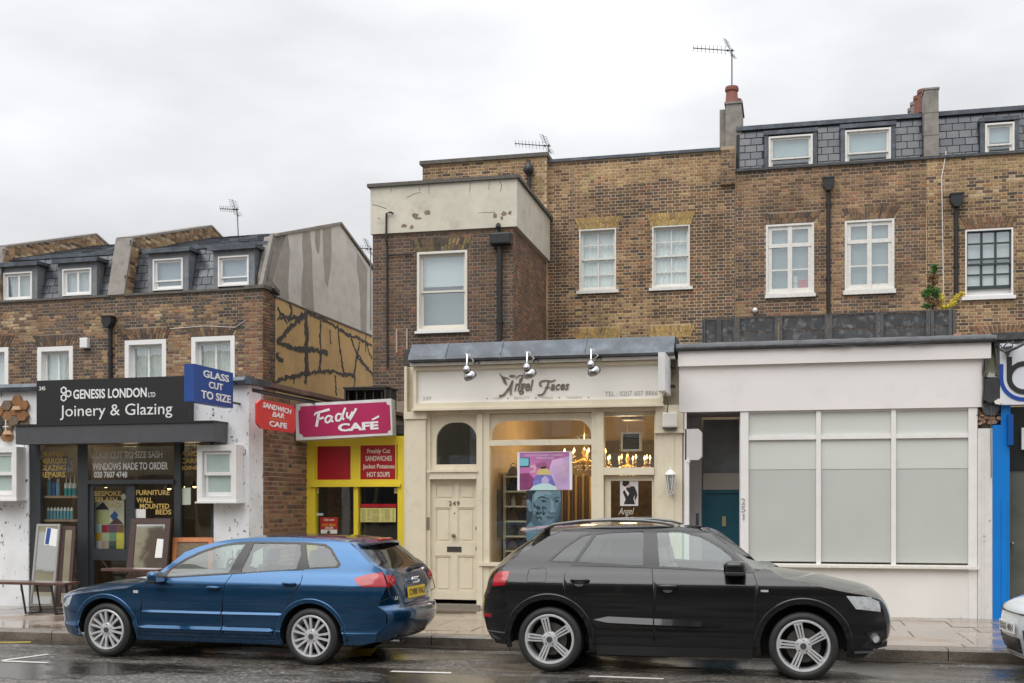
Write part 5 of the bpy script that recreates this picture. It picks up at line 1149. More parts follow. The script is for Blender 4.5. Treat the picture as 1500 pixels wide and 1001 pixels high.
# brush style word in hand-built strokes
def strokes(parent, fr, n, m, sets, name='lettering', plane=None):
    mb = MB()
    for pts, r in sets:
        if len(pts) > 2:
            Q = []
            for i in range(len(pts) - 1):
                p0 = pts[max(i - 1, 0)]; p1 = pts[i]; p2 = pts[i + 1]; p3 = pts[min(i + 2, len(pts) - 1)]
                for t in (0, .25, .5, .75): Q.append(tuple(.5 * (2 * p1[k] + (p2[k] - p0[k]) * t + (2 * p0[k] - 5 * p1[k] + 4 * p2[k] - p3[k]) * t * t + (3 * p1[k] - p0[k] - 3 * p2[k] + p3[k]) * t ** 3) for k in (0, 1)))
            Q.append(pts[-1])
        else: Q = pts
        P_ = [fr.uv(x, y, n) for x, y in Q]; k = len(P_); l = []; rr = []
        for i, p in enumerate(P_):
            a = Vector(P_[max(i - 1, 0)]); b = Vector(P_[min(i + 1, k - 1)]); d = (b - a); d = d.normalized() if d.length > 1e-9 else Vector((1, 0)); q_ = Vector((-d.y, d.x)); w_ = (r[0] + (r[1] - r[0]) * i / (k - 1)) if isinstance(r, tuple) else r
            l.append((p[0] + q_.x * w_, n, p[1] + q_.y * w_)); rr.append((p[0] - q_.x * w_, n, p[1] - q_.y * w_))
        top = [(a, n - .006, c) for a, b, c in l + rr]; K0 = len(mb.v); mb.v.extend(top + l + rr); M_ = 2 * k
        for i in range(k - 1):
            mb.f.append((K0 + i, K0 + i + 1, K0 + k + i + 1, K0 + k + i)); mb.f.append((K0 + i, K0 + M_ + i, K0 + M_ + i + 1, K0 + i + 1)); mb.f.append((K0 + k + i, K0 + k + i + 1, K0 + M_ + k + i + 1, K0 + M_ + k + i))
    return mb.build(name, m, parent)
w_ = .022
strokes(fsg, fs, -.006, TXTW, [([(460.5, 609), (463, 605.5), (472, 603), (483, 600)], (.012, w_)), ([(467, 605), (465.5, 615), (463.5, 625.5)], w_), ([(465, 614.5), (474.5, 612)], .019),
    ([(486, 610.5), (481, 609.5), (477, 613.5), (477.5, 618.5), (482, 618.5), (486, 611.5)], .016), ([(487, 610), (485.5, 616), (488.5, 618)], .016),
    ([(501, 608), (496, 606.5), (492.5, 610), (493, 616), (498, 615.5), (501.5, 608)], .017), ([(506, 597.5), (502.5, 607), (502, 613), (504.5, 614.5)], .018),
    ([(508.5, 604), (508.5, 611), (512, 611.5), (516.5, 603)], .016), ([(522, 598.5), (517, 608), (512.5, 616)], (.02, .012))])
T('CAFÉ', fsg, TXTW, fs, 494, 608, 556, 634, -.006, bold=.04, rot=.035) if False else None
T('CAFE', fsg, TXTW, fs, 495, 619, 554.5, 631, -.006, bold=.045, rot=.055); flat('accent', fsg, fs, [(544, 614.5), (555, 608.5), (555.5, 611.5), (546, 616)], -.006, TXTW)
vb = thing('vent_box', 'dark open topped vent box on the cafe roof behind the magenta sign', 'vent', CF, (-6.9, 1.0, 3.1)); s0, s1, z0, z1 = CF.rect(504, 569, 565, 590, 1.2)
m = MB(); m.frame(s0, s1, z0 - .1, z1, .03, 1.2, 1.23); m.box(s0, s0 + .02, 1.231, 1.8, z0 - .1, z1); m.box(s1 - .02, s1, 1.231, 1.8, z0 - .1, z1); m.box(s0 - .02, s1 + .02, 1.18, 1.85, z1 + .002, z1 + .03); m.box(s0 + .02, s1 - .02, 1.6, 1.62, z0 - .1, z1)
for i in range(6): m.box(s0 + .05 + i * .16, s0 + .07 + i * .16, 1.25, 1.27, z0 - .1, z1 - .03)
m.build('housing', mat('sooty_metal', (.035, .03, .027), .6), vb)

# ---------------------------------------------------------------- salon
sl = thing('beauty_salon', 'cream painted salon shopfront with panelled door, arched lights and grey lead roof', 'shop', S9, (-3.7, 0, .12))
X = lambda x, y=700, n=0: S9.uv(x, y, n)[0]; Z = lambda y, x=790, n=0: S9.uv(x, y, n)[1]
sa, sb = X(592), X(1003); zlr0, zlr1 = 4.03, 4.30
le = MB(); le.plate([(-.30, zlr0), (-.32, zlr0 + .03), (-.30, zlr0 + .09), (-.12, zlr1 + .03), (.62, zlr1 + .05), (.62, zlr0 + .02), (-.1, zlr0 - .01)], [], X(607), X(990), plane='nz'); le.build('lead_roof', LEAD, sl)
MB().box(X(607), X(990), .6, 9.3, 4.1, 4.28).build('flat_roof', FELT, sl)
for px in (655, 735, 858): a = X(px, 515, -.2); MB().plate([(-.335, zlr0 + .02), (-.315, zlr0 + .10), (-.125, zlr1 + .045), (.5, zlr1 + .07), (.5, zlr1), (-.2, zlr0 + .05)], [], a - .012, a + .012, plane='nz').build('lead_roll', LEAD, sl)
MB().box(sa + .02, sb, .125, .3, 3.15, 4.0).build('fascia_backing', CRM, sl)
MB().box(X(607), X(990), -.22, .028, zlr0 - .055, zlr0 - .012).build('cornice', WHT_OLD, sl)
cr_ = MB(); q = S9.rect(610, 541, 972, 597, -.1); zc0, zc1 = q[2], q[3]
cr_.box(X(610), X(972), -.14, .02, 3.30, 3.333); cr_.box(X(608), X(974), -.19, .02, 3.262, 3.298); cr_.build('cornice_moulding', CRM, sl)
# fascia sign
sg = thing('fascia_sign', 'pale cream fascia sign with raised script reading Angel Faces', 'sign', S9, (-3.7, -.1, 3.35))
m = MB(); m.frame(X(609), X(972.5), 3.335, 3.965, .05, -.13, .02); m.build('sign_frame', CRM, sg); MB().box(X(609) + .05, X(972.5) - .05, -.07, .02, 3.385, 3.915).build('sign_panel', CRM2, sg)
SC_ = mat('bronze_lettering', (.19, .16, .125), .4, metal=.3); GT = mat('grey_lettering', (.40, .37, .33), .5); GT2 = mat('faint_lettering', (.50, .47, .43), .5); n_ = -.072
strokes(sg, S9, n_ - .012, SC_, [([(731, 580), (737, 579), (743, 572), (748, 564), (750.5, 558)], (.016, .010)), ([(751, 557.5), (748.5, 569), (748, 578.5)], .013), ([(742, 571.5), (749, 571)], .008),
    ([(790, 563.5), (792, 559.5), (799, 557.5), (808, 558.5), (814, 556.5)], (.012, .008)), ([(804, 558.5), (801, 567), (796.5, 576), (791, 579), (787.5, 578.5)], (.012, .012)), ([(798, 568.5), (806, 567)], .008), ([(790, 563.5), (792, 565.5), (794, 564)], .009)])
T('ngel', sg, SC_, S9, 753.5, 556.5, 781.5, 578, n_, shear=.28, bold=.012, depth=.016); T('aces', sg, SC_, S9, 806.5, 562.5, 834, 571.5, n_, shear=.28, bold=.012, depth=.016)
wg = []
for i in range(5): wg.append(([(732.5 + i * 1.2, 547.5 + i * 3), (735.5 + i * 1.3, 552 + i * 2.6), (739.5 + i * .8, 555.5 + i * 1.8)], (.004, .012)))
for i in range(5): wg.append(([(768 - i * 1.1, 549 + i * 3), (765 - i * 1.2, 553 + i * 2.4), (761 - i * .3, 556.5 + i * 1.4)], (.004, .010)))
wg += [([(732, 547), (736, 552), (742, 553.5), (746, 555.5)], .006), ([(768, 549), (764, 550), (759, 551), (755.5, 555)], .006), ([(746, 551), (748, 550), (752, 550), (754.5, 551), (752, 552), (748, 552), (746, 551)], .006)]
strokes(sg, S9, n_ - .010, SC_, wg, name='wing_logo')
T('TEL : 0207 607 8866', sg, GT, S9, 886, 573, 963.5, 580, n_, depth=.003); T('249', sg, mat('number_grey', (.52, .50, .46), .5), S9, 619, 580.5, 631.5, 586.5, n_, depth=.003)
for t, x0, x1 in (('HAIR', 722.5, 735), ('BEAUTY', 753.5, 775.5), ('NAILS', 794, 809.5), ('TANNING', 829, 853)): T(t, sg, GT2, S9, x0, 581.5 - (x0 - 722) * .008, x1, 585.3 - (x0 - 722) * .008, n_, depth=.002)
for x in (713.5, 744, 785, 819, 862): c = S9.uv(x, 584 - (x - 713) * .012, n_); MB().plate(ell(c[0], c[1], .014, .014, 10), [], n_ - .003, n_).build('dot', GT, sg)
# chrome swan neck lamps
for i, (bx, by, tx, ty, lx, ly) in enumerate(((698.5, 533, 684.5, 520, 683.5, 550), (785, 530.5, 773, 517, 771.5, 547), (877, 527, 867, 513, 865.5, 543))):
    t = thing('swan_neck_lamp', 'chrome swan neck sign lamp, %s of three over the cream fascia' % ('left', 'middle', 'right')[i], 'lamp', S9, (X(bx, by, -.23), -.23, Z(by, bx, -.23)), 'chrome lamps over the salon sign')
    B_ = S9.uv(bx, by, -.23); Tp = S9.uv(tx + 1, ty, -.45); Lp = S9.uv(lx, ly - 14, -.62); Hd = S9.uv(lx, ly, -.62)
    arm = MB().tube([(B_[0], -.23, B_[1]), (B_[0] - .05, -.32, B_[1] + .02), (Tp[0] + .08, -.42, Tp[1] - .08), (Tp[0] + .02, -.47, Tp[1]), (Tp[0] - .02, -.52, Tp[1] + .01), (Lp[0], -.58, Tp[1] - .03), (Lp[0], -.61, Lp[1] + .03), (Lp[0], -.62, Lp[1] - .02)], .013, 8); arm.build('arm', CHROME, t, smooth=True)
    MB().ball((B_[0], -.22, B_[1]), .045, 12, (1.2, 1, .8)).build('mount', mat('grey_mount', (.30, .29, .26), .4, metal=.4), t, smooth=True)
    z0 = Hd[1] + .03; hs = MB(); hs.lathe([(.012, .13), (.022, .115), (.045, .10), (.062, .07), (.065, .04), (.06, .02), (.045, .01)], (Lp[0], -.62, z0), seg=20); hs.build('lamp_cap', mat('dull_chrome', (.42, .42, .42), .16, metal=1.0), t, smooth=True)
    hb_ = MB(); hb_.lathe([(.03, 0), (.075, -.02), (.10, -.06), (.105, -.10), (.095, -.12), (.085, -.125), (.08, -.10), (.02, -.03)], (Lp[0] + .015, -.60, z0 + .03), axis=(-.35, -.55, 1), seg=22); hb_.build('lamp_shade', mat('dull_chrome', (.42, .42, .42), .16, metal=1.0), t, smooth=True)
# pilasters and frames
fr_ = MB(); D = .14
fr_.box(X(596), X(625), -.06, .06, .2, 3.26); fr_.box(X(594), X(627), -.09, .06, 3.14, 3.257); fr_.box(X(594), X(627), -.085, .06, .12, .42); fr_.box(sa, X(596) - .002, -.0, .5, .12, 4.0)
fr_.build('pilaster', CRM, sl); fr_ = MB(); fr_.box(X(961), X(1001.5), -.08, .06, Z(633, 980), Z(594, 980)); fr_.box(X(959.5), X(1003), -.10, .06, Z(635, 980), Z(632, 980)); fr_.box(X(963), X(1000), -.05, .06, .12, Z(635, 980)); fr_.box(X(975), X(988), -.062, -.052, .5, Z(640, 980))
fr_.build('pilaster', CRM, sl)
fr_ = MB(); zh = 3.258; zhh = Z(605)
fr_.box(X(625) + .001, X(961) - .001, -.015, .12, zhh, zh)
fr_.box(X(699), X(707.5), -.04, .14, .15, zhh - .002); fr_.box(X(707.5) + .001, X(717), -.01, .14, .15, zhh - .002); fr_.box(X(866.5), X(874), -.015, .14, .15, zhh - .002); fr_.box(X(874) + .001, X(884.5), -.04, .14, .15, zhh - .002)
fr_.box(X(625) + .001, X(630), .0, .14, .15, zhh - .002); fr_.box(X(958.5), X(963), -.01, .14, .15, Z(608, 960))
fr_.box(X(884.5) + .001, X(958.5) - .001, -.035, .14, Z(696, 920), Z(685, 920)); fr_.box(X(630) + .001, X(699) - .001, -.05, .14, Z(702, 665), Z(690, 665)); fr_.box(X(627), X(701), -.075, -.052, Z(692, 665), Z(688.5, 665))
fr_.box(X(717) + .001, X(866.5) - .001, -.01, .14, Z(652.5, 790), Z(644.5, 790))
fr_.build('shopfront_frame', CRM, sl)
def arched(x0, y0, x1, y1, xo0, yo0, xo1, yo1, nn, rad, name):
    s0, s1, z0, z1 = S9.rect(x0, y0, x1, y1, nn); a0, a1, c0_, c1_ = S9.rect(xo0, yo0, xo1, yo1, nn)
    rr = (rad[0] * (s1 - s0), rad[1] * (z1 - z0)); P_ = [(s0, z0), (s1, z0), (s1, z1 - rr[1])] + [(s1 - rr[0] + rr[0] * cos(t * pi / 20), z1 - rr[1] + rr[1] * sin(t * pi / 20)) for t in range(1, 10)] + [(s1 - rr[0], z1), (s0 + rr[0], z1)] + [(s0 + rr[0] - rr[0] * sin(t * pi / 20), z1 - rr[1] + rr[1] * cos(t * pi / 20)) for t in range(1, 10)] + [(s0, z1 - rr[1])]
    fo = MB().plate([(a0, c0_), (a1, c0_), (a1, c1_), (a0, c1_)], [P_], nn, nn + .06).build(name, CRM, sl)
    MB().box(a0 + .01, a1 - .01, nn + .03, nn + .036, c0_ + .01, c1_ - .01).build('pane', GLASS_S, fo); return fo
arched(639, 619, 699, 680.5, 630.2, 606, 698.8, 690, .05, (.42, .45), 'fanlight'); arched(719.5, 616, 866, 644, 717.2, 606, 866.3, 644.5, .04, (.16, .85), 'arched_light')
s0, s1, z0, z1 = S9.rect(720, 654, 866.5, 824, .04); MB().box(s0 - .02, s1 + .02, .06, .068, z0, z1).build('window_pane', GLASS_S, sl)
MB().box(X(884), X(959), .06, .068, Z(684, 920), Z(604, 920)).build('window_pane', GLASS_S, sl)
sr = MB(); sr.box(X(717) + .001, X(866.5) - .001, .0, .14, .15, Z(830, 790)); sr.box(X(703), X(880), -.06, .02, Z(830, 790), Z(824.5, 790)); sr.frame(X(719), X(865), .25, Z(834, 790), .05, -.012, .0); sr.box(X(700), X(885), -.03, .1, .12, .2); sr.build('stall_riser', CRM, sl)
# panelled door 249
dr = MB(); d0, d1 = X(630.5, 800, .07), X(698.5, 800, .07); zd0, zd1 = .24, Z(702, 665, .07); dr.box(d0, d1, .09, .13, zd0, zd1); pn = []
for x0, y0, x1, y1 in ((637, 708.5, 667, 733), (671.5, 708.5, 697, 733), (637, 743.5, 661.5, 795.5), (669.5, 743.5, 696, 795.5), (637, 814, 661.5, 867), (669.5, 814, 696, 867)): pn.append(S9.rect(x0, y0, x1, y1, .07))
dr2 = MB(); dr2.plate([(d0, zd0), (d1, zd0), (d1, zd1), (d0, zd1)], [[(p[0], p[2]), (p[1], p[2]), (p[1], p[3]), (p[0], p[3])] for p in pn], .068, .089)
dd = dr2.build('front_door', CRM, sl); MB().box(d0 + .002, d1 - .002, .0895, .13, zd0 + .002, zd1 - .002).build('door_leaf', CRM, dd)
for p in pn: MB().frame(p[0] + .001, p[1] - .001, p[2] + .001, p[3] - .001, .018, .074, .088).build('panel_moulding', CRM, dd); MB().box(p[0] + .05, p[1] - .05, .080, .0885, p[2] + .05, p[3] - .05).build('door_panel', CRM, dd)
BRS = mat('aged_brass', (.30, .25, .18), .35, metal=.8)
T('249', dd, BRS, S9, 657.5, 734, 673.5, 741, .066, bold=.015, depth=.006, spacing=1.2)
c = S9.uv(665, 785, .05); MB().lathe([(.0, -.05), (.03, -.045), (.035, -.02), (.015, -.01), (.015, .02), (.04, .022)], (c[0], .05, c[1]), axis=(0, 1, 0), seg=16).build('door_knob', BRS, dd, smooth=40)
q = S9.rect(655, 801, 676, 808.5, .066); m = MB(); m.frame(q[0], q[1], q[2], q[3], .012, .058, .067); m.box(q[0] + .012, q[1] - .012, .062, .067, q[2] + .012, q[3] - .012); m.build('letterbox', mat('dark_bronze', (.10, .09, .08), .4, metal=.6), dd)
c = S9.uv(665.5, 752, .06); MB().ball((c[0], .066, c[1]), .012, 8).build('spyhole', DKGRY, dd)
for yy in (774.5, 804.5): c = S9.uv(698, yy, .06); MB().box(c[0] - .012, c[0] + .012, .05, .068, c[1] - .02, c[1] + .03).build('door_lock', DKGRY, dd)
rb(S9, sl, 'entry_keypad', mat('keypad_steel', (.32, .29, .25), .4, metal=.5), 624.5, 758, 629.5, 777, -.005, .01); rb(S9, sl, 'threshold', mat('stone_step', (.22, .19, .15), .6), 626, 886, 702, 892, -.08, .2)
# glazed shop door
gd = S9.rect(894.5, 704.5, 955, 880, .06); a0, a1 = X(886, 800, .06), X(958, 800, .06)
dr = MB(); dr.plate([(a0, .14), (a1, .14), (a1, Z(697, 920, .06)), (a0, Z(697, 920, .06))], [[(gd[0], .5), (gd[1], .5), (gd[1], gd[3]), (gd[0], gd[3])]], .06, .11); sdr = dr.build('shop_door', CRM, sl); MB().box(gd[0] - .01, gd[1] + .01, .082, .088, .48, gd[3] + .01).build('pane', GLASS_S, sdr)
LV = mat('silver_vinyl', (.55, .52, .44), .4)
T('Angel', sdr, LV, S9, 906, 744, 929, 757, .079, shear=.35, depth=.002); T('Faces', sdr, LV, S9, 922, 757.5, 946, 769, .079, shear=.35, depth=.002)
# interior
WALLI = mat('salon_wall', (.62, .49, .31), .7, var=(1.2, .2)); DW = mat('damask_paper', (.11, .085, .06), .6, var=(10, .5)); IF = mat('salon_floor', (.2, .15, .1), .4)
room(sl, X(717), X(961), .15, 5.0, .15, 3.6, WALLI, IF, mat('salon_ceiling', (.52, .38, .22), .8, var=(.9, .25)))
MB().box(X(800), X(961), 4.6, 4.65, .15, 3.0).build('papered_wall', DW, sl); pass
room(sl, X(628), X(700), .15, 2.0, .15, 3.3, mat('hall_wall', (.07, .06, .05), .9), IF)
cu = MB(); c0_ = S9.rect(688, 622, 700, 682, .4); K = 14; vs = []
for i in range(K + 1): xx = c0_[0] + (c0_[1] - c0_[0]) * i / K; vs += [(xx, .4 + .02 * sin(i * 1.9), c0_[2]), (xx, .4 + .02 * sin(i * 1.9), c0_[3])]
cu.add(vs, [(2 * i, 2 * i + 2, 2 * i + 3, 2 * i + 1) for i in range(K)]); cu.build('curtain', mat('dark_grey_curtain', (.10, .10, .11), .9), sl, smooth=True)
# shelves with hats
SH = mat('cream_shelf', (.62, .58, .45), .5); upr = S9.rect(737, 690, 741, 824, .75)
su = thing('shelf_unit', 'cream display shelves inside the salon window left of the posters', 'shelves', S9, (upr[0], .7, .8)); m = MB(); zlow = S9.rect(737, 690, 741, 822, .6)
MB().box(S9.uv(737, 750, .75)[0], S9.uv(741, 750, .75)[0], .75, 1.05, .2, Z(692, 740, .75)).build('upright', SH, su); MB().box(S9.uv(737, 750, .75)[0], S9.uv(785, 750, .75)[0], 1.06, 1.08, .2, Z(690, 740, .75)).build('back_panel', mat('shelf_back', (.42, .36, .25), .6), su)
hats = [mat('hat_brown', (.11, .075, .05), .7), mat('hat_black', (.025, .024, .025), .5), mat('hat_tan', (.22, .15, .09), .7)]
for i, y in enumerate((697, 719, 741, 763, 785, 806.5)):
    q = S9.rect(738, y, 784, y + 2.4, .6); MB().box(q[0], q[1], .6, 1.05, q[2], q[3]).build('shelf', SH, su)
    zs = q[3] + .002; words = ('top', 'second', 'third', 'fourth', 'fifth', 'lowest')[i]
    for j, px in enumerate((752, 768)):
        c = S9.uv(px, y, .8); z_ = zs; mm_ = hats[(i + j) % 3]; rad = .10 + .012 * ((i * 3 + j) % 3)
        if i == 2:
            t = thing('product_jar', 'small %s product jar on the third salon shelf' % ('clear', 'pink')[j], 'jar', S9, (c[0], .8, z_)); MB().lathe([(0, 0), (.04, 0), (.04, .1), (.02, .12)], (c[0], .8, z_), seg=14).build('body', mat('jar%d' % j, ((.5, .48, .4), (.4, .25, .22))[j], .3), t, smooth=40); MB().lathe([(.022, .12), (.022, .16), (0, .16)], (c[0], .8, z_), seg=12).build('cap', SILV, t)
        else:
            t = thing('handbag', '%s handbag %s on the %s salon shelf' % (('brown', 'black', 'tan')[(i + j) % 3], ('left', 'right')[j], words), 'handbag', S9, (c[0], .8, z_), 'handbags on the salon shelves')
            hw = rad; bg_ = MB(); bg_.plate([(c[0] - hw, z_), (c[0] + hw, z_), (c[0] + hw * .8, z_ + .06), (c[0] + hw * .5, z_ + .13), (c[0] + hw * .2, z_ + .155), (c[0] - hw * .2, z_ + .155), (c[0] - hw * .55, z_ + .12), (c[0] - hw * .85, z_ + .05)], [], .75, .86); bg_.build('bag_body', mm_, t, smooth=False)
            MB().tube([(c[0] + .05 * cos(a_), .8, z_ + .145 + .06 * sin(a_)) for a_ in [pi * k / 8 for k in range(9)]], .007, 6).build('handle', mm_, t, smooth=True)
# mirror panel at far left inside
panel_thing('wall_mirror', 'dark framed mirror inside the salon window at its left edge', 'mirror', S9, [(720, 718), (733.5, 718), (733.5, 788), (720, 788)], .5, mat('smoky_mirror', (.10, .10, .10), .15), th=.02)
# gold curtains and rails
for i in range(9):
    a = S9.uv(823 + i * 5.2, 760, 2.4)[0]; MB().tube([(a, 2.4, .2), (a, 2.4, 2.3 - .02 * (i % 3))], .03 + .012 * (i % 2), 8).build('curtain_fold', (mat('gold_curtain', (.36, .26, .12), .45), mat('brown_curtain', (.09, .06, .045), .6))[i % 2], sl, smooth=True)
# chandeliers
def chandelier(px, py, n, R_, label, arms=8, drop=.3):
    c = S9.uv(px, py, n); t = thing('chandelier', label, 'chandelier', S9, (c[0], n, c[1])); GLD = mat('chandelier_gold', (.62, .42, .16), .25, metal=.9)
    m = MB(); m.tube([(c[0], n, 3.55), (c[0], n, c[1] + .05)], .008, 6); m.lathe([(.02, .18), (.05, .10), (.025, .04), (.07, -.02), (.09, -.07), (.05, -.14), (.02, -.2)], (c[0], n, c[1]), seg=14); m.build('stem', GLD, t, smooth=True)
    ar = MB(); cn_ = MB(); bl = MB(); cy = MB()
    for k in range(arms):
        a = 2 * pi * k / arms + .2; dx, dy = cos(a), sin(a); ar.tube([(c[0] + dx * .04, n + dy * .04, c[1]), (c[0] + dx * R_ * .5, n + dy * R_ * .5, c[1] - .08), (c[0] + dx * R_ * .9, n + dy * R_ * .9, c[1] - .04), (c[0] + dx * R_, n + dy * R_, c[1] + .02)], .008, 5)
        e = (c[0] + dx * R_, n + dy * R_); cn_.lathe([(.03, .02), (.012, .03), (.012, .09)], (e[0], e[1], c[1]), seg=8); bl.lathe([(.002, .09), (.016, .11), (.018, .125), (.010, .15), (.001, .175)], (e[0], e[1], c[1]), seg=8)
        for j in range(4): f = .3 + .23 * j; cy.ball((c[0] + dx * R_ * f, n + dy * R_ * f, c[1] - .13 - .03 * (j % 2)), .016, 6)
        cy.ball((e[0], e[1], c[1] - .05), .018, 6); cy.ball((c[0] + dx * .12, n + dy * .12, c[1] - .2), .018, 6)
    ar.build('arms', GLD, t, smooth=True); cn_.build('candle_tubes', SH, t); bl.build('bulbs', BULB, t, smooth=True); cy.build('crystals', mat('crystal', (.75, .62, .42), .08, spec=1.0), t, smooth=True)
    for k in range(2): lamp(S9.W((c[0] + .1 * (k - .5), n - .1, c[1] + .30)), 10, (1, .70, .38), .12)
chandelier(856, 672, 1.7, .36, 'crystal chandelier with glowing candle bulbs behind the wide salon pane', 9); chandelier(919, 681, 2.6, .40, 'crystal chandelier seen through the pane over the salon door', 10)
ac = thing('air_conditioner', 'square slatted air conditioning grille hanging inside the pane over the salon door', 'air conditioner', S9, (X(924), .6, Z(665, 924))); q = S9.rect(909.5, 633, 939, 661, .45)
MB().frame(q[0], q[1], q[2], q[3], .03, .45, .6).build('grille_frame', WHT_OLD, ac); MB().box(q[0] + .03, q[1] - .03, .52, .6, q[2] + .03, q[3] - .03).build('back_plate', mat('grille_dark', (.05, .05, .05), .6), ac)
for k in range(7): z_ = q[2] + .045 + k * .032; MB().box(q[0] + .03, q[1] - .03, .47, .51, z_, z_ + .010).build('slat', mat('slat_grey', (.16, .155, .15), .5), ac)
q = S9.rect(911, 606, 942, 615, .8); MB().box(q[0], q[1], .8, 1.1, q[2], q[3]).single('ceiling_heater', 'grey heater box at the salon ceiling above the door', 'heater', mat('heater_grey', (.25, .23, .2), .5), S9, (q[0], .8, q[2]))
# posters
def poster(label, outline, n, m, base_px): P = S9.poly(outline, n); t = thing('poster', label, 'poster', S9, (min(p[0] for p in P), n, min(p[1] for p in P))); flat('poster_sheet', t, S9, outline, n, m, th=.002); return t
pz = lambda x, y: (710 + x / 5.27, 640 + y / 5.27)
def pr(t, pts, n, m, name='print'): return flat(name, t, S9, [pz(*p) for p in pts], n, m, th=.0012)
c_ = lambda nm, col, **k: mat('print_' + nm, col, .45, **k)
t = poster('magenta photodynamic therapy poster in the salon window', [pz(252, 118), pz(675, 112), pz(676, 410), pz(252, 415)], .056, c_('white', (.78, .76, .80)), None)
pr(t, [(270, 122), (652, 118), (655, 408), (270, 412)], .0538, c_('magenta', (.50, .16, .36), var=(2.2, .35), col2=(.36, .18, .46), band=(1.6, .4, .62)))
pr(t, [(520, 180), (652, 150), (654, 405), (540, 405), (470, 330), (500, 250)], .0525, c_('lilac', (.50, .36, .62), var=(3, .3), col2=(.62, .42, .60), band=(3.5, .4, .6)))
pr(t, [(270, 285), (340, 280), (390, 330), (360, 408), (270, 410)], .0524, c_('dark_magenta', (.24, .05, .16), var=(5, .3)))
pr(t, [(272, 160), (348, 163), (348, 235), (272, 235)], .0513, c_('monitor', (.05, .05, .09))); pr(t, [(272, 165), (340, 168), (338, 224), (272, 226)], .0502, c_('screen', (.18, .55, .62)))
pr(t, [(348, 222), (385, 215), (398, 235), (390, 275), (352, 280), (350, 265), (376, 262), (380, 240), (350, 240)], .0513, c_('rosewhite', (.66, .42, .52)))
pr(t, [(395, 210), (465, 190), (480, 215), (500, 245), (470, 232), (440, 235), (405, 240)], .0510, c_('apparatus', (.34, .10, .22))); pr(t, [(430, 236), (470, 226), (474, 245), (432, 248)], .0500, BLK)
pr(t, [(405, 265), (430, 246), (480, 245), (505, 268), (508, 295), (400, 292)], .0505, c_('gold_cap', (.62, .50, .20))); pr(t, [(395, 292), (512, 295), (545, 370), (520, 400), (380, 400), (372, 350)], .0506, c_('violet', (.17, .17, .48), var=(9, .4)))
pr(t, [(440, 320), (470, 300), (495, 330), (490, 365), (440, 365)], .0496, c_('pale_violet', (.48, .42, .66))); pr(t, [(345, 412), (375, 380), (430, 362), (500, 362), (550, 388), (560, 412)], .0495, c_('mint_towel', (.50, .70, .70)))
TP = mat('poster_text', (.72, .60, .70), .5)
for s_, x0, y0, x1, y1 in (('PHOTODYNAMIC THERAPY', 315, 135, 612, 150), ('TIMELESS SKIN', 395, 156, 535, 171)):
    a, b = pz(x0, y0), pz(x1, y1); T(s_, t, TP, S9, a[0], a[1], b[0], b[1], .0522, depth=.001)
t = poster('blue toned portrait poster of a face with handwriting on the cheek', [pz(322, 416), pz(596, 414), pz(598, 720), pz(480, 800), pz(322, 806)], .060, c_('night_blue', (.035, .055, .075), var=(4, .3)), None)
SK = c_('skin_blue', (.115, .20, .25), var=(9, .3)); SKL = c_('skin_light', (.19, .30, .36), var=(8, .2)); SKD = c_('skin_shadow', (.055, .11, .14)); INKB = c_('ink', (.015, .025, .035))
pr(t, [(322, 690), (372, 640), (470, 700), (560, 690), (596, 720), (480, 798), (322, 804)], .0586, c_('shoulder', (.09, .20, .27), var=(3, .2)))
pr(t, [(372, 560), (360, 660), (400, 715), (470, 720), (520, 690), (470, 620)], .0580, SKD)
pr(t, [(372, 440), (395, 418), (585, 418), (588, 480), (580, 560), (560, 620), (540, 665), (505, 692), (465, 690), (415, 650), (375, 590), (362, 520)], .0574, SK)
pr(t, [(322, 490), (340, 480), (360, 510), (366, 575), (345, 580), (326, 540)], .0576, SK); pr(t, [(322, 420), (400, 418), (372, 445), (362, 500), (345, 482), (322, 486)], .0568, INKB)
pr(t, [(400, 420), (500, 420), (520, 450), (470, 445), (410, 470), (385, 500), (380, 450)], .0566, SKL); pr(t, [(510, 480), (530, 500), (535, 560), (545, 575), (520, 590), (500, 578), (512, 540)], .0566, SKL); pr(t, [(490, 570), (512, 586), (540, 582), (545, 575), (548, 592), (515, 600), (488, 588)], .0562, SKD)
pr(t, [(412, 472), (440, 458), (495, 478), (494, 484), (440, 468), (414, 478)], .0560, INKB); pr(t, [(530, 480), (560, 464), (582, 468), (582, 474), (558, 472), (532, 487)], .0560, INKB)
pr(t, [(430, 492), (450, 484), (478, 494), (484, 506), (455, 510), (434, 502)], .0560, SKD); pr(t, [(446, 488), (464, 488), (468, 502), (448, 506)], .0555, INKB); pr(t, [(536, 490), (556, 484), (576, 492), (576, 506), (556, 510), (540, 504)], .0560, SKD); pr(t, [(548, 487), (564, 487), (566, 503), (550, 505)], .0555, INKB)
pr(t, [(465, 618), (495, 608), (512, 613), (540, 610), (544, 622), (520, 640), (485, 638)], .0560, c_('lips', (.07, .13, .17))); pr(t, [(475, 624), (510, 620), (538, 620), (510, 626)], .0555, INKB); pr(t, [(560, 560), (582, 500), (588, 540), (570, 620), (540, 668), (505, 694), (530, 650)], .0564, SKD)
def scrib(lines, w=.006): strokes(t, S9, .0545, INKB, [([pz(*p) for p in l], w) for l in lines], name='handwriting')
scrib([[(378, 515), (390, 530), (380, 535), (400, 545), (410, 530), (405, 560), (425, 540), (420, 565)], [(450, 535), (445, 570)], [(444, 552), (462, 545), (478, 555)], [(395, 575), (400, 600), (410, 575), (415, 600), (430, 580), (440, 590)], [(455, 575), (450, 600), (468, 585)], [(392, 612), (410, 625), (405, 635), (425, 620), (440, 640), (432, 620)]])
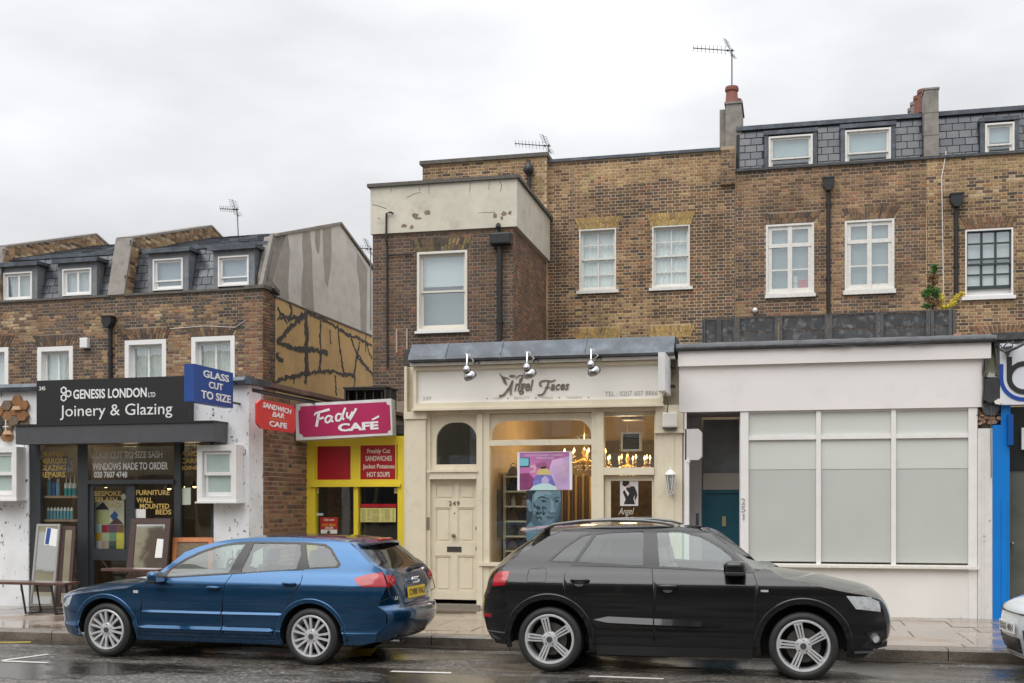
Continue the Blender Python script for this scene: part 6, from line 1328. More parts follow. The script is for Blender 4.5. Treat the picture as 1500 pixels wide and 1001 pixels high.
pr(t, [(395, 716), (532, 714), (532, 718), (395, 720)], .0545, SKL); pr(t, [(362, 738), (540, 736), (540, 741), (362, 743)], .0545, SKL); pr(t, [(430, 774), (478, 772), (478, 779), (430, 780)], .0545, TXTW)
pd = lambda x, y: (870 + x / 5.27, 590 + y / 5.27)
P = S9.poly([pd(202, 602), pd(342, 600), pd(342, 797), pd(202, 798)], .078); t = thing('poster', 'small black and white fashion poster of a woman in hat on salon door', 'poster', S9, (P[0][0], .078, P[3][1]))
def pq(pts, n, m): flat('print', t, S9, [pd(*p) for p in pts], n, m, th=.0012)
flat('poster_sheet', t, S9, [pd(202, 602), pd(342, 600), pd(342, 797), pd(202, 798)], .0785, c_('paper', (.62, .60, .60)), th=.002)
pq([(245, 660), (275, 648), (310, 645), (328, 680), (336, 715), (322, 755), (312, 748), (316, 710), (305, 740), (318, 785), (230, 785), (245, 745), (222, 690), (240, 670), (262, 720)], .0762, BLK)
pq([(222, 605), (252, 598), (275, 612), (268, 632), (238, 650), (220, 635)], .0755, BLK); pq([(246, 632), (268, 622), (286, 636), (278, 655), (252, 655)], .0757, c_('face_warm', (.55, .42, .36))); pq([(228, 655), (245, 648), (250, 672), (272, 700), (262, 722), (245, 690)], .0750, c_('glove', (.68, .66, .62))); pq([(312, 745), (326, 752), (322, 780), (312, 775)], .0750, c_('face_warm', (.55, .42, .36)))
# lantern, boxes
def simple(name, label, cat, m, fr, x0, y0, x1, y1, n0, n1, r=.02, cham=None):
    s0, s1, z0, z1 = fr.rect(x0, y0, x1, y1, n0); mb = MB()
    if cham: mb.plate([(s0, z0), (s1 - cham, z0), (s1, z0 + cham), (s1, z1 - cham), (s1 - cham, z1), (s0, z1)], [], n0, n1)
    else: mb.rbox(((s0 + s1) / 2, (n0 + n1) / 2, (z0 + z1) / 2), (s1 - s0, abs(n1 - n0), z1 - z0), r)
    return mb.single(name, label, cat, m, fr, (s0, n1, z0)), (s0, s1, z0, z1)
o, q = simple('alarm_box', 'white alarm box at the top of the right cream pilaster', 'alarm box', mat('box_ivory', (.70, .68, .62), .4, var=(4, .06)), S9, 969.5, 603.5, 992, 626.5, -.20, -.082, .03)
part_of_single(o, MB().box(q[0] + .01, q[1] - .01, -.19, -.09, q[2] - .015, q[2] + .003), 'base_plate', DKGRY, (q[0], -.082, q[2]))
ln = thing('wall_lantern', 'white carriage lantern on the cream pilaster beside the salon door', 'wall lamp', S9, (X(982), -.06, Z(720, 982))); c = S9.uv(982, 706, -.20); s_, z_ = c
MB().lathe([(.045, -.13), (.075, .10), (.078, .11)], (s_, -.20, z_), seg=6).build('glass', glassmat('lantern_glass', tintc=(.6, .62, .6), refl=1, base=.2), ln); cg = MB()
for k in range(6): a = 2 * pi * k / 6; cg.tube([(s_ + .045 * cos(a), -.2 + .045 * sin(a), z_ - .13), (s_ + .076 * cos(a), -.2 + .076 * sin(a), z_ + .105)], .006, 5)
cg.lathe([(.09, .105), (.085, .125), (.045, .165), (.012, .185), (.012, .21), (.0, .225)], (s_, -.2, z_), seg=18); cg.lathe([(.05, -.13), (.04, -.15), (.015, -.17), (.0, -.19)], (s_, -.2, z_), seg=12); cg.build('cage', WHT, ln, smooth=30)
MB().tube([(s_, -.2, z_ - .17), (s_, -.17, z_ - .22), (s_, -.10, z_ - .20), (s_, -.055, z_ - .14)], .012, 8).ball((s_ + .01, -.085, z_ - .17), .035, 10).build('bracket', WHT, ln, smooth=True)
# side-on box sign and cables beyond the salon
bx = thing('projecting_light_box', 'white projecting light box seen edge-on at the right end of the salon fascia', 'light box', S9, (X(975), -.05, 3.45)); s0 = X(973.5, 555, -.05)
MB().box(s0, s0 + .10, -.95, -.08, 3.42, 3.98).build('box', mat('plastic_white', (.66, .66, .65), .4, var=(5, .1)), bx)
for zz_ in (3.55, 3.85): MB().box(s0 + .03, s0 + .16, -.16, .03, zz_, zz_ + .035).build('bracket', IRON, bx)
MB().tube([(s0 + .05, -.5, 3.42), (s0 + .08, -.3, 3.3), (s0 + .03, -.1, 3.05)], .008, 6).build('cable', DKGRY, bx)

# ---------------------------------------------------------------- white shop
ws = thing('vacant_shop', 'vacant white shopfront with frosted panes, deep plain fascia and black felt roof edge', 'shop', S1, (1, 0, .12)); X = lambda x, y=700, n=0: S1.uv(x, y, n)[0]; Z = lambda y, x=1260, n=0: S1.uv(x, y, n)[1]
WP = mat('white_fascia', (.78, .745, .725), .5, var=(.8, .035), col2=(.70, .67, .65), band=(2.2, .55, .8)); WR = mat('white_riser', (.76, .74, .70), .55, var=(1.6, .06), col2=(.50, .43, .36), band=(4.5, .66, .80)); WF = mat('white_frame', (.78, .76, .74), .45, var=(8, .05), col2=(.36, .32, .28), band=(30, .68, .75))
ws0, ws1 = X(994, 520), X(1450, 520)
MB().box(ws0, ws1, -.10, .12, 3.86, 4.085).build('upper_fascia', WP, ws); MB().box(ws0 + .01, X(1439), -.03, .12, 3.17, 3.858).build('fascia_board', WP, ws)
fe = MB(); k = 80; vs = []
for i in range(k + 1):
    xx = ws0 - .03 + (ws1 + .10 - ws0) * i / k; w1_ = .012 * noise.noise(Vector((xx * 3, 0, 0))); w2_ = .014 * noise.noise(Vector((xx * 5, 4, 0)))
    vs += [(xx, -.02, 4.09), (xx, -.155, 4.088 + w2_), (xx, -.175 + w1_, 4.13), (xx, -.13 + w2_, 4.185 + w1_), (xx, .02, 4.22 + w2_), (xx, 1.2, 4.25)]
fe.add(vs, [(6 * i + j, 6 * i + 6 + j, 6 * i + 7 + j, 6 * i + 1 + j) for i in range(k) for j in range(5)]); fe.build('felt_edge', FELT, ws, smooth=True)
MB().box(ws0, ws1, 1.0, 9.4, 4.1, 4.24).build('flat_roof', FELT, ws)
fm = MB(); zh = 3.168; zs = Z(827); zt0, zt1 = Z(643), Z(637)
for x0, x1, nn in ((1084.5, 1096.5, -.01), (1195.5, 1202.5, .0), (1305.5, 1312.5, .0), (1418.5, 1431.5, -.01)): fm.box(X(x0), X(x1), nn, .12, zs if x0 > 1090 and x0 < 1400 else .12, zh)
for x0, x1 in ((1096.5, 1195.5), (1202.5, 1305.5), (1312.5, 1418.5)): fm.box(X(x0) + .001, X(x1) - .001, .004, .11, zt0, zt1); fm.box(X(x0) + .001, X(x1) - .001, .03, .10, zh - .03, zh)
fm.build('window_frame', WF, ws)
FROST = mat('frosted_glass', (.50, .52, .485), .2, var=(.7, .06), spec=.5); FROST2 = mat('frosted_glass_upper', (.61, .63, .59), .2, var=(.7, .05), spec=.5)
for x0, x1 in ((1096.5, 1195.5), (1202.5, 1305.5), (1312.5, 1418.5)):
    a, b = X(x0) + .002, X(x1) - .002; zf = Z(687); MB().box(a, b, .05, .056, zt1, zh - .03).build('window_pane', FROST2, ws); MB().box(a, b, .05, .056, zs + .03, zt0).build('window_pane', FROST, ws); MB().box(a, b, .044, .0495, zf, zt0).build('film_strip', FROST2, ws)
MB().box(X(1096.5), X(1418.5), -.04, .12, zs - .055, zs + .0).box(X(1084), X(1432), -.075, -.0405, zs - .05, zs - .012).build('window_sill', WHT_OLD, ws)
MB().box(X(1096.5) + .001, X(1418.5) - .001, .005, .12, .12, zs - .057).build('stall_riser', WR, ws)
MB().box(X(1432), X(1453), -.04, .4, .12, 2.86).box(X(1437), X(1440), -.055, -.0405, .12, 2.8).build('pilaster', mat('dirty_white', (.70, .68, .65), .5, var=(6, .08), col2=(.28, .23, .19), band=(11, .64, .75)), ws)
GC = mat('cobweb', (.35, .33, .28), .8)
# recessed entrance
RW = mat('entry_wall_grey', (.52, .50, .50), .7, var=(2, .15)); TEAL = mat('teal_paint', (.012, .105, .15), .35, var=(3, .1))
x0, x1 = X(1003), X(1084.5); rc = MB(); rc.box(x0 - .02, x0, .0, 1.1, .12, 3.168); rc.box(x1 - .02, x1 - .002, .13, 1.1, .12, 3.168); rc.box(x0, X(1028, 700, 1.1), 1.1, 1.15, .12, 3.168); rc.build('entrance_wall', RW, ws)
MB().box(x0, x1, 0, 1.1, 3.168, 3.2).build('entrance_ceiling', mat('entrance_ceiling', (.3, .29, .28), .8), ws)
q = S1.rect(1030, 615, 1084, 695, 1.1); tm = MB(); tm.box(q[0], X(1090, 700, 1.1), 1.1, 1.14, q[2] + .02, q[3]); tm.build('transom_pane', mat('dark_transom', (.19, .205, .215), .25, var=(3, .3)), ws)
MB().box(q[0], X(1090, 700, 1.1), 1.06, 1.16, Z(717.5, 1056, 1.1), q[2] + .018).build('door_head', mat('putty_paint', (.40, .37, .33), .6), ws)
q = S1.rect(1028.5, 718, 1090, 890, 1.1); td = MB(); td.box(q[0], q[1], 1.1, 1.14, .14, q[3]); tdo = td.build('entrance_door', TEAL, ws); m = MB(); m.frame(q[0] + .002, q[1] - .002, .145, q[3] - .002, .05, 1.07, 1.098); m.build('door_frame', TEAL, tdo)
c = S1.uv(1060.5, 764, 1.05); MB().box(c[0] - .03, c[0] + .03, 1.07, 1.10, c[1] - .08, c[1] + .08).build('door_lock', mat('lock_brass', (.5, .42, .25), .4, metal=.6), tdo)
NUMB = mat('number_grey_paint', (.38, .35, .34), .5)
for i, ch in enumerate('251'): T(ch, ws, NUMB, S1, 1085.8 if ch != '1' else 1088, 730 + i * 11.4, 1092 if ch != '1' else 1090.6, 739.5 + i * 11.4, -.012, bold=.012, depth=.004)
o, q = simple('meter_box', 'large off-white chamfered box at the mouth of the recessed entrance', 'meter box', mat('box_grey', (.60, .58, .56), .5, var=(3, .08)), S1, 1003.5, 628.5, 1028, 674, -.06, .18, cham=.05)
pp = MB(); a = S1.uv(1007, 700, -.04)[0]; pp.tube([(a, -.03, .12), (a, -.03, Z(676, 1007))], .03, 10); pp.tube([(a, -.03, Z(676, 1007) - .02), (a + .02, -.03, Z(676, 1007) + .05)], .04, 8); pp.build('white_pipe', WHT, ws, smooth=40)
MB().box(X(1003.2, 700), X(1006), -.06, .0, .12, 3.16).build('white_edge_board', WF, ws); q = S1.rect(1019, 752, 1023.5, 770, .2); MB().box(q[0], q[1], .2, .25, q[2], q[3]).build('intercom', DKGRY, ws)
# gap of torn cables between the shops
gp_ = thing('exposed_pilaster', 'exposed broken pilaster top with cables between the white shop and blue shop', 'pilaster', S1, (X(1452), .1, 2.9))
MB().box(X(1438), X(1466), .14, .3, 2.86, 4.1).build('backing', mat('old_plaster', (.26, .25, .17), .9, var=(7, .35), col2=(.40, .42, .28), band=(5, .45, .6)), gp_)
rub = MB()
for i in range(60):
    px, py = random.uniform(1433, 1467), random.uniform(601, 621); c = S1.uv(px, py, .0); r_ = random.uniform(.02, .05); rub.rbox((c[0], random.uniform(-.02, .12), c[1]), (r_ * 2, r_, r_ * 1.1), .006, 1, Matrix.Rotation(random.uniform(-.5, .5), 3, 'Y'))
rub.build('broken_brick', mat('rubble', (.30, .19, .13), .9, var=(18, .5)), gp_, kind='stuff')
q = S1.rect(1442, 552.5, 1464, 589, -.12); c = (q[0] + q[1]) / 2; hw = (q[1] - q[0]) / 2; mm_ = MB(); mm_.plate([(c - hw, q[2] + .03), (c - hw * .2, q[2] - .02), (c + hw * .8, q[2] + .02), (c + hw, q[2] + .1), (c + hw, q[3] - .02), (c + hw * .3, q[3]), (c - hw * .9, q[3] - .03)], [], -.12, .1); mm_.build('wrapped_box', mat('black_felt_wrap', (.03, .032, .035), .7, var=(9, .3), bump=(30, .8)), gp_)
MB().plate(S1.poly([(1445, 538), (1448, 520), (1455, 520), (1459, 545), (1460, 553), (1444, 553)], .08), [], .08, .14).build('torn_plaster', mat('sage_plaster', (.36, .38, .26), .9, var=(9, .2)), gp_); MB().plate(S1.poly([(1446, 553), (1449, 545), (1453, 548), (1458, 546), (1460, 553)], .06), [], .05, .078).build('white_plaster', WHT, gp_)
MB().plate(S1.poly([(1456, 588), (1463, 584), (1468, 590), (1464, 593), (1458, 592)], -.14), [], -.16, -.13).build('plaster_scrap', WHT_OLD, gp_); MB().plate(S1.poly([(1439, 600), (1442, 590), (1462, 590), (1464, 600), (1458, 608), (1444, 608)], -.03), [], -.04, .0).build('lead_scrap', LEAD, gp_)
cb_ = MB(); G = lambda x, y, n=-.08: (S1.uv(x, y, n)[0], n, S1.uv(x, y, n)[1])
for pts, r_ in (([(1441, 527), (1439, 545), (1441, 560), (1439, 590), (1440, 598)], .012), ([(1445, 527), (1444, 542), (1440, 556), (1441, 580)], .012), ([(1459, 510), (1461, 535), (1458, 550), (1462, 552)], .014), ([(1463, 505), (1464, 530), (1463, 552)], .010), ([(1452, 595), (1451.5, 640), (1452, 700)], .007), ([(1465, 548), (1471, 565), (1470, 580), (1463, 588)], .006), ([(1432, 598), (1434, 604), (1430, 610)], .006)): cb_.tube([G(*p) for p in pts], r_, 6)
cb_.build('cable', mat('cable_grey', (.10, .09, .085), .6), gp_)
# blue shop at the right edge
bl = thing('blue_shop', 'blue pilastered shop with white sign board cut by the right photo edge', 'shop', S1, (X(1480), 0, .12)); BLU = mat('bright_blue_paint', (.0, .18, .58), .35, var=(2, .06)); xr = 6.5
MB().box(X(1453) + .002, X(1478), -.05, .3, .12, Z(623, 1465)).box(X(1466), X(1474), -.062, -.0505, .12, Z(735, 1465)).box(X(1466), X(1480), -.02, .3, Z(623, 1465), 3.19).build('pilaster', BLU, bl)
pb = S1.rect(1477, 607, 1484.5, 652, -.16); MB().box(pb[0], pb[1], -.16, -.06, pb[2], pb[3]).build('blue_bracket_box', mat('deep_blue', (.0, .075, .30), .35), bl)
MB().box(X(1478), xr, .25, .3, .12, 3.18).build('door', mat('grey_green_door', (.10, .105, .085), .6, var=(2, .3)), bl); MB().box(X(1479, 700, .2), xr, .22, .249, Z(688, 1490), 3.18).build('dark_glazing', mat('dark_glazing', (.02, .025, .03), .08), bl); MB().box(X(1496, 650, .15), xr, .12, .2, Z(658, 1495), Z(626, 1495)).build('white_notice', WHT, bl)
MB().box(X(1478.5), X(1480.5), .1, .2, .12, 3.1).build('door_edge', DKGRY, bl); c = S1.uv(1480.5, 796.5, .2); MB().ball((c[0] + .02, .18, c[1]), .03, 10).build('door_knob', BRS, bl, smooth=True)
bsn = thing('fascia_sign', 'white fascia board with a black letter b outlined in blue', 'sign', S1, (X(1466), -.05, 3.2)); q = S1.rect(1465, 503, 1500, 593, -.12); MB().box(q[0], xr, -.12, .13, q[2] - .0, q[3]).build('sign_board', mat('sign_white', (.66, .68, .71), .35), bsn)
n_ = -.122; c = S1.uv(1500.5, 553.5, n_); zt_ = S1.uv(1480, 523, n_)[1]; ro, ri = .235, .165
bo = [(c[0] - ro, zt_), (c[0] - ri, zt_)] + [(c[0] - ri * cos(a_), c[1] + ri * 1.0 * sin(a_)) for a_ in [radians(60 - 0)]] ; ring = ell(c[0], c[1], ro, ro, 40); inn = ell(c[0], c[1], ri, ri, 40)
MB().plate(ring, [inn], n_ - .01, n_).build('letter_bowl', BLK, bsn); MB().box(c[0] - ro, c[0] - ri, n_ - .0105, n_, c[1], zt_).build('letter_stem', BLK, bsn)
BL2 = mat('logo_blue', (.01, .06, .30), .35); ro2, ri2 = .335, .28; arc = [(c[0] - ro2 * cos(a_), c[1] - ro2 * sin(a_)) for a_ in [pi * i / 30 for i in range(31)]] + [(c[0] + ri2 * cos(a_), c[1] - ri2 * sin(a_)) for a_ in [pi * i / 30 for i in range(31)]]
MB().plate([(c[0] - ro2, zt_ - .1)] + arc[:31] + arc[31:] + [(c[0] - ri2, zt_ - .1)], [], n_ - .008, n_).build('logo_ring', BL2, bsn); q = S1.rect(1490, 530.5, 1520, 534, n_); MB().box(q[0], q[1], n_ - .008, n_, q[2], q[3]).build('logo_bar', BL2, bsn)
MB().box(X(1452), xr, -.10, .3, 4.12, 4.22).box(X(1455), xr, -.04, .3, 4.02, 4.117).box(X(1466), xr, .02, .3, 3.9, 4.015).build('roof_edge', FELT, bl); MB().box(X(1454), xr, .3, 9.3, 4.05, 4.18).build('flat_roof', FELT, bl)
lp_ = MB(); lp_.tube([G(1466, 512, -.2), G(1474, 516, -.35), G(1488, 510, -.4), G(1503, 502, -.35)], .022, 8); lp_.tube([G(1470, 508, -.2), G(1476, 502, -.2), G(1490, 504, -.25), G(1502, 500, -.3)], .010, 6); lp_.tube([G(1466, 505, -.2), G(1468, 512, -.2), G(1475, 520, -.2), G(1482, 512, -.25), G(1484, 499, -.2)], .008, 6)
lp_.plate([(S1.uv(1468, 511, -.17)[0], S1.uv(1468, 509, -.17)[1]), (S1.uv(1484, 511, -.17)[0], S1.uv(1484, 507, -.17)[1]), (S1.uv(1476, 511, -.17)[0], S1.uv(1476, 524, -.17)[1])], [], -.2, -.15); lp_.build('cable_bundle', mat('cable_dark', (.05, .05, .05), .5), gp_)
wv = MB().tube([G(1205, 504, -.19), G(1260, 508, -.2), G(1300, 508, -.2), G(1360, 502, -.19)], .006, 5); wv.build('cable', BLK, ws)
# slatted roof fence
fx = Frame(0, 20.3, -.4); fe = thing('roof_fence', 'weathered black slatted fence standing on the flat roof of the white shop', 'fence', fx, (1, 0, 4.2)); FB = [mat('fence_board_%d' % i, c3, .75, var=(6, .35), col2=(.16, .16, .165), band=(7, .52, .62)) for i, c3 in enumerate(((.040, .041, .043), (.075, .076, .078), (.055, .056, .058)))]
fz = lambda x, y: fx.uv(x, y)[1]; fX = lambda x: fx.uv(x, 475)[0]; z0, z1 = 4.24, fx.uv(1215, 462)[1]
posts = [1031, 1052, 1076, 1082, 1136, 1141, 1211, 1216, 1285, 1291, 1358, 1366, 1392]
bays = [(1032, 1052), (1055, 1075), (1084, 1135), (1146, 1208), (1219, 1282), (1294, 1356), (1368, 1389)]
for a, b in bays:
    for k in range(3):
        h = (z1 - z0) / 3; MB().box(fX(a) - .02, fX(b) + .02, .012 * (k % 2), .03, z0 + k * h + .004, z0 + (k + 1) * h - .006).build('board', FB[k % 3], fe)
PT = mat('fence_post', (.085, .087, .09), .6, var=(8, .4))
for a, b in ((1028, 1033), (1051, 1056), (1075, 1084), (1135, 1146), (1208, 1219), (1282, 1294), (1356, 1368), (1389, 1400)):
    m = MB(); s0, s1 = fX(a), fX(b); m.box(s0, s0 + (s1 - s0) * .42, -.05, .05, z0 - .1, z1 + .005); m.box(s0 + (s1 - s0) * .55, s1, -.04, .05, z0 - .1, z1); m.build('post', PT, fe)
MB().box(fX(1032), fX(1398), -.02, .04, z1 + .006, z1 + .022).build('top_rail', PT, fe)
c = fx.uv(1403, 478, -.2); br_ = MB(); br_.rbox((c[0], -.1, 4.45), (.12, .1, .22), .02); br_.single('loose_brick', 'orange broken brick beside the right end of the roof fence', 'brick', mat('orange_brick', (.42, .19, .11), .8), fx, (c[0], -.1, 4.3))
# plants behind the fence
def leafmass(spec, size, m, name, parent, seed, flatn=.6):
    rnd = random.Random(seed); mb = MB()
    for (cx_, cz_, rx, rz, cnt, dd) in spec:
        for i in range(cnt):
            while True:
                a, b, c3 = rnd.uniform(-1, 1), rnd.uniform(-1, 1), rnd.uniform(-1, 1)
                if a * a + b * b + c3 * c3 < 1: break
            p = Vector((cx_ + a * rx, dd + b * rx, cz_ + c3 * rz)); d = Vector((rnd.uniform(-1, 1), rnd.uniform(-1, 1), rnd.uniform(-.3, 1))).normalized(); e = d.cross(Vector((rnd.uniform(-1, 1), rnd.uniform(-1, 1), rnd.uniform(-1, 1)))).normalized(); s_ = size * rnd.uniform(.6, 1.3)
            mb.add([tuple(p), tuple(p + d * s_ + e * s_ * .4), tuple(p + d * s_ * 2), tuple(p + d * s_ - e * s_ * .4)], [(0, 1, 2, 3)])
    return mb.build(name, m, parent)
cpx = lambda x, y: fx.uv(1340 + x / 10.01, 370 + y / 10.01, .4)
pl = thing('conifer', 'small patchy green conifer with browned middle behind the roof fence', 'conifer', fx, (cpx(270, 830)[0], .4, 4.25)); C_ = lambda x, y, rx, ry, n_, _k=0: (*cpx(x, y), rx / 10 / 82, ry / 10 / 82, n_, .4)
MB().tube([(cpx(270, 900)[0], .4, 4.25), (*[(cpx(270, 640)[0])], .4, cpx(270, 640)[1]), (cpx(275, 400)[0], .4, cpx(275, 400)[1]), (cpx(285, 240)[0], .4, cpx(285, 240)[1])], [.022, .016, .010, .004], 7).build('trunk', mat('conifer_bark', (.10, .06, .04), .9), pl)
leafmass([C_(290, 225, 32, 45, 260, 0), C_(285, 280, 35, 35, 180, 0), C_(220, 520, 40, 45, 120, 0), C_(170, 620, 55, 70, 340, 0), C_(300, 570, 60, 50, 260, 0), C_(240, 570, 60, 60, 220, 0), C_(180, 790, 60, 40, 200, 0), C_(300, 660, 50, 60, 120, 0), C_(330, 620, 30, 80, 120, 0)], .022, mat('conifer_green', (.09, .19, .04), .6, var=(30, .5)), 'foliage', pl, 3)
leafmass([C_(240, 360, 50, 45, 220, 0), C_(310, 370, 45, 40, 90, 0), C_(290, 440, 45, 55, 160, 0), C_(210, 440, 25, 60, 60, 0), C_(290, 750, 80, 80, 320, 0), C_(200, 700, 50, 60, 120, 0)], .020, mat('conifer_brown', (.22, .13, .055), .7, var=(30, .5)), 'dry_foliage', pl, 4)
yp = thing('shrub', 'low bright yellow shrub reaching right behind the roof fence', 'shrub', fx, (cpx(450, 800)[0], .45, 4.25)); Y_ = lambda x, y, rx, ry, n_, _k=0: (*cpx(x, y), rx / 10 / 82, ry / 10 / 82, n_, .45)
MB().tube([(cpx(430, 840)[0], .45, 4.25), (cpx(540, 790)[0], .45, cpx(540, 790)[1]), (cpx(600, 680)[0], .45, cpx(600, 680)[1]), (cpx(690, 610)[0], .45, cpx(690, 610)[1])], .006, 5).tube([(cpx(430, 840)[0], .45, 4.25), (cpx(400, 650)[0], .45, cpx(400, 650)[1])], .006, 5).build('stem', mat('shrub_stem', (.2, .13, .05), .8), yp)
leafmass([Y_(395, 640, 40, 45, 90, 0), Y_(410, 700, 40, 35, 60, 0), Y_(400, 790, 30, 30, 50, 0), Y_(470, 800, 60, 25, 110, 0), Y_(530, 775, 40, 30, 80, 0), Y_(570, 730, 35, 40, 80, 0), Y_(610, 670, 35, 40, 90, 0), Y_(650, 640, 40, 30, 70, 0), Y_(695, 605, 28, 30, 80, 0)], .022, mat('yellow_leaf', (.74, .62, .08), .6, var=(30, .25)), 'foliage', yp, 5)

# ---------------------------------------------------------------- street behind the camera (seen only in reflections)
op = thing('terrace_opposite', 'brick terrace across the road behind the camera, seen only in reflections', 'terrace', WORLD, (0, -9, 0)); OB = mat('opposite_brick', (.15, .11, .08), .85, var=(.5, .3), col2=(.46, .40, .28), band=(.13, .44, .46)); ow = MB(); ow.box(-45, 45, -18, -9, .1, 10.5); ow.build('wall', OB, op)
wn = MB(); sf_ = MB()
for i in range(-14, 15):
    for z_ in (4.4, 7.2): wn.box(i * 3 - .55, i * 3 + .55, -9.02, -8.97, z_, z_ + 1.7)
    if i % 3: wn.box(i * 3 - 1.3, i * 3 + 1.3, -9.1, -8.97, 3.1, 3.7)
    sf_.box(i * 3 - 1.4, i * 3 + 1.4, -8.95, -8.9, .9, 2.9)
wn.build('window', mat('opp_window', (.72, .72, .70), .3), op); sf_.build('shopfront', mat('opp_shop', (.05, .05, .05), .3), op)
# ---------------------------------------------------------------- cars
def paint(name, col, metal=.0, flake=0.0, rough=.25, drops=True):
    m, t, b = newmat(name); b.inputs['Base Color'].default_value = (*col, 1); b.inputs['Metallic'].default_value = metal; b.inputs['Roughness'].default_value = rough
    b.inputs['Coat Weight'].default_value = 1.0; b.inputs['Specular IOR Level'].default_value = .15; b.inputs['Coat Roughness'].default_value = .03
    g = t.nodes.new('ShaderNodeNewGeometry'); v = t.nodes.new('ShaderNodeTexVoronoi'); v.inputs['Scale'].default_value = 95; t.links.new(g.outputs['Position'], v.inputs['Vector'])
    r = t.nodes.new('ShaderNodeMapRange'); r.inputs['From Min'].default_value = .0; r.inputs['From Max'].default_value = .34; r.inputs['To Min'].default_value = 1; r.inputs['To Max'].default_value = 0; t.links.new(v.outputs['Distance'], r.inputs['Value'])
    bu = t.nodes.new('ShaderNodeBump'); bu.inputs['Strength'].default_value = .06 if drops else 0; bu.inputs['Distance'].default_value = .002; t.links.new(r.outputs[0], bu.inputs['Height']); t.links.new(bu.outputs[0], b.inputs['Coat Normal'])
    return m
P_BLUE = paint('metallic_blue', (.013, .078, .185), .75, rough=.22); P_BLK = paint('black_paint', (.006, .006, .007), .0, rough=.3); P_WHT = paint('white_paint', (.62, .65, .68), .1)
PLAST = mat('black_plastic', (.018, .018, .019), .45, bump=(60, .2)); TRIM = mat('window_trim', (.022, .021, .022), .28); RUB = mat('tyre_rubber', (.022, .022, .022), .55, bump=(40, .2)); RIMM = mat('alloy_silver', (.62, .62, .63), .32, metal=.35); DARKW = mat('wheel_well', (.010, .010, .010), .8); DISC = mat('brake_disc', (.12, .115, .11), .4, metal=.7)
CGL = glassmat('car_glass', tintc=(.66, .79, .74), refl=1.0, base=.085); CGD = glassmat('car_glass_tinted', tintc=(.16, .18, .19), refl=1.0, base=.065)
LRED = mat('lamp_red', (.36, .006, .012), .08, spec=.8, var=(14, .25)); LRED2 = mat('lamp_red_dark', (.26, .008, .014), .1); LCLR = mat('lamp_clear', (.50, .52, .54), .08, spec=.9, var=(18, .4)); SEAT = mat('seat_grey', (.13, .135, .14), .8); CABIN = mat('cabin_dark', (.03, .03, .032), .8)
YPL = mat('plate_yellow', (.74, .50, .02), .4); WPL = mat('plate_white', (.74, .74, .70), .4); SEAM = mat('panel_gap', (.006, .006, .008), .7)

def interp(tab, x):
    if x <= tab[0][0]: return tab[0][1]
    for i in range(len(tab) - 1):
        x0, y0 = tab[i]; x1, y1 = tab[i + 1]
        if x <= x1:
            t = (x - x0) / (x1 - x0); d = (y1 - y0) / (x1 - x0)
            dl = (y0 - tab[i - 1][1]) / (x0 - tab[i - 1][0]) if i > 0 else d; dr = (tab[i + 2][1] - y1) / (tab[i + 2][0] - x1) if i + 2 < len(tab) else d
            m0 = 0 if dl * d <= 0 else 2 * dl * d / (dl + d); m1 = 0 if dr * d <= 0 else 2 * dr * d / (dr + d); h = x1 - x0
            return (2 * t ** 3 - 3 * t * t + 1) * y0 + (t ** 3 - 2 * t * t + t) * h * m0 + (-2 * t ** 3 + 3 * t * t) * y1 + (t ** 3 - t * t) * h * m1
    return tab[-1][1]

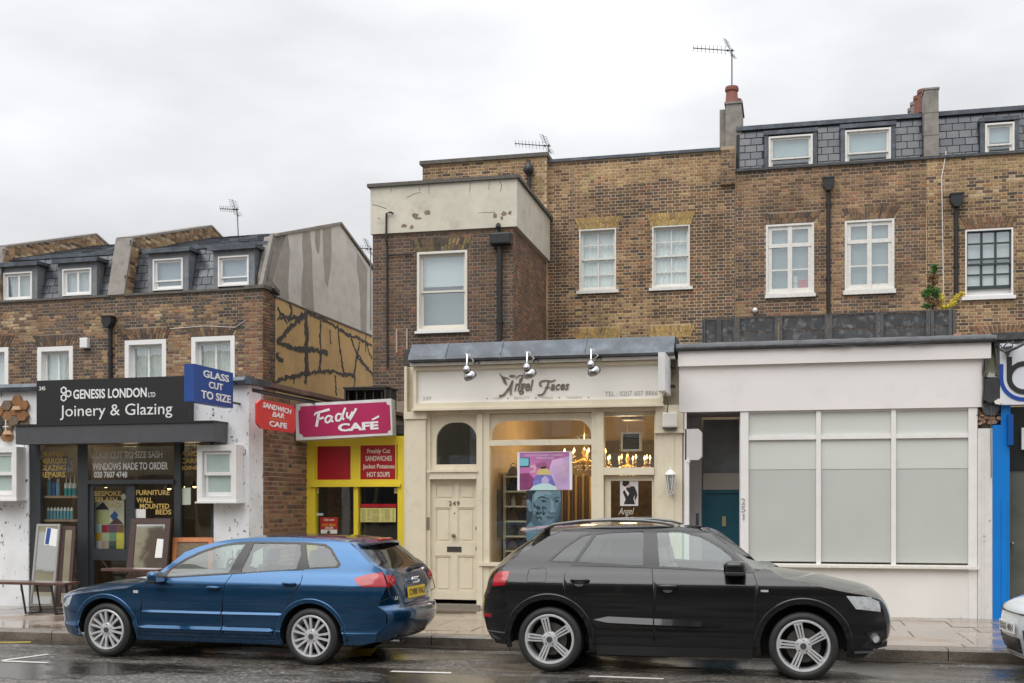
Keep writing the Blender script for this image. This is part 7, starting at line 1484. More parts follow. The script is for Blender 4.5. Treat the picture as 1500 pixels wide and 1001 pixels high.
class Car:
    """x along the car (0 = left hub in the photo), y across (near side negative), z up"""
    def __init__(c, name, label, X0, Y0, W, wb, hz, tl, tr, paint_, ext, rz=0.0):
        c.fr = Frame(X0, Y0, rz); c.W = W; c.wb = wb; c.hz = hz; c.tl = tl; c.tr = tr; c.paint = paint_; c.t = thing(name, label, 'car', c.fr, (wb / 2, 0, 0)); c.ext = ext
    def half(c, x, z):
        p = c.W
        if x < c.tl[0]: t = min(1, (c.tl[0] - x) / c.tl[1]); p -= c.W * c.tl[2] * t ** 3
        if x > c.tr[0]: t = min(1, (x - c.tr[0]) / c.tr[1]); p -= c.W * c.tr[2] * t ** 3
        return p + interp(c.hz, z)
    def px(c, x, y, off=0):
        n = -c.W
        for _ in range(5): a, b = c.fr.uv(x, y, n); n = -c.half(a, b) - off
        return (a, b)
    def P(c, pts): return [c.px(*p) for p in pts]
    def nrm(c, x, z, s):
        e = .012; dx = (c.half(x + e, z) - c.half(x - e, z)) / (2 * e); dz = (c.half(x, z + e) - c.half(x, z - e)) / (2 * e); n = Vector((-dx, 1, -dz)).normalized(); return (n.x, s * n.y, n.z)
    def skin(c, V, T, name, m, off=0.0, parent=None, sides=(-1, 1), thick=False):
        used = sorted({i for t in T for i in t})
        if not used: return None
        mp_ = {i: k for k, i in enumerate(used)}; vs = []; fs = []; ns = []
        for s in sides:
            k = len(vs)
            for i in used: x, z = V[i]; vs.append((x, s * (c.half(x, z) + off), z)); ns.append(c.nrm(x, z, s))
            for t in T: q = tuple(mp_[i] + k for i in t); fs.append(q if s < 0 else q[::-1])
        mb = MB(); mb.v = vs; mb.f = fs; me = mb.mesh(name, m, True); me.normals_split_custom_set_from_vertices([Vector(n) for n in ns])
        o = bpy.data.objects.new(name, me); COL.objects.link(o); o.parent = parent or c.t
        if o.parent in BASE: o.location = -BASE[o.parent]
        return o
    def side(c, outline, regions, step=.045, rows=()):
        """regions: list of (name, polygon, material, sides_split) classified in order; rest is body_side"""
        lines = [[(min(p[0] for p in outline) + .02, z), (max(p[0] for p in outline) - .02, z)] for z in ()]
        vs_, ts = cdt(outline, [], [r[1] + [r[1][0]] for r in regions], step)
        G = {}
        for t in ts:
            cx_ = sum(vs_[i][0] for i in t) / 3; cz_ = sum(vs_[i][1] for i in t) / 3; key = -1
            for k, r in enumerate(regions):
                if inside((cx_, cz_), r[1]): key = k; break
            G.setdefault(key, []).append(t)
        out = {}
        for k, T_ in G.items():
            if k < 0: out['body'] = c.skin(vs_, T_, 'body_side', c.paint); continue
            nm, pl, m_ = regions[k][:3]; doff = regions[k][3] if len(regions[k]) > 3 else 0.0
            for s in (-1, 1): out[(k, s)] = c.skin(vs_, T_, nm, m_, doff, sides=(s,))
        return out
    def strip(c, pts, w, name, m, off=.0015, parent=None, sides=(-1, 1), w1=None):
        """thin band following a line on the flank"""
        D = []
        for a, b in zip(pts, pts[1:]):
            k = max(1, int(hypot(b[0] - a[0], b[1] - a[1]) / .04)); D += [(a[0] + (b[0] - a[0]) * i / k, a[1] + (b[1] - a[1]) * i / k) for i in range(k)]
        D.append(pts[-1])
        for s in sides:
            mb = MB(); k = len(mb.v); n = len(D)
            for i, p in enumerate(D):
                a, b = Vector(D[max(i - 1, 0)]), Vector(D[min(i + 1, n - 1)]); d = (b - a).normalized(); q = Vector((-d.y, d.x)) * (w if w1 is None else w + (w1 - w) * i / (n - 1)) / 2
                for sg in (1, -1): x, z = p[0] + sg * q.x, p[1] + sg * q.y; h = c.half(x, z); mb.v += [(x, s * (h + off), z), (x, s * (h - .012), z)]
            for i in range(n - 1): j = k + 4 * i; mb.f += [(j, j + 4, j + 6, j + 2), (j, j + 1, j + 5, j + 4), (j + 2, j + 6, j + 7, j + 3)]
            mb.build(name, m, parent or c.t)
    def ridge(c, pts, h, d, name, m, sides=(-1, 1), low=1.0, tp=(12, 12)):
        D = []
        for a, b in zip(pts, pts[1:]): D += [(a[0] + (b[0] - a[0]) * i / 20, a[1] + (b[1] - a[1]) * i / 20) for i in range(20)]
        D.append(pts[-1]); n = len(D) - 1
        for s in sides:
            mb = MB(); vs = []
            for i, (x, z) in enumerate(D):
                t = i / n; k = min(1, (t + .015) * tp[0], (1.015 - t) * tp[1]); hh = h * k; b = c.half(x, z); vs += [(x, s * (c.half(x, z + hh) - .002), z + hh), (x, s * (b + d * k), z - hh * .5), (x, s * (c.half(x, z - hh * low) - .003), z - hh * low)]
            mb.add(vs, [(3 * i + j, 3 * i + 3 + j, 3 * i + 4 + j, 3 * i + 1 + j) for i in range(n) for j in (0, 1)]); mb.build(name, m, c.t, smooth=14)
    def top(c, E, Cn, segs, kx=3.0, kz=2.4, sub=4):
        """E: (x,z) shoulder line, Cn: (x,z) centre line, same count; segs: (i0,i1,name,material,glass)"""
        def cat_(L_, s):
            i = min(int(s), len(L_) - 2); t = s - i; p0, p1, p2, p3 = L_[max(i - 1, 0)], L_[i], L_[i + 1], L_[min(i + 2, len(L_) - 1)]
            return tuple(.5 * (2 * p1[k] + (p2[k] - p0[k]) * t + (2 * p0[k] - 5 * p1[k] + 4 * p2[k] - p3[k]) * t * t + (3 * p1[k] - p0[k] - 3 * p2[k] + p3[k]) * t ** 3) for k in (0, 1))
        def pt(s, w):
            e = cat_(E, s); q = cat_(Cn, s); a = abs(w); y = w * c.half(*e); return Vector((q[0] + (e[0] - q[0]) * a ** kx, y, q[1] + (e[1] - q[1]) * a ** kz))
        c.pt = pt; ws = [-1, -.985, -.96, -.93, -.88, -.8, -.7, -.58, -.44, -.3, -.15, 0, .15, .3, .44, .58, .7, .8, .88, .93, .96, .985, 1]
        for (i0, i1, name, m_, gl) in segs:
            n = (i1 - i0) * sub; a = MB(); b = MB()
            for mb, want in ((a, 0), (b, 1)):
                mb.v = [tuple(pt(i0 + (i1 - i0) * i / n, w)) for i in range(n + 1) for w in ws]; k = len(ws)
                for i in range(n):
                    for j in range(k - 1):
                        isg = gl and abs((ws[j] + ws[j + 1]) / 2) < gl and (gl > 2 or True)
                        if bool(isg) == bool(want): mb.f.append((i * k + j, (i + 1) * k + j, (i + 1) * k + j + 1, i * k + j + 1))
                us = sorted({q for f in mb.f for q in f}); mq = {q: i for i, q in enumerate(us)}; mb.v = [mb.v[q] for q in us]; mb.f = [tuple(mq[q] for q in f) for f in mb.f]
            if a.f: a.build(name if not gl else name + '_pillar', m_ if not gl else c.paint, c.t, smooth=50)
            if b.f: b.build(name, m_, c.t, smooth=50)
    def rear(c, pts, name, m_, s0, s1, off=.004, step=.04, parent=None):
        """patch on the top/end surface: pts in (w, z); finds s by height"""
        def srch(w, z):
            a, b = s0, s1; za = c.pt(a, w).z
            for _ in range(24):
                mm_ = (a + b) / 2
                if (c.pt(mm_, w).z - z) * (1 if za > c.pt(b, w).z else -1) > 0: a = mm_
                else: b = mm_
            return (a + b) / 2
        V, T_ = cdt(pts, [], [], step); vs = []
        for w, z in V:
            s = srch(w, z); p = c.pt(s, w); n = (c.pt(s + .02, w) - c.pt(s - .02, w)).cross(c.pt(s, w + .02) - c.pt(s, w - .02)).normalized(); ctr = Vector((c.wb / 2, 0, .5))
            if n.dot(p - ctr) < 0: n = -n
            vs.append(tuple(p + n * off))
        mb = MB(); mb.v = vs; mb.f = T_; return mb.build(name, m_, parent or c.t, smooth=True)
    def wheels(c, r, rr, yo, spokes, wd=.21):
        for x in (0, c.wb):
            for s in (-1, 1):
                y1 = s * yo; ax = (0, s, 0); o = (x, y1, r)
                ty = MB().lathe([(rr * .97, -wd), (r - .03, -wd), (r - .006, -wd + .025), (r, -wd + .06), (r, -.055), (r - .008, -.022), (r - .03, -.004), (r - .055, .002), (rr + .012, -.004), (rr, -.012), (rr - .004, -.04)], o, ax, 64)
                w = ty.build('wheel', RUB, c.t, smooth=35)
                MB().lathe([(rr + .004, -.008), (rr - .004, .001), (rr - .018, -.001), (rr - .024, -.016), (rr - .030, -.10), (rr - .03, -wd + .03)], o, ax, 64).build('rim', RIMM, w, smooth=35)
                MB().lathe([(.0, -.09), (rr * .66, -.09), (rr * .66, -.10), (0, -.101)], o, ax, 40).build('brake_disc', DISC, w, smooth=30); MB().lathe([(0, -wd + .02), (rr, -wd + .02)], o, ax, 30).build('inner_barrel', DARKW, w)
                sp = MB(); spokes(sp, o, s, rr); sp.build('spokes', RIMM, w, smooth=30)
                hb_ = MB().lathe([(0, .004), (.028, .003), (.032, -.004), (.032, -.02)], o, ax, 20); hb_.build('hub_cap', mat('hub_grey', (.12, .12, .13), .3, metal=.6), w, smooth=40)
                bt = MB()
                for k in range(5): a = 2 * pi * k / 5 + .3; bt.lathe([(0, -.012), (.010, -.014), (.010, -.03)], (x + .056 * cos(a), y1, r + .056 * sin(a)), ax, 8)
                bt.build('wheel_bolts', PLAST, w)
    def well(c, x, zc, r, y_in=.62):
        n = 24; A = [(-.12 + (pi + .24) * i / n) for i in range(n + 1)]
        for s in (-1, 1):
            m_ = MB(); k = len(m_.v)
            for a in A: px_, pz = x + r * cos(a), zc + r * sin(a); m_.v += [(px_, s * (c.half(px_, max(pz, .25)) - .006), pz), (px_, s * y_in, pz)]
            for i in range(n): m_.f.append((k + 2 * i, k + 2 * i + 1, k + 2 * i + 3, k + 2 * i + 2))
            k = len(m_.v); m_.v += [(x + r * cos(a), s * y_in, zc + r * sin(a)) for a in A]; m_.f.append(tuple(range(k, k + n + 1)))
            m_.build('wheel_well', DARKW, c.t, smooth=True)
    def cabin(c, x0, x1, zf, seats, dash, zroof, steer=None, col=SEAT):
        MB().box(x0, x1, -.60, .60, zf, zf + .30).build('cabin_floor', CABIN, c.t)
        for (x, y, d) in seats:
            sb = MB(); R_ = Matrix.Rotation(.22 * d, 3, 'Y'); sb.rbox((x, y, zf + .52), (.13, .46, .62), .05, 3, R_); sb.rbox((x - .24 * d, y, zf + .24), (.5, .48, .14), .05, 3); sb.build('seat', col, c.t, smooth=True)
            hr = MB(); hr.rbox((x + .085 * d, y, zf + .93), (.10, .27, .19), .04, 3, R_); hr.tube([(x + .07 * d, y - .06, zf + .80), (x + .08 * d, y - .06, zf + .9)], .008, 6); hr.build('headrest', col, c.t, smooth=True)
        MB().rbox(dash, (.42, 1.2, .22), .08, 3).build('dashboard', CABIN, c.t, smooth=True)
        if steer:
            sw = MB(); R_ = Matrix.Rotation(steer[3], 3, 'Y'); pts = [tuple(Vector(steer[:3]) + R_ @ Vector((0, .18 * cos(a), .18 * sin(a)))) for a in [2 * pi * k / 24 for k in range(25)]]; sw.tube(pts, .015, 8); sw.tube([pts[0], pts[12]], .02, 6); sw.build('steering_wheel', CABIN, c.t, smooth=True)
    def under(c, x0, x1, z0, z1, y=.62): MB().box(x0, x1, -y, y, z0, z1).build('underbody', DARKW, c.t)
    def mirror(c, x, z, col, w=.17, h=.12, y=-.0, sgn=1):
        for s in (-1, 1):
            b = c.half(x, z) ; m_ = MB(); m_.rbox((x, s * (b + .13), z), (w - .04, .20, h), .055, 3); o = m_.build('door_mirror', col, c.t, smooth=True); a = MB(); a.rbox((x, s * (b + .03), z - h * .42), (.09, .14, .05), .015, 2); a.build('mirror_arm', PLAST, o, smooth=True)
            g = MB(); g.rbox((x + sgn * (w / 2 - .018), s * (b + .13), z), (.004, .17, h * .75), .001, 1); g.build('mirror_glass', MIRR, o)
            l = MB(); l.rbox((x, s * (b + .13), z - h * .36), (w - .05, .205, h * .26), .01, 2); l.build('mirror_base', PLAST, o)
    def handle(c, x, z, w=.15, h=.05, m_=None, door=None, lift=.035):
        for s in (-1, 1):
            b = c.half(x, z); k = (door or {}).get(s); a = MB(); pts = [(x + w * .5 * t, s * (b + lift * (1 - t ** 4)), z + .006 * (1 - t * t)) for t in [-1 + i / 5 for i in range(11)]]; a.tube(pts, [h * .22] + [h * .34] * 9 + [h * .22], 8)
            o = a.build('handle', m_ or c.paint, k or c.t, smooth=True)
            if k: o.location = (0, 0, 0)
            d = MB(); V, T_ = cdt(ell(x, z - h * .12, w * .36, h * .46, 20)); d.add([(p[0], s * (c.half(*p) + .0015), p[1]) for p in V], T_); d.build('handle_recess', mat('recess_' + c.paint.name, (.006, .012, .03) if c.paint is P_BLUE else (.006, .006, .006), .4), k or c.t)
def plate_on(c, body, ctr, sz, nrm, up, m_, inkm):
    """number plate: a small slab with raised characters, facing nrm"""
    n = Vector(nrm).normalized(); u = Vector(up); u = (u - n * u.dot(n)).normalized(); r = u.cross(n); o = Vector(ctr); hw, hh = sz[0] / 2, sz[1] / 2; mb = MB()
    mb.add([tuple(o + r * a * hw + u * b * hh + n * d) for d in (.012, 0) for a, b in ((-1, -1), (1, -1), (1, 1), (-1, 1))], [(0, 1, 2, 3), (7, 6, 5, 4), (0, 4, 5, 1), (1, 5, 6, 2), (2, 6, 7, 3), (3, 7, 4, 0)])
    p = mb.build('number_plate', m_, c.t); BASE[p] = Vector((0, 0, 0))
    text(body, p, inkm, -hw * .90, hw * .90, -hh * .62, hh * .62, 0, bold=.02, fn=lambda a, b, q: tuple(o + r * a + u * b + n * (.0125 - q)), depth=.002); return p

def arcpts(x, z, r, a0, a1, k=20): return [(x + r * cos(a0 + (a1 - a0) * i / k), z + r * sin(a0 + (a1 - a0) * i / k)) for i in range(k + 1)]

def arch_beads(c, xs, zc, r, off, rad):
    for x in xs:
        for s in (-1, 1):
            P_ = [(x + r * cos(t), zc + r * sin(t)) for t in [-.10 + (pi + .2) * i / 36 for i in range(37)]]; MB().tube([(a, s * (c.half(a, b) + off), b) for a, b in P_], rad, 8).build('arch_edge', c.paint, c.t, smooth=True)
# ---- blue hatchback, nose to the left
HZ = [(.15, -.12), (.22, -.085), (.30, -.050), (.338, -.030), (.352, -.008), (.366, -.010), (.392, -.030), (.45, -.026), (.58, -.004), (.72, .0), (.84, -.006), (.885, -.014), (.905, -.022), (.985, -.060), (1.0, -.072), (1.1, -.112), (1.25, -.185), (1.35, -.250), (1.39, -.285), (1.45, -.36)]
A = Car('parked_car', 'blue five-door hatchback parked at the kerb in front of the joinery shop and yellow cafe', -7.595, 12.94, .885, 2.595, HZ, (-.10, .78, .46), (2.84, .76, .28), P_BLUE, None, rz=-2.5)
a_c = (0.0, .30); rA = .385
bl_ = [(-.62, .215), (-.40, .205)]
E_A = [(-.60, .24), (-.69, .46), (-.655, .60), (-.585, .675), (-.43, .715), (0.0, .775), (.30, .812), (.565, .905)]
pil = A.P([(250, 825.8), (271, 808.8), (292, 800.8), (313, 795.2), (334, 791), (355, 788.8), (386, 787.4), (418, 787), (450, 788.2), (482, 790.7), (512, 795.2)])
tail = A.P([(524, 806.5), (540.7, 824.3), (553.3, 831.2), (560.6, 838), (567, 858)]) + [(3.36, .66), (3.44, .60), (3.44, .45), (3.30, .26)]
E_A = E_A + pil + tail
archA = lambda x, r, z0=.215: [(x + r * cos(a), .30 + r * sin(a)) for a in [pi - asin_ + (-(pi - 2 * asin_)) * i / 26 for i in range(27)]] if False else None
def under_line(x0, r, zb, rev=False):
    a = -__import__('math').asin((.31 - zb) / r); P_ = [(x0 + r * cos(t), .31 + r * sin(t)) for t in [a + (pi - 2 * a) * i / 28 for i in range(29)]]; return P_
out_A = E_A[:] + [(3.20, .235), (2.96, .225)] + under_line(2.595, rA - .01, .225) + [(2.2, .205), (.42, .205)] + under_line(0.0, rA - .01, .215) + [(-.46, .215)]
DLO = A.P([(234, 847.5), (335, 841), (442, 834.8), (496, 832.3), (499.8, 827), (486, 803), (477, 797), (446, 794.3), (372, 793.2), (350, 794), (334, 796.2), (313, 801), (292, 808.4), (271, 818.6), (250, 832), (236, 842)])
g1 = A.P([(243, 844.8), (334.5, 839.3), (359.8, 797), (334, 799), (313, 804), (292, 811.6), (271, 821.8), (250, 834.8)]); g2 = A.P([(352.5, 838.6), (434, 833.8), (441, 812), (439.5, 797), (372.5, 796)]); g3 = A.P([(452.5, 831.8), (492, 829.8), (494.8, 826), (482.5, 805), (474.5, 799.6), (448, 797.4)]); tri = A.P([(436.5, 833.6), (443, 833.2), (443, 812), (442, 813)])
fdoor = A.P([(224.5, 848), (213.8, 855.8), (207.5, 875.7), (206, 905), (205.5, 917)]) + [(.40, .30), (1.24, .30)] + A.P([(324.5, 925), (325.5, 875.7), (330.8, 853.7), (340.2, 841)])
xr_ = A.px(324.5, 900)[0]; fdoor = A.P([(224.5, 848), (213.8, 855.8), (207.5, 875.7), (206, 905)]) + [(A.px(205.5, 915)[0], .355), (A.px(207, 925)[0], .305), (xr_, .305), (A.px(325.5, 875.7)[0], A.px(325.5, 875.7)[1])] + A.P([(330.8, 853.7), (340.2, 841)])
rdoor = A.P([(340.2, 841), (330.8, 853.7), (325.5, 875.7)]) + [(xr_, .305), (A.px(396, 925)[0], .305)] + A.P([(403, 918), (409.5, 909), (414.7, 894.6), (424.2, 880), (441, 852.6), (444.7, 835)])
lamp_ = A.P([(518.7, 847.4), (538.6, 841.2), (560.4, 838.4), (564.5, 849), (567.3, 860.2), (530.2, 860), (522.5, 855.5)])
hl = [(-.46, .712), (-.59, .66), (-.665, .58), (-.60, .555), (-.52, .60)]
R = A.side(out_A, [('side_glass', g1, CGL, -.006), ('side_glass', g2, CGL, -.006), ('side_glass', g3, CGL, -.006), ('window_trim', DLO, TRIM), ('tail_lamp', lamp_, LRED, .003), ('headlight', hl, LCLR, .002), ('front_door', fdoor, P_BLUE), ('rear_door', rdoor, P_BLUE)])
C_A = [(-.80, .22), (-.87, .46), (-.865, .60), (-.83, .68), (-.70, .755), (-.35, .835), (.10, .90), (.50, .955)]
k_ = [(.86, 1.14), (1.10, 1.265), (1.32, 1.345), (1.52, 1.395), (1.72, 1.415), (1.90, 1.425), (2.12, 1.428), (2.34, 1.425), (2.56, 1.418), (2.80, 1.40), (3.02, 1.375)]
C_A = C_A + k_ + [(3.14, 1.28), (3.30, 1.13), (3.40, 1.045), (3.45, .98), (3.49, .80), (3.505, .665), (3.60, .60), (3.59, .42), (3.42, .25)]
A.top(E_A, C_A, [(0, 3, 'front_bumper', P_BLUE, 0), (3, 7, 'bonnet', P_BLUE, 0), (7, 11, 'windscreen', CGL, .93), (11, 18, 'roof', P_BLUE, 0), (18, 21, 'rear_window', CGD, .90), (21, 24, 'tailgate', P_BLUE, 0), (24, 27, 'rear_bumper', P_BLUE, 0)], kx=4.4)
for o_, pts in ((R.get((6, -1)), fdoor), (R.get((7, -1)), rdoor)):
    A.strip(pts + [pts[0]], .0065, 'panel_gap', SEAM, .001)
A.strip(A.P([(567.5, 861), (572.2, 875)]) + [(3.30, .665)], .008, 'panel_gap', SEAM); A.strip([(3.32, .645), (3.16, .640), (3.0, .655)], .007, 'panel_gap', SEAM); A.strip([(3.28, .40), (3.0, .40), (2.94, .41)], .006, 'panel_gap', SEAM); A.strip([(-.43, .708), (-.2, .738), (0.0, .765), (.30, .80), (.45, .815)], .008, 'panel_gap', SEAM); A.strip([(-.655, .545), (-.50, .52), (-.40, .50)], .006, 'panel_gap', SEAM)
zr = A.px(270, 897)[1]; A.ridge([(A.px(208, 898)[0], zr), (xr_ - .008, zr)], .018, .013, 'rub_strip', P_BLUE, tp=(30, 99)); A.ridge([(xr_ + .008, zr), (A.px(413, 891)[0], zr + .005)], .018, .013, 'rub_strip', P_BLUE, tp=(99, 20)); A.ridge([(.43, .37), (xr_ - .008, .372)], .030, .022, 'sill_ridge', P_BLUE, tp=(12, 99)); A.ridge([(xr_ + .008, .372), (2.16, .372)], .030, .022, 'sill_ridge', P_BLUE, tp=(99, 10)); A.strip([(.44, .262), (2.15, .262)], .006, 'sill_line', SEAM)
for xx in (0.0, 2.595): A.strip([(xx + (rA + .013) * cos(t), .31 + (rA + .013) * sin(t)) for t in [-.10 + (pi + .2) * i / 24 for i in range(25)]], .045, 'arch_lip', P_BLUE, .009); A.well(xx, .31, rA - .01)
dA = {-1: R.get((6, -1)), 1: R.get((6, 1))}; dB = {-1: R.get((7, -1)), 1: R.get((7, 1))}
A.handle(*A.px(312.5, 861.5), .16, .055, door=dA); A.handle(*A.px(423.5, 855.5), .16, .055, door=dB)
q = A.px(199, 867); MB().rbox((q[0], -A.half(*q) - .003, q[1]), (.065, .012, .032), .005).build('side_repeater', LCLR, A.t)
A.mirror(.72, .945, P_BLUE, h=.135)
tr3 = MB(); V, T_ = cdt(tri); tr3.add([(p[0], -A.half(*p) + .0, p[1]) for p in V], T_); tr3.build('quarter_trim', TRIM, A.t)
def spk15(mb, o, s, rr):
    for k in range(14):
        a = 2 * pi * (k + .5) / 14 + (.09 if k % 2 else -.09) * .45; da = .0; ca, sa = cos(a), sin(a); t = Vector((-sa, 0, ca)); rd_ = Vector((ca, 0, sa)); O = Vector(o)
        for (r0, r1, w0, w1, y0, y1) in ((.045, rr * .55, .014, .011, -.022, -.010), (rr * .55, rr - .012, .011, .014, -.010, -.006)):
            q = [tuple(O + rd_ * r_ + t * w_ * sg + Vector((0, s * yy, 0))) for r_, w_, y_ in ((r0, w0, y0), (r1, w1, y1)) for yy in (y_, y_ - .03) for sg in (-1, 1)]
            mb.add(q, [(0, 1, 5, 4), (0, 4, 6, 2), (1, 3, 7, 5), (2, 6, 7, 3)])
    mb.lathe([(0, -.010), (.04, -.010), (.072, -.016), (.085, -.028), (.085, -.06)], o, (0, s, 0), 32)
A.wheels(.315, .232, .865, spk15)
A.cabin(.6, 3.1, .22, [(1.42, -.35, 1), (1.42, .35, 1), (2.35, -.36, 1), (2.35, .36, 1)], (.85, 0, .86), 1.4, (1.02, .35, .93, -.4)); A.under(.42, 2.16, .20, .34); A.under(-.65, -.42, .24, .5, .55); A.under(3.02, 3.38, .27, .5, .6)
sp_ = MB(); hw = [(-.96, 0), (-.6, .03), (0, .045), (.6, .03), (.96, 0)]
for (i0, x0, z0, th) in ((0, 2.93, 1.395, .028),):
    vs = []
    for w, dz in [(-1 + 2 * i / 16, 0) for i in range(17)]:
        y = w * .585; b = .035 * (1 - w * w); xx = 2.90 + .04 * (1 - w * w); vs += [(xx, y, 1.352 + b), (xx + .20 + .04 * (1 - abs(w) ** 3), y, 1.318 + b * 1.1), (xx + .19 + .04 * (1 - abs(w) ** 3), y, 1.295 + b), (xx + .05, y, 1.30 + b)]
    sp_.add(vs, [(4 * i + j, 4 * i + (j + 1) % 4, 4 * i + 4 + (j + 1) % 4, 4 * i + 4 + j) for i in range(16) for j in range(4)]); sp_.f += [(0, 1, 2, 3), (67, 66, 65, 64)]
spo = sp_.build('roof_spoiler', P_BLUE, A.t, smooth=30)
bl3 = MB(); bl3.rbox((3.13, 0, 1.366), (.05, .36, .030), .008, 2, Matrix.Rotation(.25, 3, 'Y')); bl3.build('high_brake_light', LRED, spo)
for s in (-1, 1):
    A.rear([(s * .995, .995), (s * .80, .985), (s * .72, .945), (s * .78, .885), (s * .99, .855)], 'tail_lamp', LRED, 21, 24, .007)
    A.rear([(s * .88, .955), (s * .81, .955), (s * .79, .925), (s * .88, .915)], 'lamp_lens', mat('lamp_pink', (.48, .09, .09), .08), 21, 24, .010)
A.rear([(-.66, .655), (.66, .655), (.66, .667), (-.66, .667)], 'panel_gap', SEAM, 22, 24.2, .003); A.rear([(-.42, .865), (.42, .865), (.44, .70), (-.44, .70)], 'plate_recess', mat('recess_blue', (.006, .04, .12), .35, coat=.8), 21, 24, .004)
A.rear([(-.62, .31), (.62, .31), (.70, .265), (-.70, .265)], 'diffuser', PLAST, 24, 27, .006); A.rear([(-.88, 1.35 - .0), (.88, 1.35), (.90, 1.335), (-.90, 1.335)], 'window_edge', TRIM, 18, 21, .004) if False else None
plate_on(A, 'CV08 VAU', None, (1, 1), (1, 0, 0), (0, 0, 1), YPL, BLK) if False else None
plate_on(A, 'CV08 VAU', (3.512, 0, .775), (.55, .122), (1, 0, .10), (0, 0, 1), YPL, BLK)
rg = MB()
for k in range(4): rg.tube([(3.505, -.082 + .055 * k + .034 * cos(t), .905 + .034 * sin(t)) for t in [2 * pi * i / 16 for i in range(17)]], .0065, 6)
rg.build('ring_badge', CHROME, A.t, smooth=True)
bd = MB(); bd.box(3.49, 3.50, -.56, -.55, .72, .755); ab_ = bd.build('model_badge', CHROME, A.t); BASE[ab_] = Vector((0, 0, 0))
text('A3', ab_, CHROME, -.60, -.51, .715, .755, 0, bold=.02, fn=lambda a, b, q: (3.475 - q * 1.0 + .006, a, b), depth=.004); text('TDI', ab_, CHROME, .46, .57, .715, .745, 0, bold=.02, fn=lambda a, b, q: (3.478 - q + .006, a, b), depth=.004)
wp = MB(); wp.tube([(3.425, .05, 1.045), (3.44, .10, 1.05), (3.44, .42, 1.05)], .010, 6); wp.rbox((3.44, .02, 1.03), (.05, .09, .05), .015); wp.rbox((3.425, .25, 1.062), (.012, .45, .02), .004); wp.build('rear_wiper', PLAST, A.t)
ex_ = MB()
for y_ in (-.42, -.34): ex_.lathe([(.03, 0), (.032, .12), (.027, .12), (.026, .02)], (3.36, y_, .255), (1, 0, 0), 16)
ex_.build('exhaust', CHROME, A.t, smooth=40); MB().lathe([(.0, 0), (.09, .01), (.10, .04), (.10, .38), (.0, .40)], (2.98, -.5, .26), (0, 1, 0), 16).build('silencer', mat('silencer_steel', (.16, .15, .14), .5, metal=.6), A.t, smooth=40)

# ---- black crossover, nose to the right
HQ = [(.15, -.10), (.24, -.075), (.34, -.045), (.44, -.030), (.50, -.034), (.525, -.030), (.555, -.010), (.57, -.006), (.62, -.008), (.80, .0), (.93, -.006), (.955, -.012), (.975, -.022), (1.06, -.062), (1.08, -.078), (1.2, -.125), (1.35, -.20), (1.46, -.265), (1.50, -.30), (1.56, -.38)]
B = Car('parked_car', 'black crossover car with triple-spoke wheels parked in front of the salon and white shop', -2.375, 12.93, .915, 2.605, HQ, (-.10, .95, .42), (2.62, 1.0, .44), P_BLK, None)
rB = .43; zq = .345
def under_q(x0, r, zb): a = -__import__('math').asin((zq - zb) / r); return [(x0 + r * cos(t), zq + r * sin(t)) for t in [a + (pi - 2 * a) * i / 30 for i in range(31)]]
topB = B.P([(752.5, 819), (773.7, 805), (803, 786.5), (823, 778.6), (847, 775.6), (880, 772.8), (929, 770.5), (975, 771), (1017, 774.5), (1042, 781.8), (1062, 797.2), (1084, 816), (1102.4, 833.2), (1126.3, 834.5), (1145.5, 846.5), (1192.9, 857.5), (1238, 867.5), (1269.6, 873.2)])
E_B = [(-.60, .28), (-.70, .42), (-.735, .60), (-.72, .76), (-.66, .84)] + B.P([(724.5, 843), (733, 831)]) + topB + [(3.34, .80), (3.405, .62), (3.41, .42), (3.20, .235)]
out_B = E_B[:] + [(3.10, .225)] + under_q(2.605, rB, .235) + [(2.14, .235), (.46, .235)] + under_q(0.0, rB, .27) + [(-.46, .27)]
DQ = B.P([(801.5, 823.6), (826, 801), (851, 783.2), (868, 779.2), (880, 778), (945, 775.6), (998, 777), (1029, 784.2), (1054, 797.7), (1075, 813.4), (1104, 838.4), (1098, 840.3), (964, 832), (880, 829.5)])
q1 = B.P([(807, 821.4), (827.8, 803), (852.3, 786), (868, 782.6), (840.5, 822.8)]); q2 = B.P([(846, 823.2), (873.5, 783), (900, 780.3), (942.7, 778.6), (941.4, 828.7)]); q3 = B.P([(966, 829.4), (962.3, 779.2), (997.9, 779.9), (1027.4, 787.3), (1052, 800.9), (1070, 815), (1080, 836.5)]); qm = B.P([(1082, 836.6), (1073, 818), (1097, 837.6)])
fd = B.P([(953.7, 776.3), (956.2, 848.4), (957.4, 912.2)]) + [(B.px(957.4, 912)[0], .30), (B.px(1106, 930)[0], .30)] + B.P([(1106, 892.6), (1108.5, 853.3), (1103.5, 838.2)])
fd = B.P([(955, 832.3), (956.2, 848.4), (957.4, 905)]) + [(B.px(957.4, 905)[0], .30), (B.px(1106, 905)[0], .30)] + B.P([(1106, 892.6), (1108.5, 853.3), (1103.5, 839.8)])
rdq = B.P([(955, 832.3), (956.2, 848.4), (957.4, 905)]) + [(B.px(957.4, 905)[0], .30), (B.px(865, 930)[0], .30)] + B.P([(861, 912), (850, 892), (834, 877), (827, 868), (826.5, 842), (838, 828.8)])
tlq = [(-.70, .865), (-.705, .93)] + B.P([(727.5, 838.5), (746.5, 837), (744, 847), (739, 857.5), (730, 858.5)]); tlq = B.P([(723.5, 843), (733, 836.4), (746.7, 837), (744, 847), (739.5, 857.5), (721.5, 859)])
hlq = B.P([(1239.8, 873.4), (1253.8, 892.4), (1274, 894.6), (1290, 896.5), (1289, 880), (1274, 874.6)])
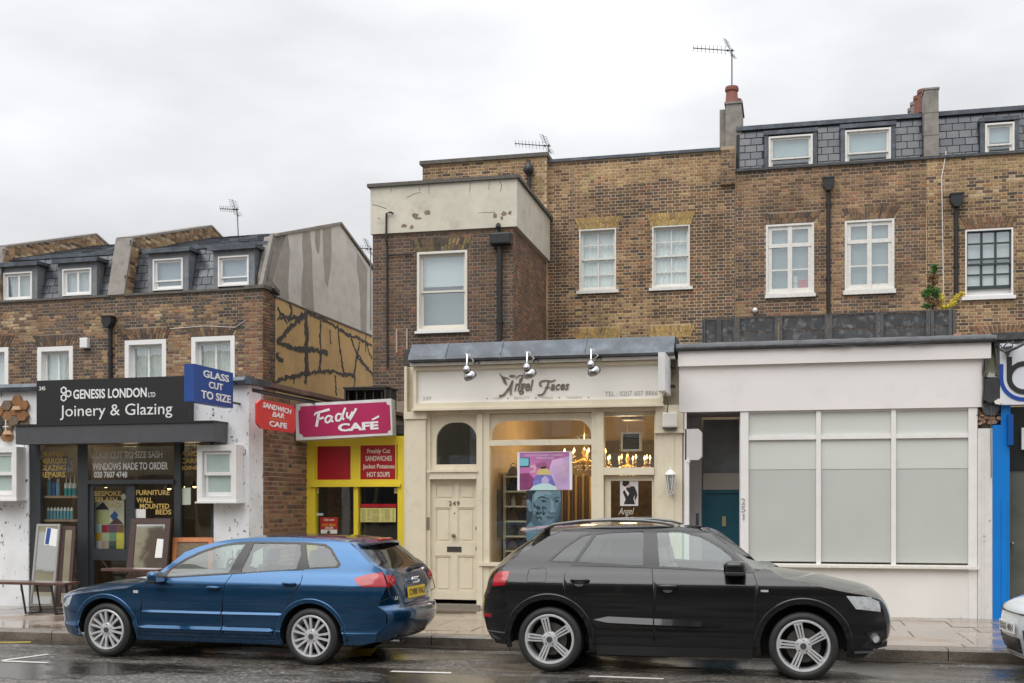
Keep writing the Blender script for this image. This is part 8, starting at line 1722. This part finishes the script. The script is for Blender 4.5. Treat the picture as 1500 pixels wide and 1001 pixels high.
cap = B.P([(771, 851), (775, 834), (797, 832), (800.5, 835), (799.5, 850), (796, 853), (774, 853)])
RQ = B.side(out_B, [('rear_side_glass', q1, CGD, -.006), ('rear_side_glass', q2, CGD, -.006), ('front_side_glass', q3, CGL, -.006), ('window_trim', DQ, TRIM), ('tail_lamp', tlq, LRED, .004), ('headlight', hlq, LCLR, .002), ('front_door', fd, P_BLK), ('rear_door', rdq, P_BLK), ('fuel_flap', cap, P_BLK)])
n7 = len(topB)
C_B = [(-.74, .28), (-.80, .42), (-.86, .60), (-.84, .78), (-.82, .86), (-.80, .95), (-.76, 1.03), (-.70, 1.10), (-.55, 1.24), (-.32, 1.40), (-.20, 1.50), (.0, 1.535), (.30, 1.56), (.64, 1.575), (.95, 1.575), (1.25, 1.555), (1.42, 1.52), (1.62, 1.42), (1.82, 1.30), (2.02, 1.17), (2.16, 1.09), (2.36, 1.075), (2.70, 1.03), (3.0, .97), (3.28, .90), (3.42, .80), (3.50, .62), (3.49, .42), (3.36, .26)]
assert len(C_B) == len(E_B), (len(C_B), len(E_B))
B.top(E_B, C_B, [(0, 3, 'rear_bumper', P_BLK, 0), (3, 7, 'tailgate', P_BLK, 0), (7, 9, 'rear_window', CGD, .88), (9, 15, 'roof', P_BLK, 0), (15, 20, 'windscreen', CGL, .93), (20, 24, 'bonnet', P_BLK, 0), (24, 28, 'front_bumper', P_BLK, 0)])
for pts in (fd, rdq, cap): B.strip(pts + [pts[0]], .006 if pts is not cap else .004, 'panel_gap', SEAM, .001)
xa, xb = B.px(870, 906)[0], B.px(1072, 919)[0]
CRS = mat('sill_highlight_paint', (.012, .012, .013), .3, coat=1.0)
for xx in (0.0, 2.605): B.strip([(xx + (rB + .022) * cos(t), zq + (rB + .022) * sin(t)) for t in [-.22 + (pi + .44) * i / 26 for i in range(27)]], .052, 'arch_flare', P_BLK, .022); B.well(xx, zq, rB)
zz_ = lambda t: B.px(870 + 202 * t, 908 + 9.5 * t)[1]; xm_ = B.px(957.4, 910)[0]
B.ridge([(xa, zz_(0)), (xm_ - .006, zz_(.43))], .045, .026, 'door_crease', P_BLK, tp=(4, 99)); B.ridge([(xm_ + .006, zz_(.43)), (xb, zz_(1))], .045, .026, 'door_crease', P_BLK, tp=(99, 2.0))
arch_beads(B, (0, 2.605), zq, rB + .046, .012, .016); arch_beads(A, (0, 2.595), .31, rA + .030, .0, .013)
B.strip([(.50, .245), (2.10, .245)], .10, 'sill_cladding', PLAST, .012); 
BH = mat('satin_grey', (.16, .16, .165), .3, metal=.4)
B.handle(*B.px(849.5, 850.5), .20, .05, m_=P_BLK, door={-1: RQ.get((7, -1)), 1: RQ.get((7, 1))}, lift=.05); B.handle(*B.px(978, 859.5), .20, .05, m_=P_BLK, door={-1: RQ.get((6, -1)), 1: RQ.get((6, 1))}, lift=.05)
for qx, qz, k in ((848, 855.5, 7), (978, 864.5, 6)): q = B.px(qx, qz); o_ = MB(); V, T_ = cdt(arcpts(q[0], q[1], .05, pi, 2 * pi, 12)); o_.add([(p[0], -B.half(*p) - .003, p[1] * .55 + q[1] * .45) for p in V], T_); o_.build('handle_glint', BH, RQ.get((k, -1)))  # grey half-discs painted on as the bright highlight below each handle
rl = MB()
for s in (-1, 1):
    pts = [(-.12, 1.502), (-.02, 1.552), (.30, 1.592), (.64, 1.605), (.95, 1.60), (1.15, 1.580), (1.28, 1.545)]; rl.tube([(x, s * (.585 - .03 * abs(x - .6)), z) for x, z in pts], [.010, .017, .017, .017, .017, .017, .010], 8)
rl.build('roof_rail', BH, B.t, smooth=True)
sv = MB(); vs = []
for i in range(13): w = -1 + i / 6; vs += [(-.38 - .06 * (1 - w * w), w * .60, 1.488 + .03 * (1 - w * w)), (-.10, w * .61, 1.515 + .03 * (1 - w * w)), (-.32, w * .60, 1.468 + .03 * (1 - w * w))]
sv.add(vs, [(3 * i + j, 3 * i + (j + 1) % 3, 3 * i + 3 + (j + 1) % 3, 3 * i + 3 + j) for i in range(12) for j in range(3)]); sv.f += [(0, 1, 2), (38, 37, 36)]; sv.build('roof_spoiler', mat('spoiler_grey', (.30, .30, .30), .25, coat=1.0), B.t, smooth=30)
B.mirror(1.93, 1.125, P_BLK, h=.15, sgn=-1, w=.25)
for s in (-1, 1):
    fg = MB(); fx_, fz_ = 3.33, .43; b = B.half(fx_ - .03, fz_); fg.lathe([(.045, .02), (.048, .0), (.06, -.03)], (fx_ - .02, s * (b + .012), fz_), (.5, s, 0), 20); fo = fg.build('fog_lamp', BH, B.t, smooth=40); MB().lathe([(0, .006), (.044, .004)], (fx_ - .02, s * (b + .012), fz_), (.5, s, 0), 20).build('fog_lens', LCLR, fo)
GR = mat('grille_mesh', (.012, .012, .013), .6, bump=(140, 1.0))
for pl_ in (B.P([(1268, 926), (1298, 919.5), (1300, 931), (1288, 934.5), (1272, 932)]), B.P([(1262, 948), (1270, 938), (1288, 945), (1300, 938), (1299, 947), (1280, 951)])): V, T_ = cdt(pl_, [], [], .04); B.skin(V, T_, 'lower_grille', GR, .003)
B.strip(B.P([(1251.6, 956), (1275, 955.2), (1296, 951.5)]), .018, 'splitter_edge', BH, .02); B.strip(B.P([(1266, 926), (1280, 920), (1297, 918)]), .014, 'intake_brow', P_BLK, .02)
hq = MB(); c0 = B.px(1262, 884); b = B.half(*c0); V, T_ = cdt(B.P([(1251, 879), (1257, 889), (1276, 891), (1276, 880)])); hq.add([(p[0], -B.half(*p) - .0045, p[1]) for p in V], T_); hq.build('headlight_reflector', mat('lamp_bright', (.72, .74, .76), .1, metal=.3), B.t)
V, T_ = cdt([(-.735, .60), (-.64, .60), (-.64, .56), (-.73, .56)], [], [], .04); B.skin(V, T_, 'reflector', LRED2, .004); B.strip([(-.70, .415), (-.52, .40), (-.42, .41)], .014, 'bumper_lip', BH, .008)
q = B.px(1120, 866); MB().rbox((q[0], -B.half(*q) - .002, q[1]), (.075, .006, .022), .002).build('wing_badge', LCLR, B.t)
q = B.px(1217, 864.8); MB().rbox((q[0], -B.half(*q) + .02, q[1]), (.05, .03, .02), .006).build('washer_cap', PLAST, B.t)
B.strip(B.P([(1103, 838.5), (1112, 834.5)]), .007, 'panel_gap', SEAM)
def spk5(mb, o, s, rr):
    O = Vector(o)
    for k in range(5):
        a = 2 * pi * k / 5 + spk5.ph; ca, sa = cos(a), sin(a); t = Vector((-sa, 0, ca)); rd_ = Vector((ca, 0, sa))
        for j in (-1, 0, 1):
            w = .0085 if j else .0095; r1 = rr - .012 if j else rr - .03; yb = 0 if j else .006
            q = [tuple(O + rd_ * r_ + t * (w * sg + j * sp2) + Vector((0, s * yy, 0))) for r_, sp2, y_ in ((.05, .024, -.024 + yb), (r1, .034, -.006 + yb)) for yy in (y_, y_ - .035) for sg in (-1, 1)]
            mb.add(q, [(0, 1, 5, 4), (0, 4, 6, 2), (1, 3, 7, 5), (2, 6, 7, 3)])
        q = [tuple(O + rd_ * r_ + t * w_ + Vector((0, s * yy, 0))) for r_, w_ in ((rr - .045, -.042), (rr - .006, -.05), (rr - .006, .05), (rr - .045, .042)) for yy in (-.008, -.04)]
        mb.add(q, [(0, 2, 4, 6), (0, 1, 3, 2), (4, 5, 7, 6), (0, 6, 7, 1)])
    mb.lathe([(0, -.010), (.045, -.010), (.074, -.018), (.084, -.03), (.084, -.06)], o, (0, s, 0), 32)
spk5.ph = .55; B.wheels(zq, .262, .895, spk5, wd=.24)
B.cabin(-.3, 2.3, .28, [(1.22, -.37, -1), (1.22, .37, -1), (.25, -.38, -1), (.25, .38, -1)], (1.95, 0, .98), 1.5, (1.70, .37, 1.06, .4)); B.under(.46, 2.15, .23, .40); B.under(-.62, -.42, .30, .6, .6); B.under(3.02, 3.30, .26, .6, .55)

# ---- white car cut by the right edge, nose to the left, turned slightly towards the road
HW = [(.15, -.10), (.25, -.06), (.45, -.01), (.6, 0), (.85, -.02), (.95, -.07), (1.3, -.22), (1.45, -.32)]
Wc = Car('parked_car', 'white car nose with black grilles entering at the right edge of the photo', 3.21, 13.02, .90, 2.65, HW, (-.15, .85, .42), (2.75, .8, .4), P_WHT, None, rz=5)
E_W = [(-.58, .20), (-.70, .42), (-.68, .62), (-.60, .72), (-.30, .82), (.2, .90), (.62, .96), (1.05, 1.20), (1.5, 1.38), (2.2, 1.42), (3.0, 1.36), (3.25, 1.0), (3.38, .8), (3.40, .4), (3.25, .22)]
C_W = [(-.82, .20), (-.88, .42), (-.87, .62), (-.80, .73), (-.45, .86), (.1, .95), (.5, 1.0), (.95, 1.25), (1.45, 1.43), (2.2, 1.47), (3.0, 1.41), (3.35, 1.05), (3.5, .8), (3.52, .4), (3.4, .22)]
out_W = E_W[:] + [(3.0, .22)] + [(2.65 + .37 * cos(t), .31 + .37 * sin(t)) for t in [-.2 + (pi + .4) * i / 22 for i in range(23)]] + [(.45, .2)] + [(.37 * cos(t), .31 + .37 * sin(t)) for t in [-.2 + (pi + .4) * i / 22 for i in range(23)]]
Wc.side(out_W, [('side_glass', [(.85, 1.02), (2.9, 1.02), (2.8, 1.32), (1.5, 1.33)], CGD, -.005)], .08)
Wc.top(E_W, C_W, [(0, 3, 'front_bumper', P_WHT, 0), (3, 6, 'bonnet', P_WHT, 0), (6, 8, 'windscreen', CGL, .93), (8, 10, 'roof', P_WHT, 0), (10, 11, 'rear_window', CGD, .9), (11, 14, 'tailgate', P_WHT, 0)])
GB = mat('grille_black', (.014, .014, .015), .4)
Wc.rear([(.08, .66), (.88, .70), (.90, .625), (.10, .60)], 'upper_grille', GB, 0.3, 3, .008) if False else None
Wc.rear([(-.70, .675), (.66, .675), (.62, .63), (-.66, .63)], 'upper_grille', GB, .4, 3.4, .01); Wc.rear([(-.40, .41), (.40, .41), (.34, .25), (-.34, .25)], 'lower_grille', GB, 0, 1.6, .008)
for s in (-1, 1):
    Wc.rear([(s * .50, .50), (s * .86, .53), (s * .82, .27), (s * .50, .25)], 'side_grille', GB, 0, 2, .008); Wc.rear([(s * .74, .70), (s * .96, .69), (s * .97, .60), (s * .80, .605)], 'headlight', LCLR, .4, 3.4, .012)
    for k in range(3): Wc.rear([(s * .52, .31 + .06 * k), (s * .82, .325 + .06 * k), (s * .82, .34 + .06 * k), (s * .52, .325 + .06 * k)], 'grille_bar', BH, 0, 2, .012)
for k in range(3): Wc.rear([(-.37, .285 + .04 * k), (.37, .285 + .04 * k), (.37, .295 + .04 * k), (-.37, .295 + .04 * k)], 'grille_bar', BH, 0, 1.6, .014)
Wc.rear([(-.80, .235), (.80, .235), (.78, .21), (-.78, .21)], 'splitter', PLAST, -.0, 1, .012)
plate_on(Wc, 'EX62 4RH', (-.905, 0, .505), (.52, .112), (-1, 0, 0), (0, 0, 1), WPL, BLK)
Wc.wheels(.315, .23, .86, spk15); Wc.well(0, .31, .37); Wc.well(2.65, .31, .37); Wc.cabin(.7, 3.0, .25, [(1.4, -.35, 1), (1.4, .35, 1)], (.9, 0, .88), 1.4); Wc.under(.4, 2.2, .2, .4)
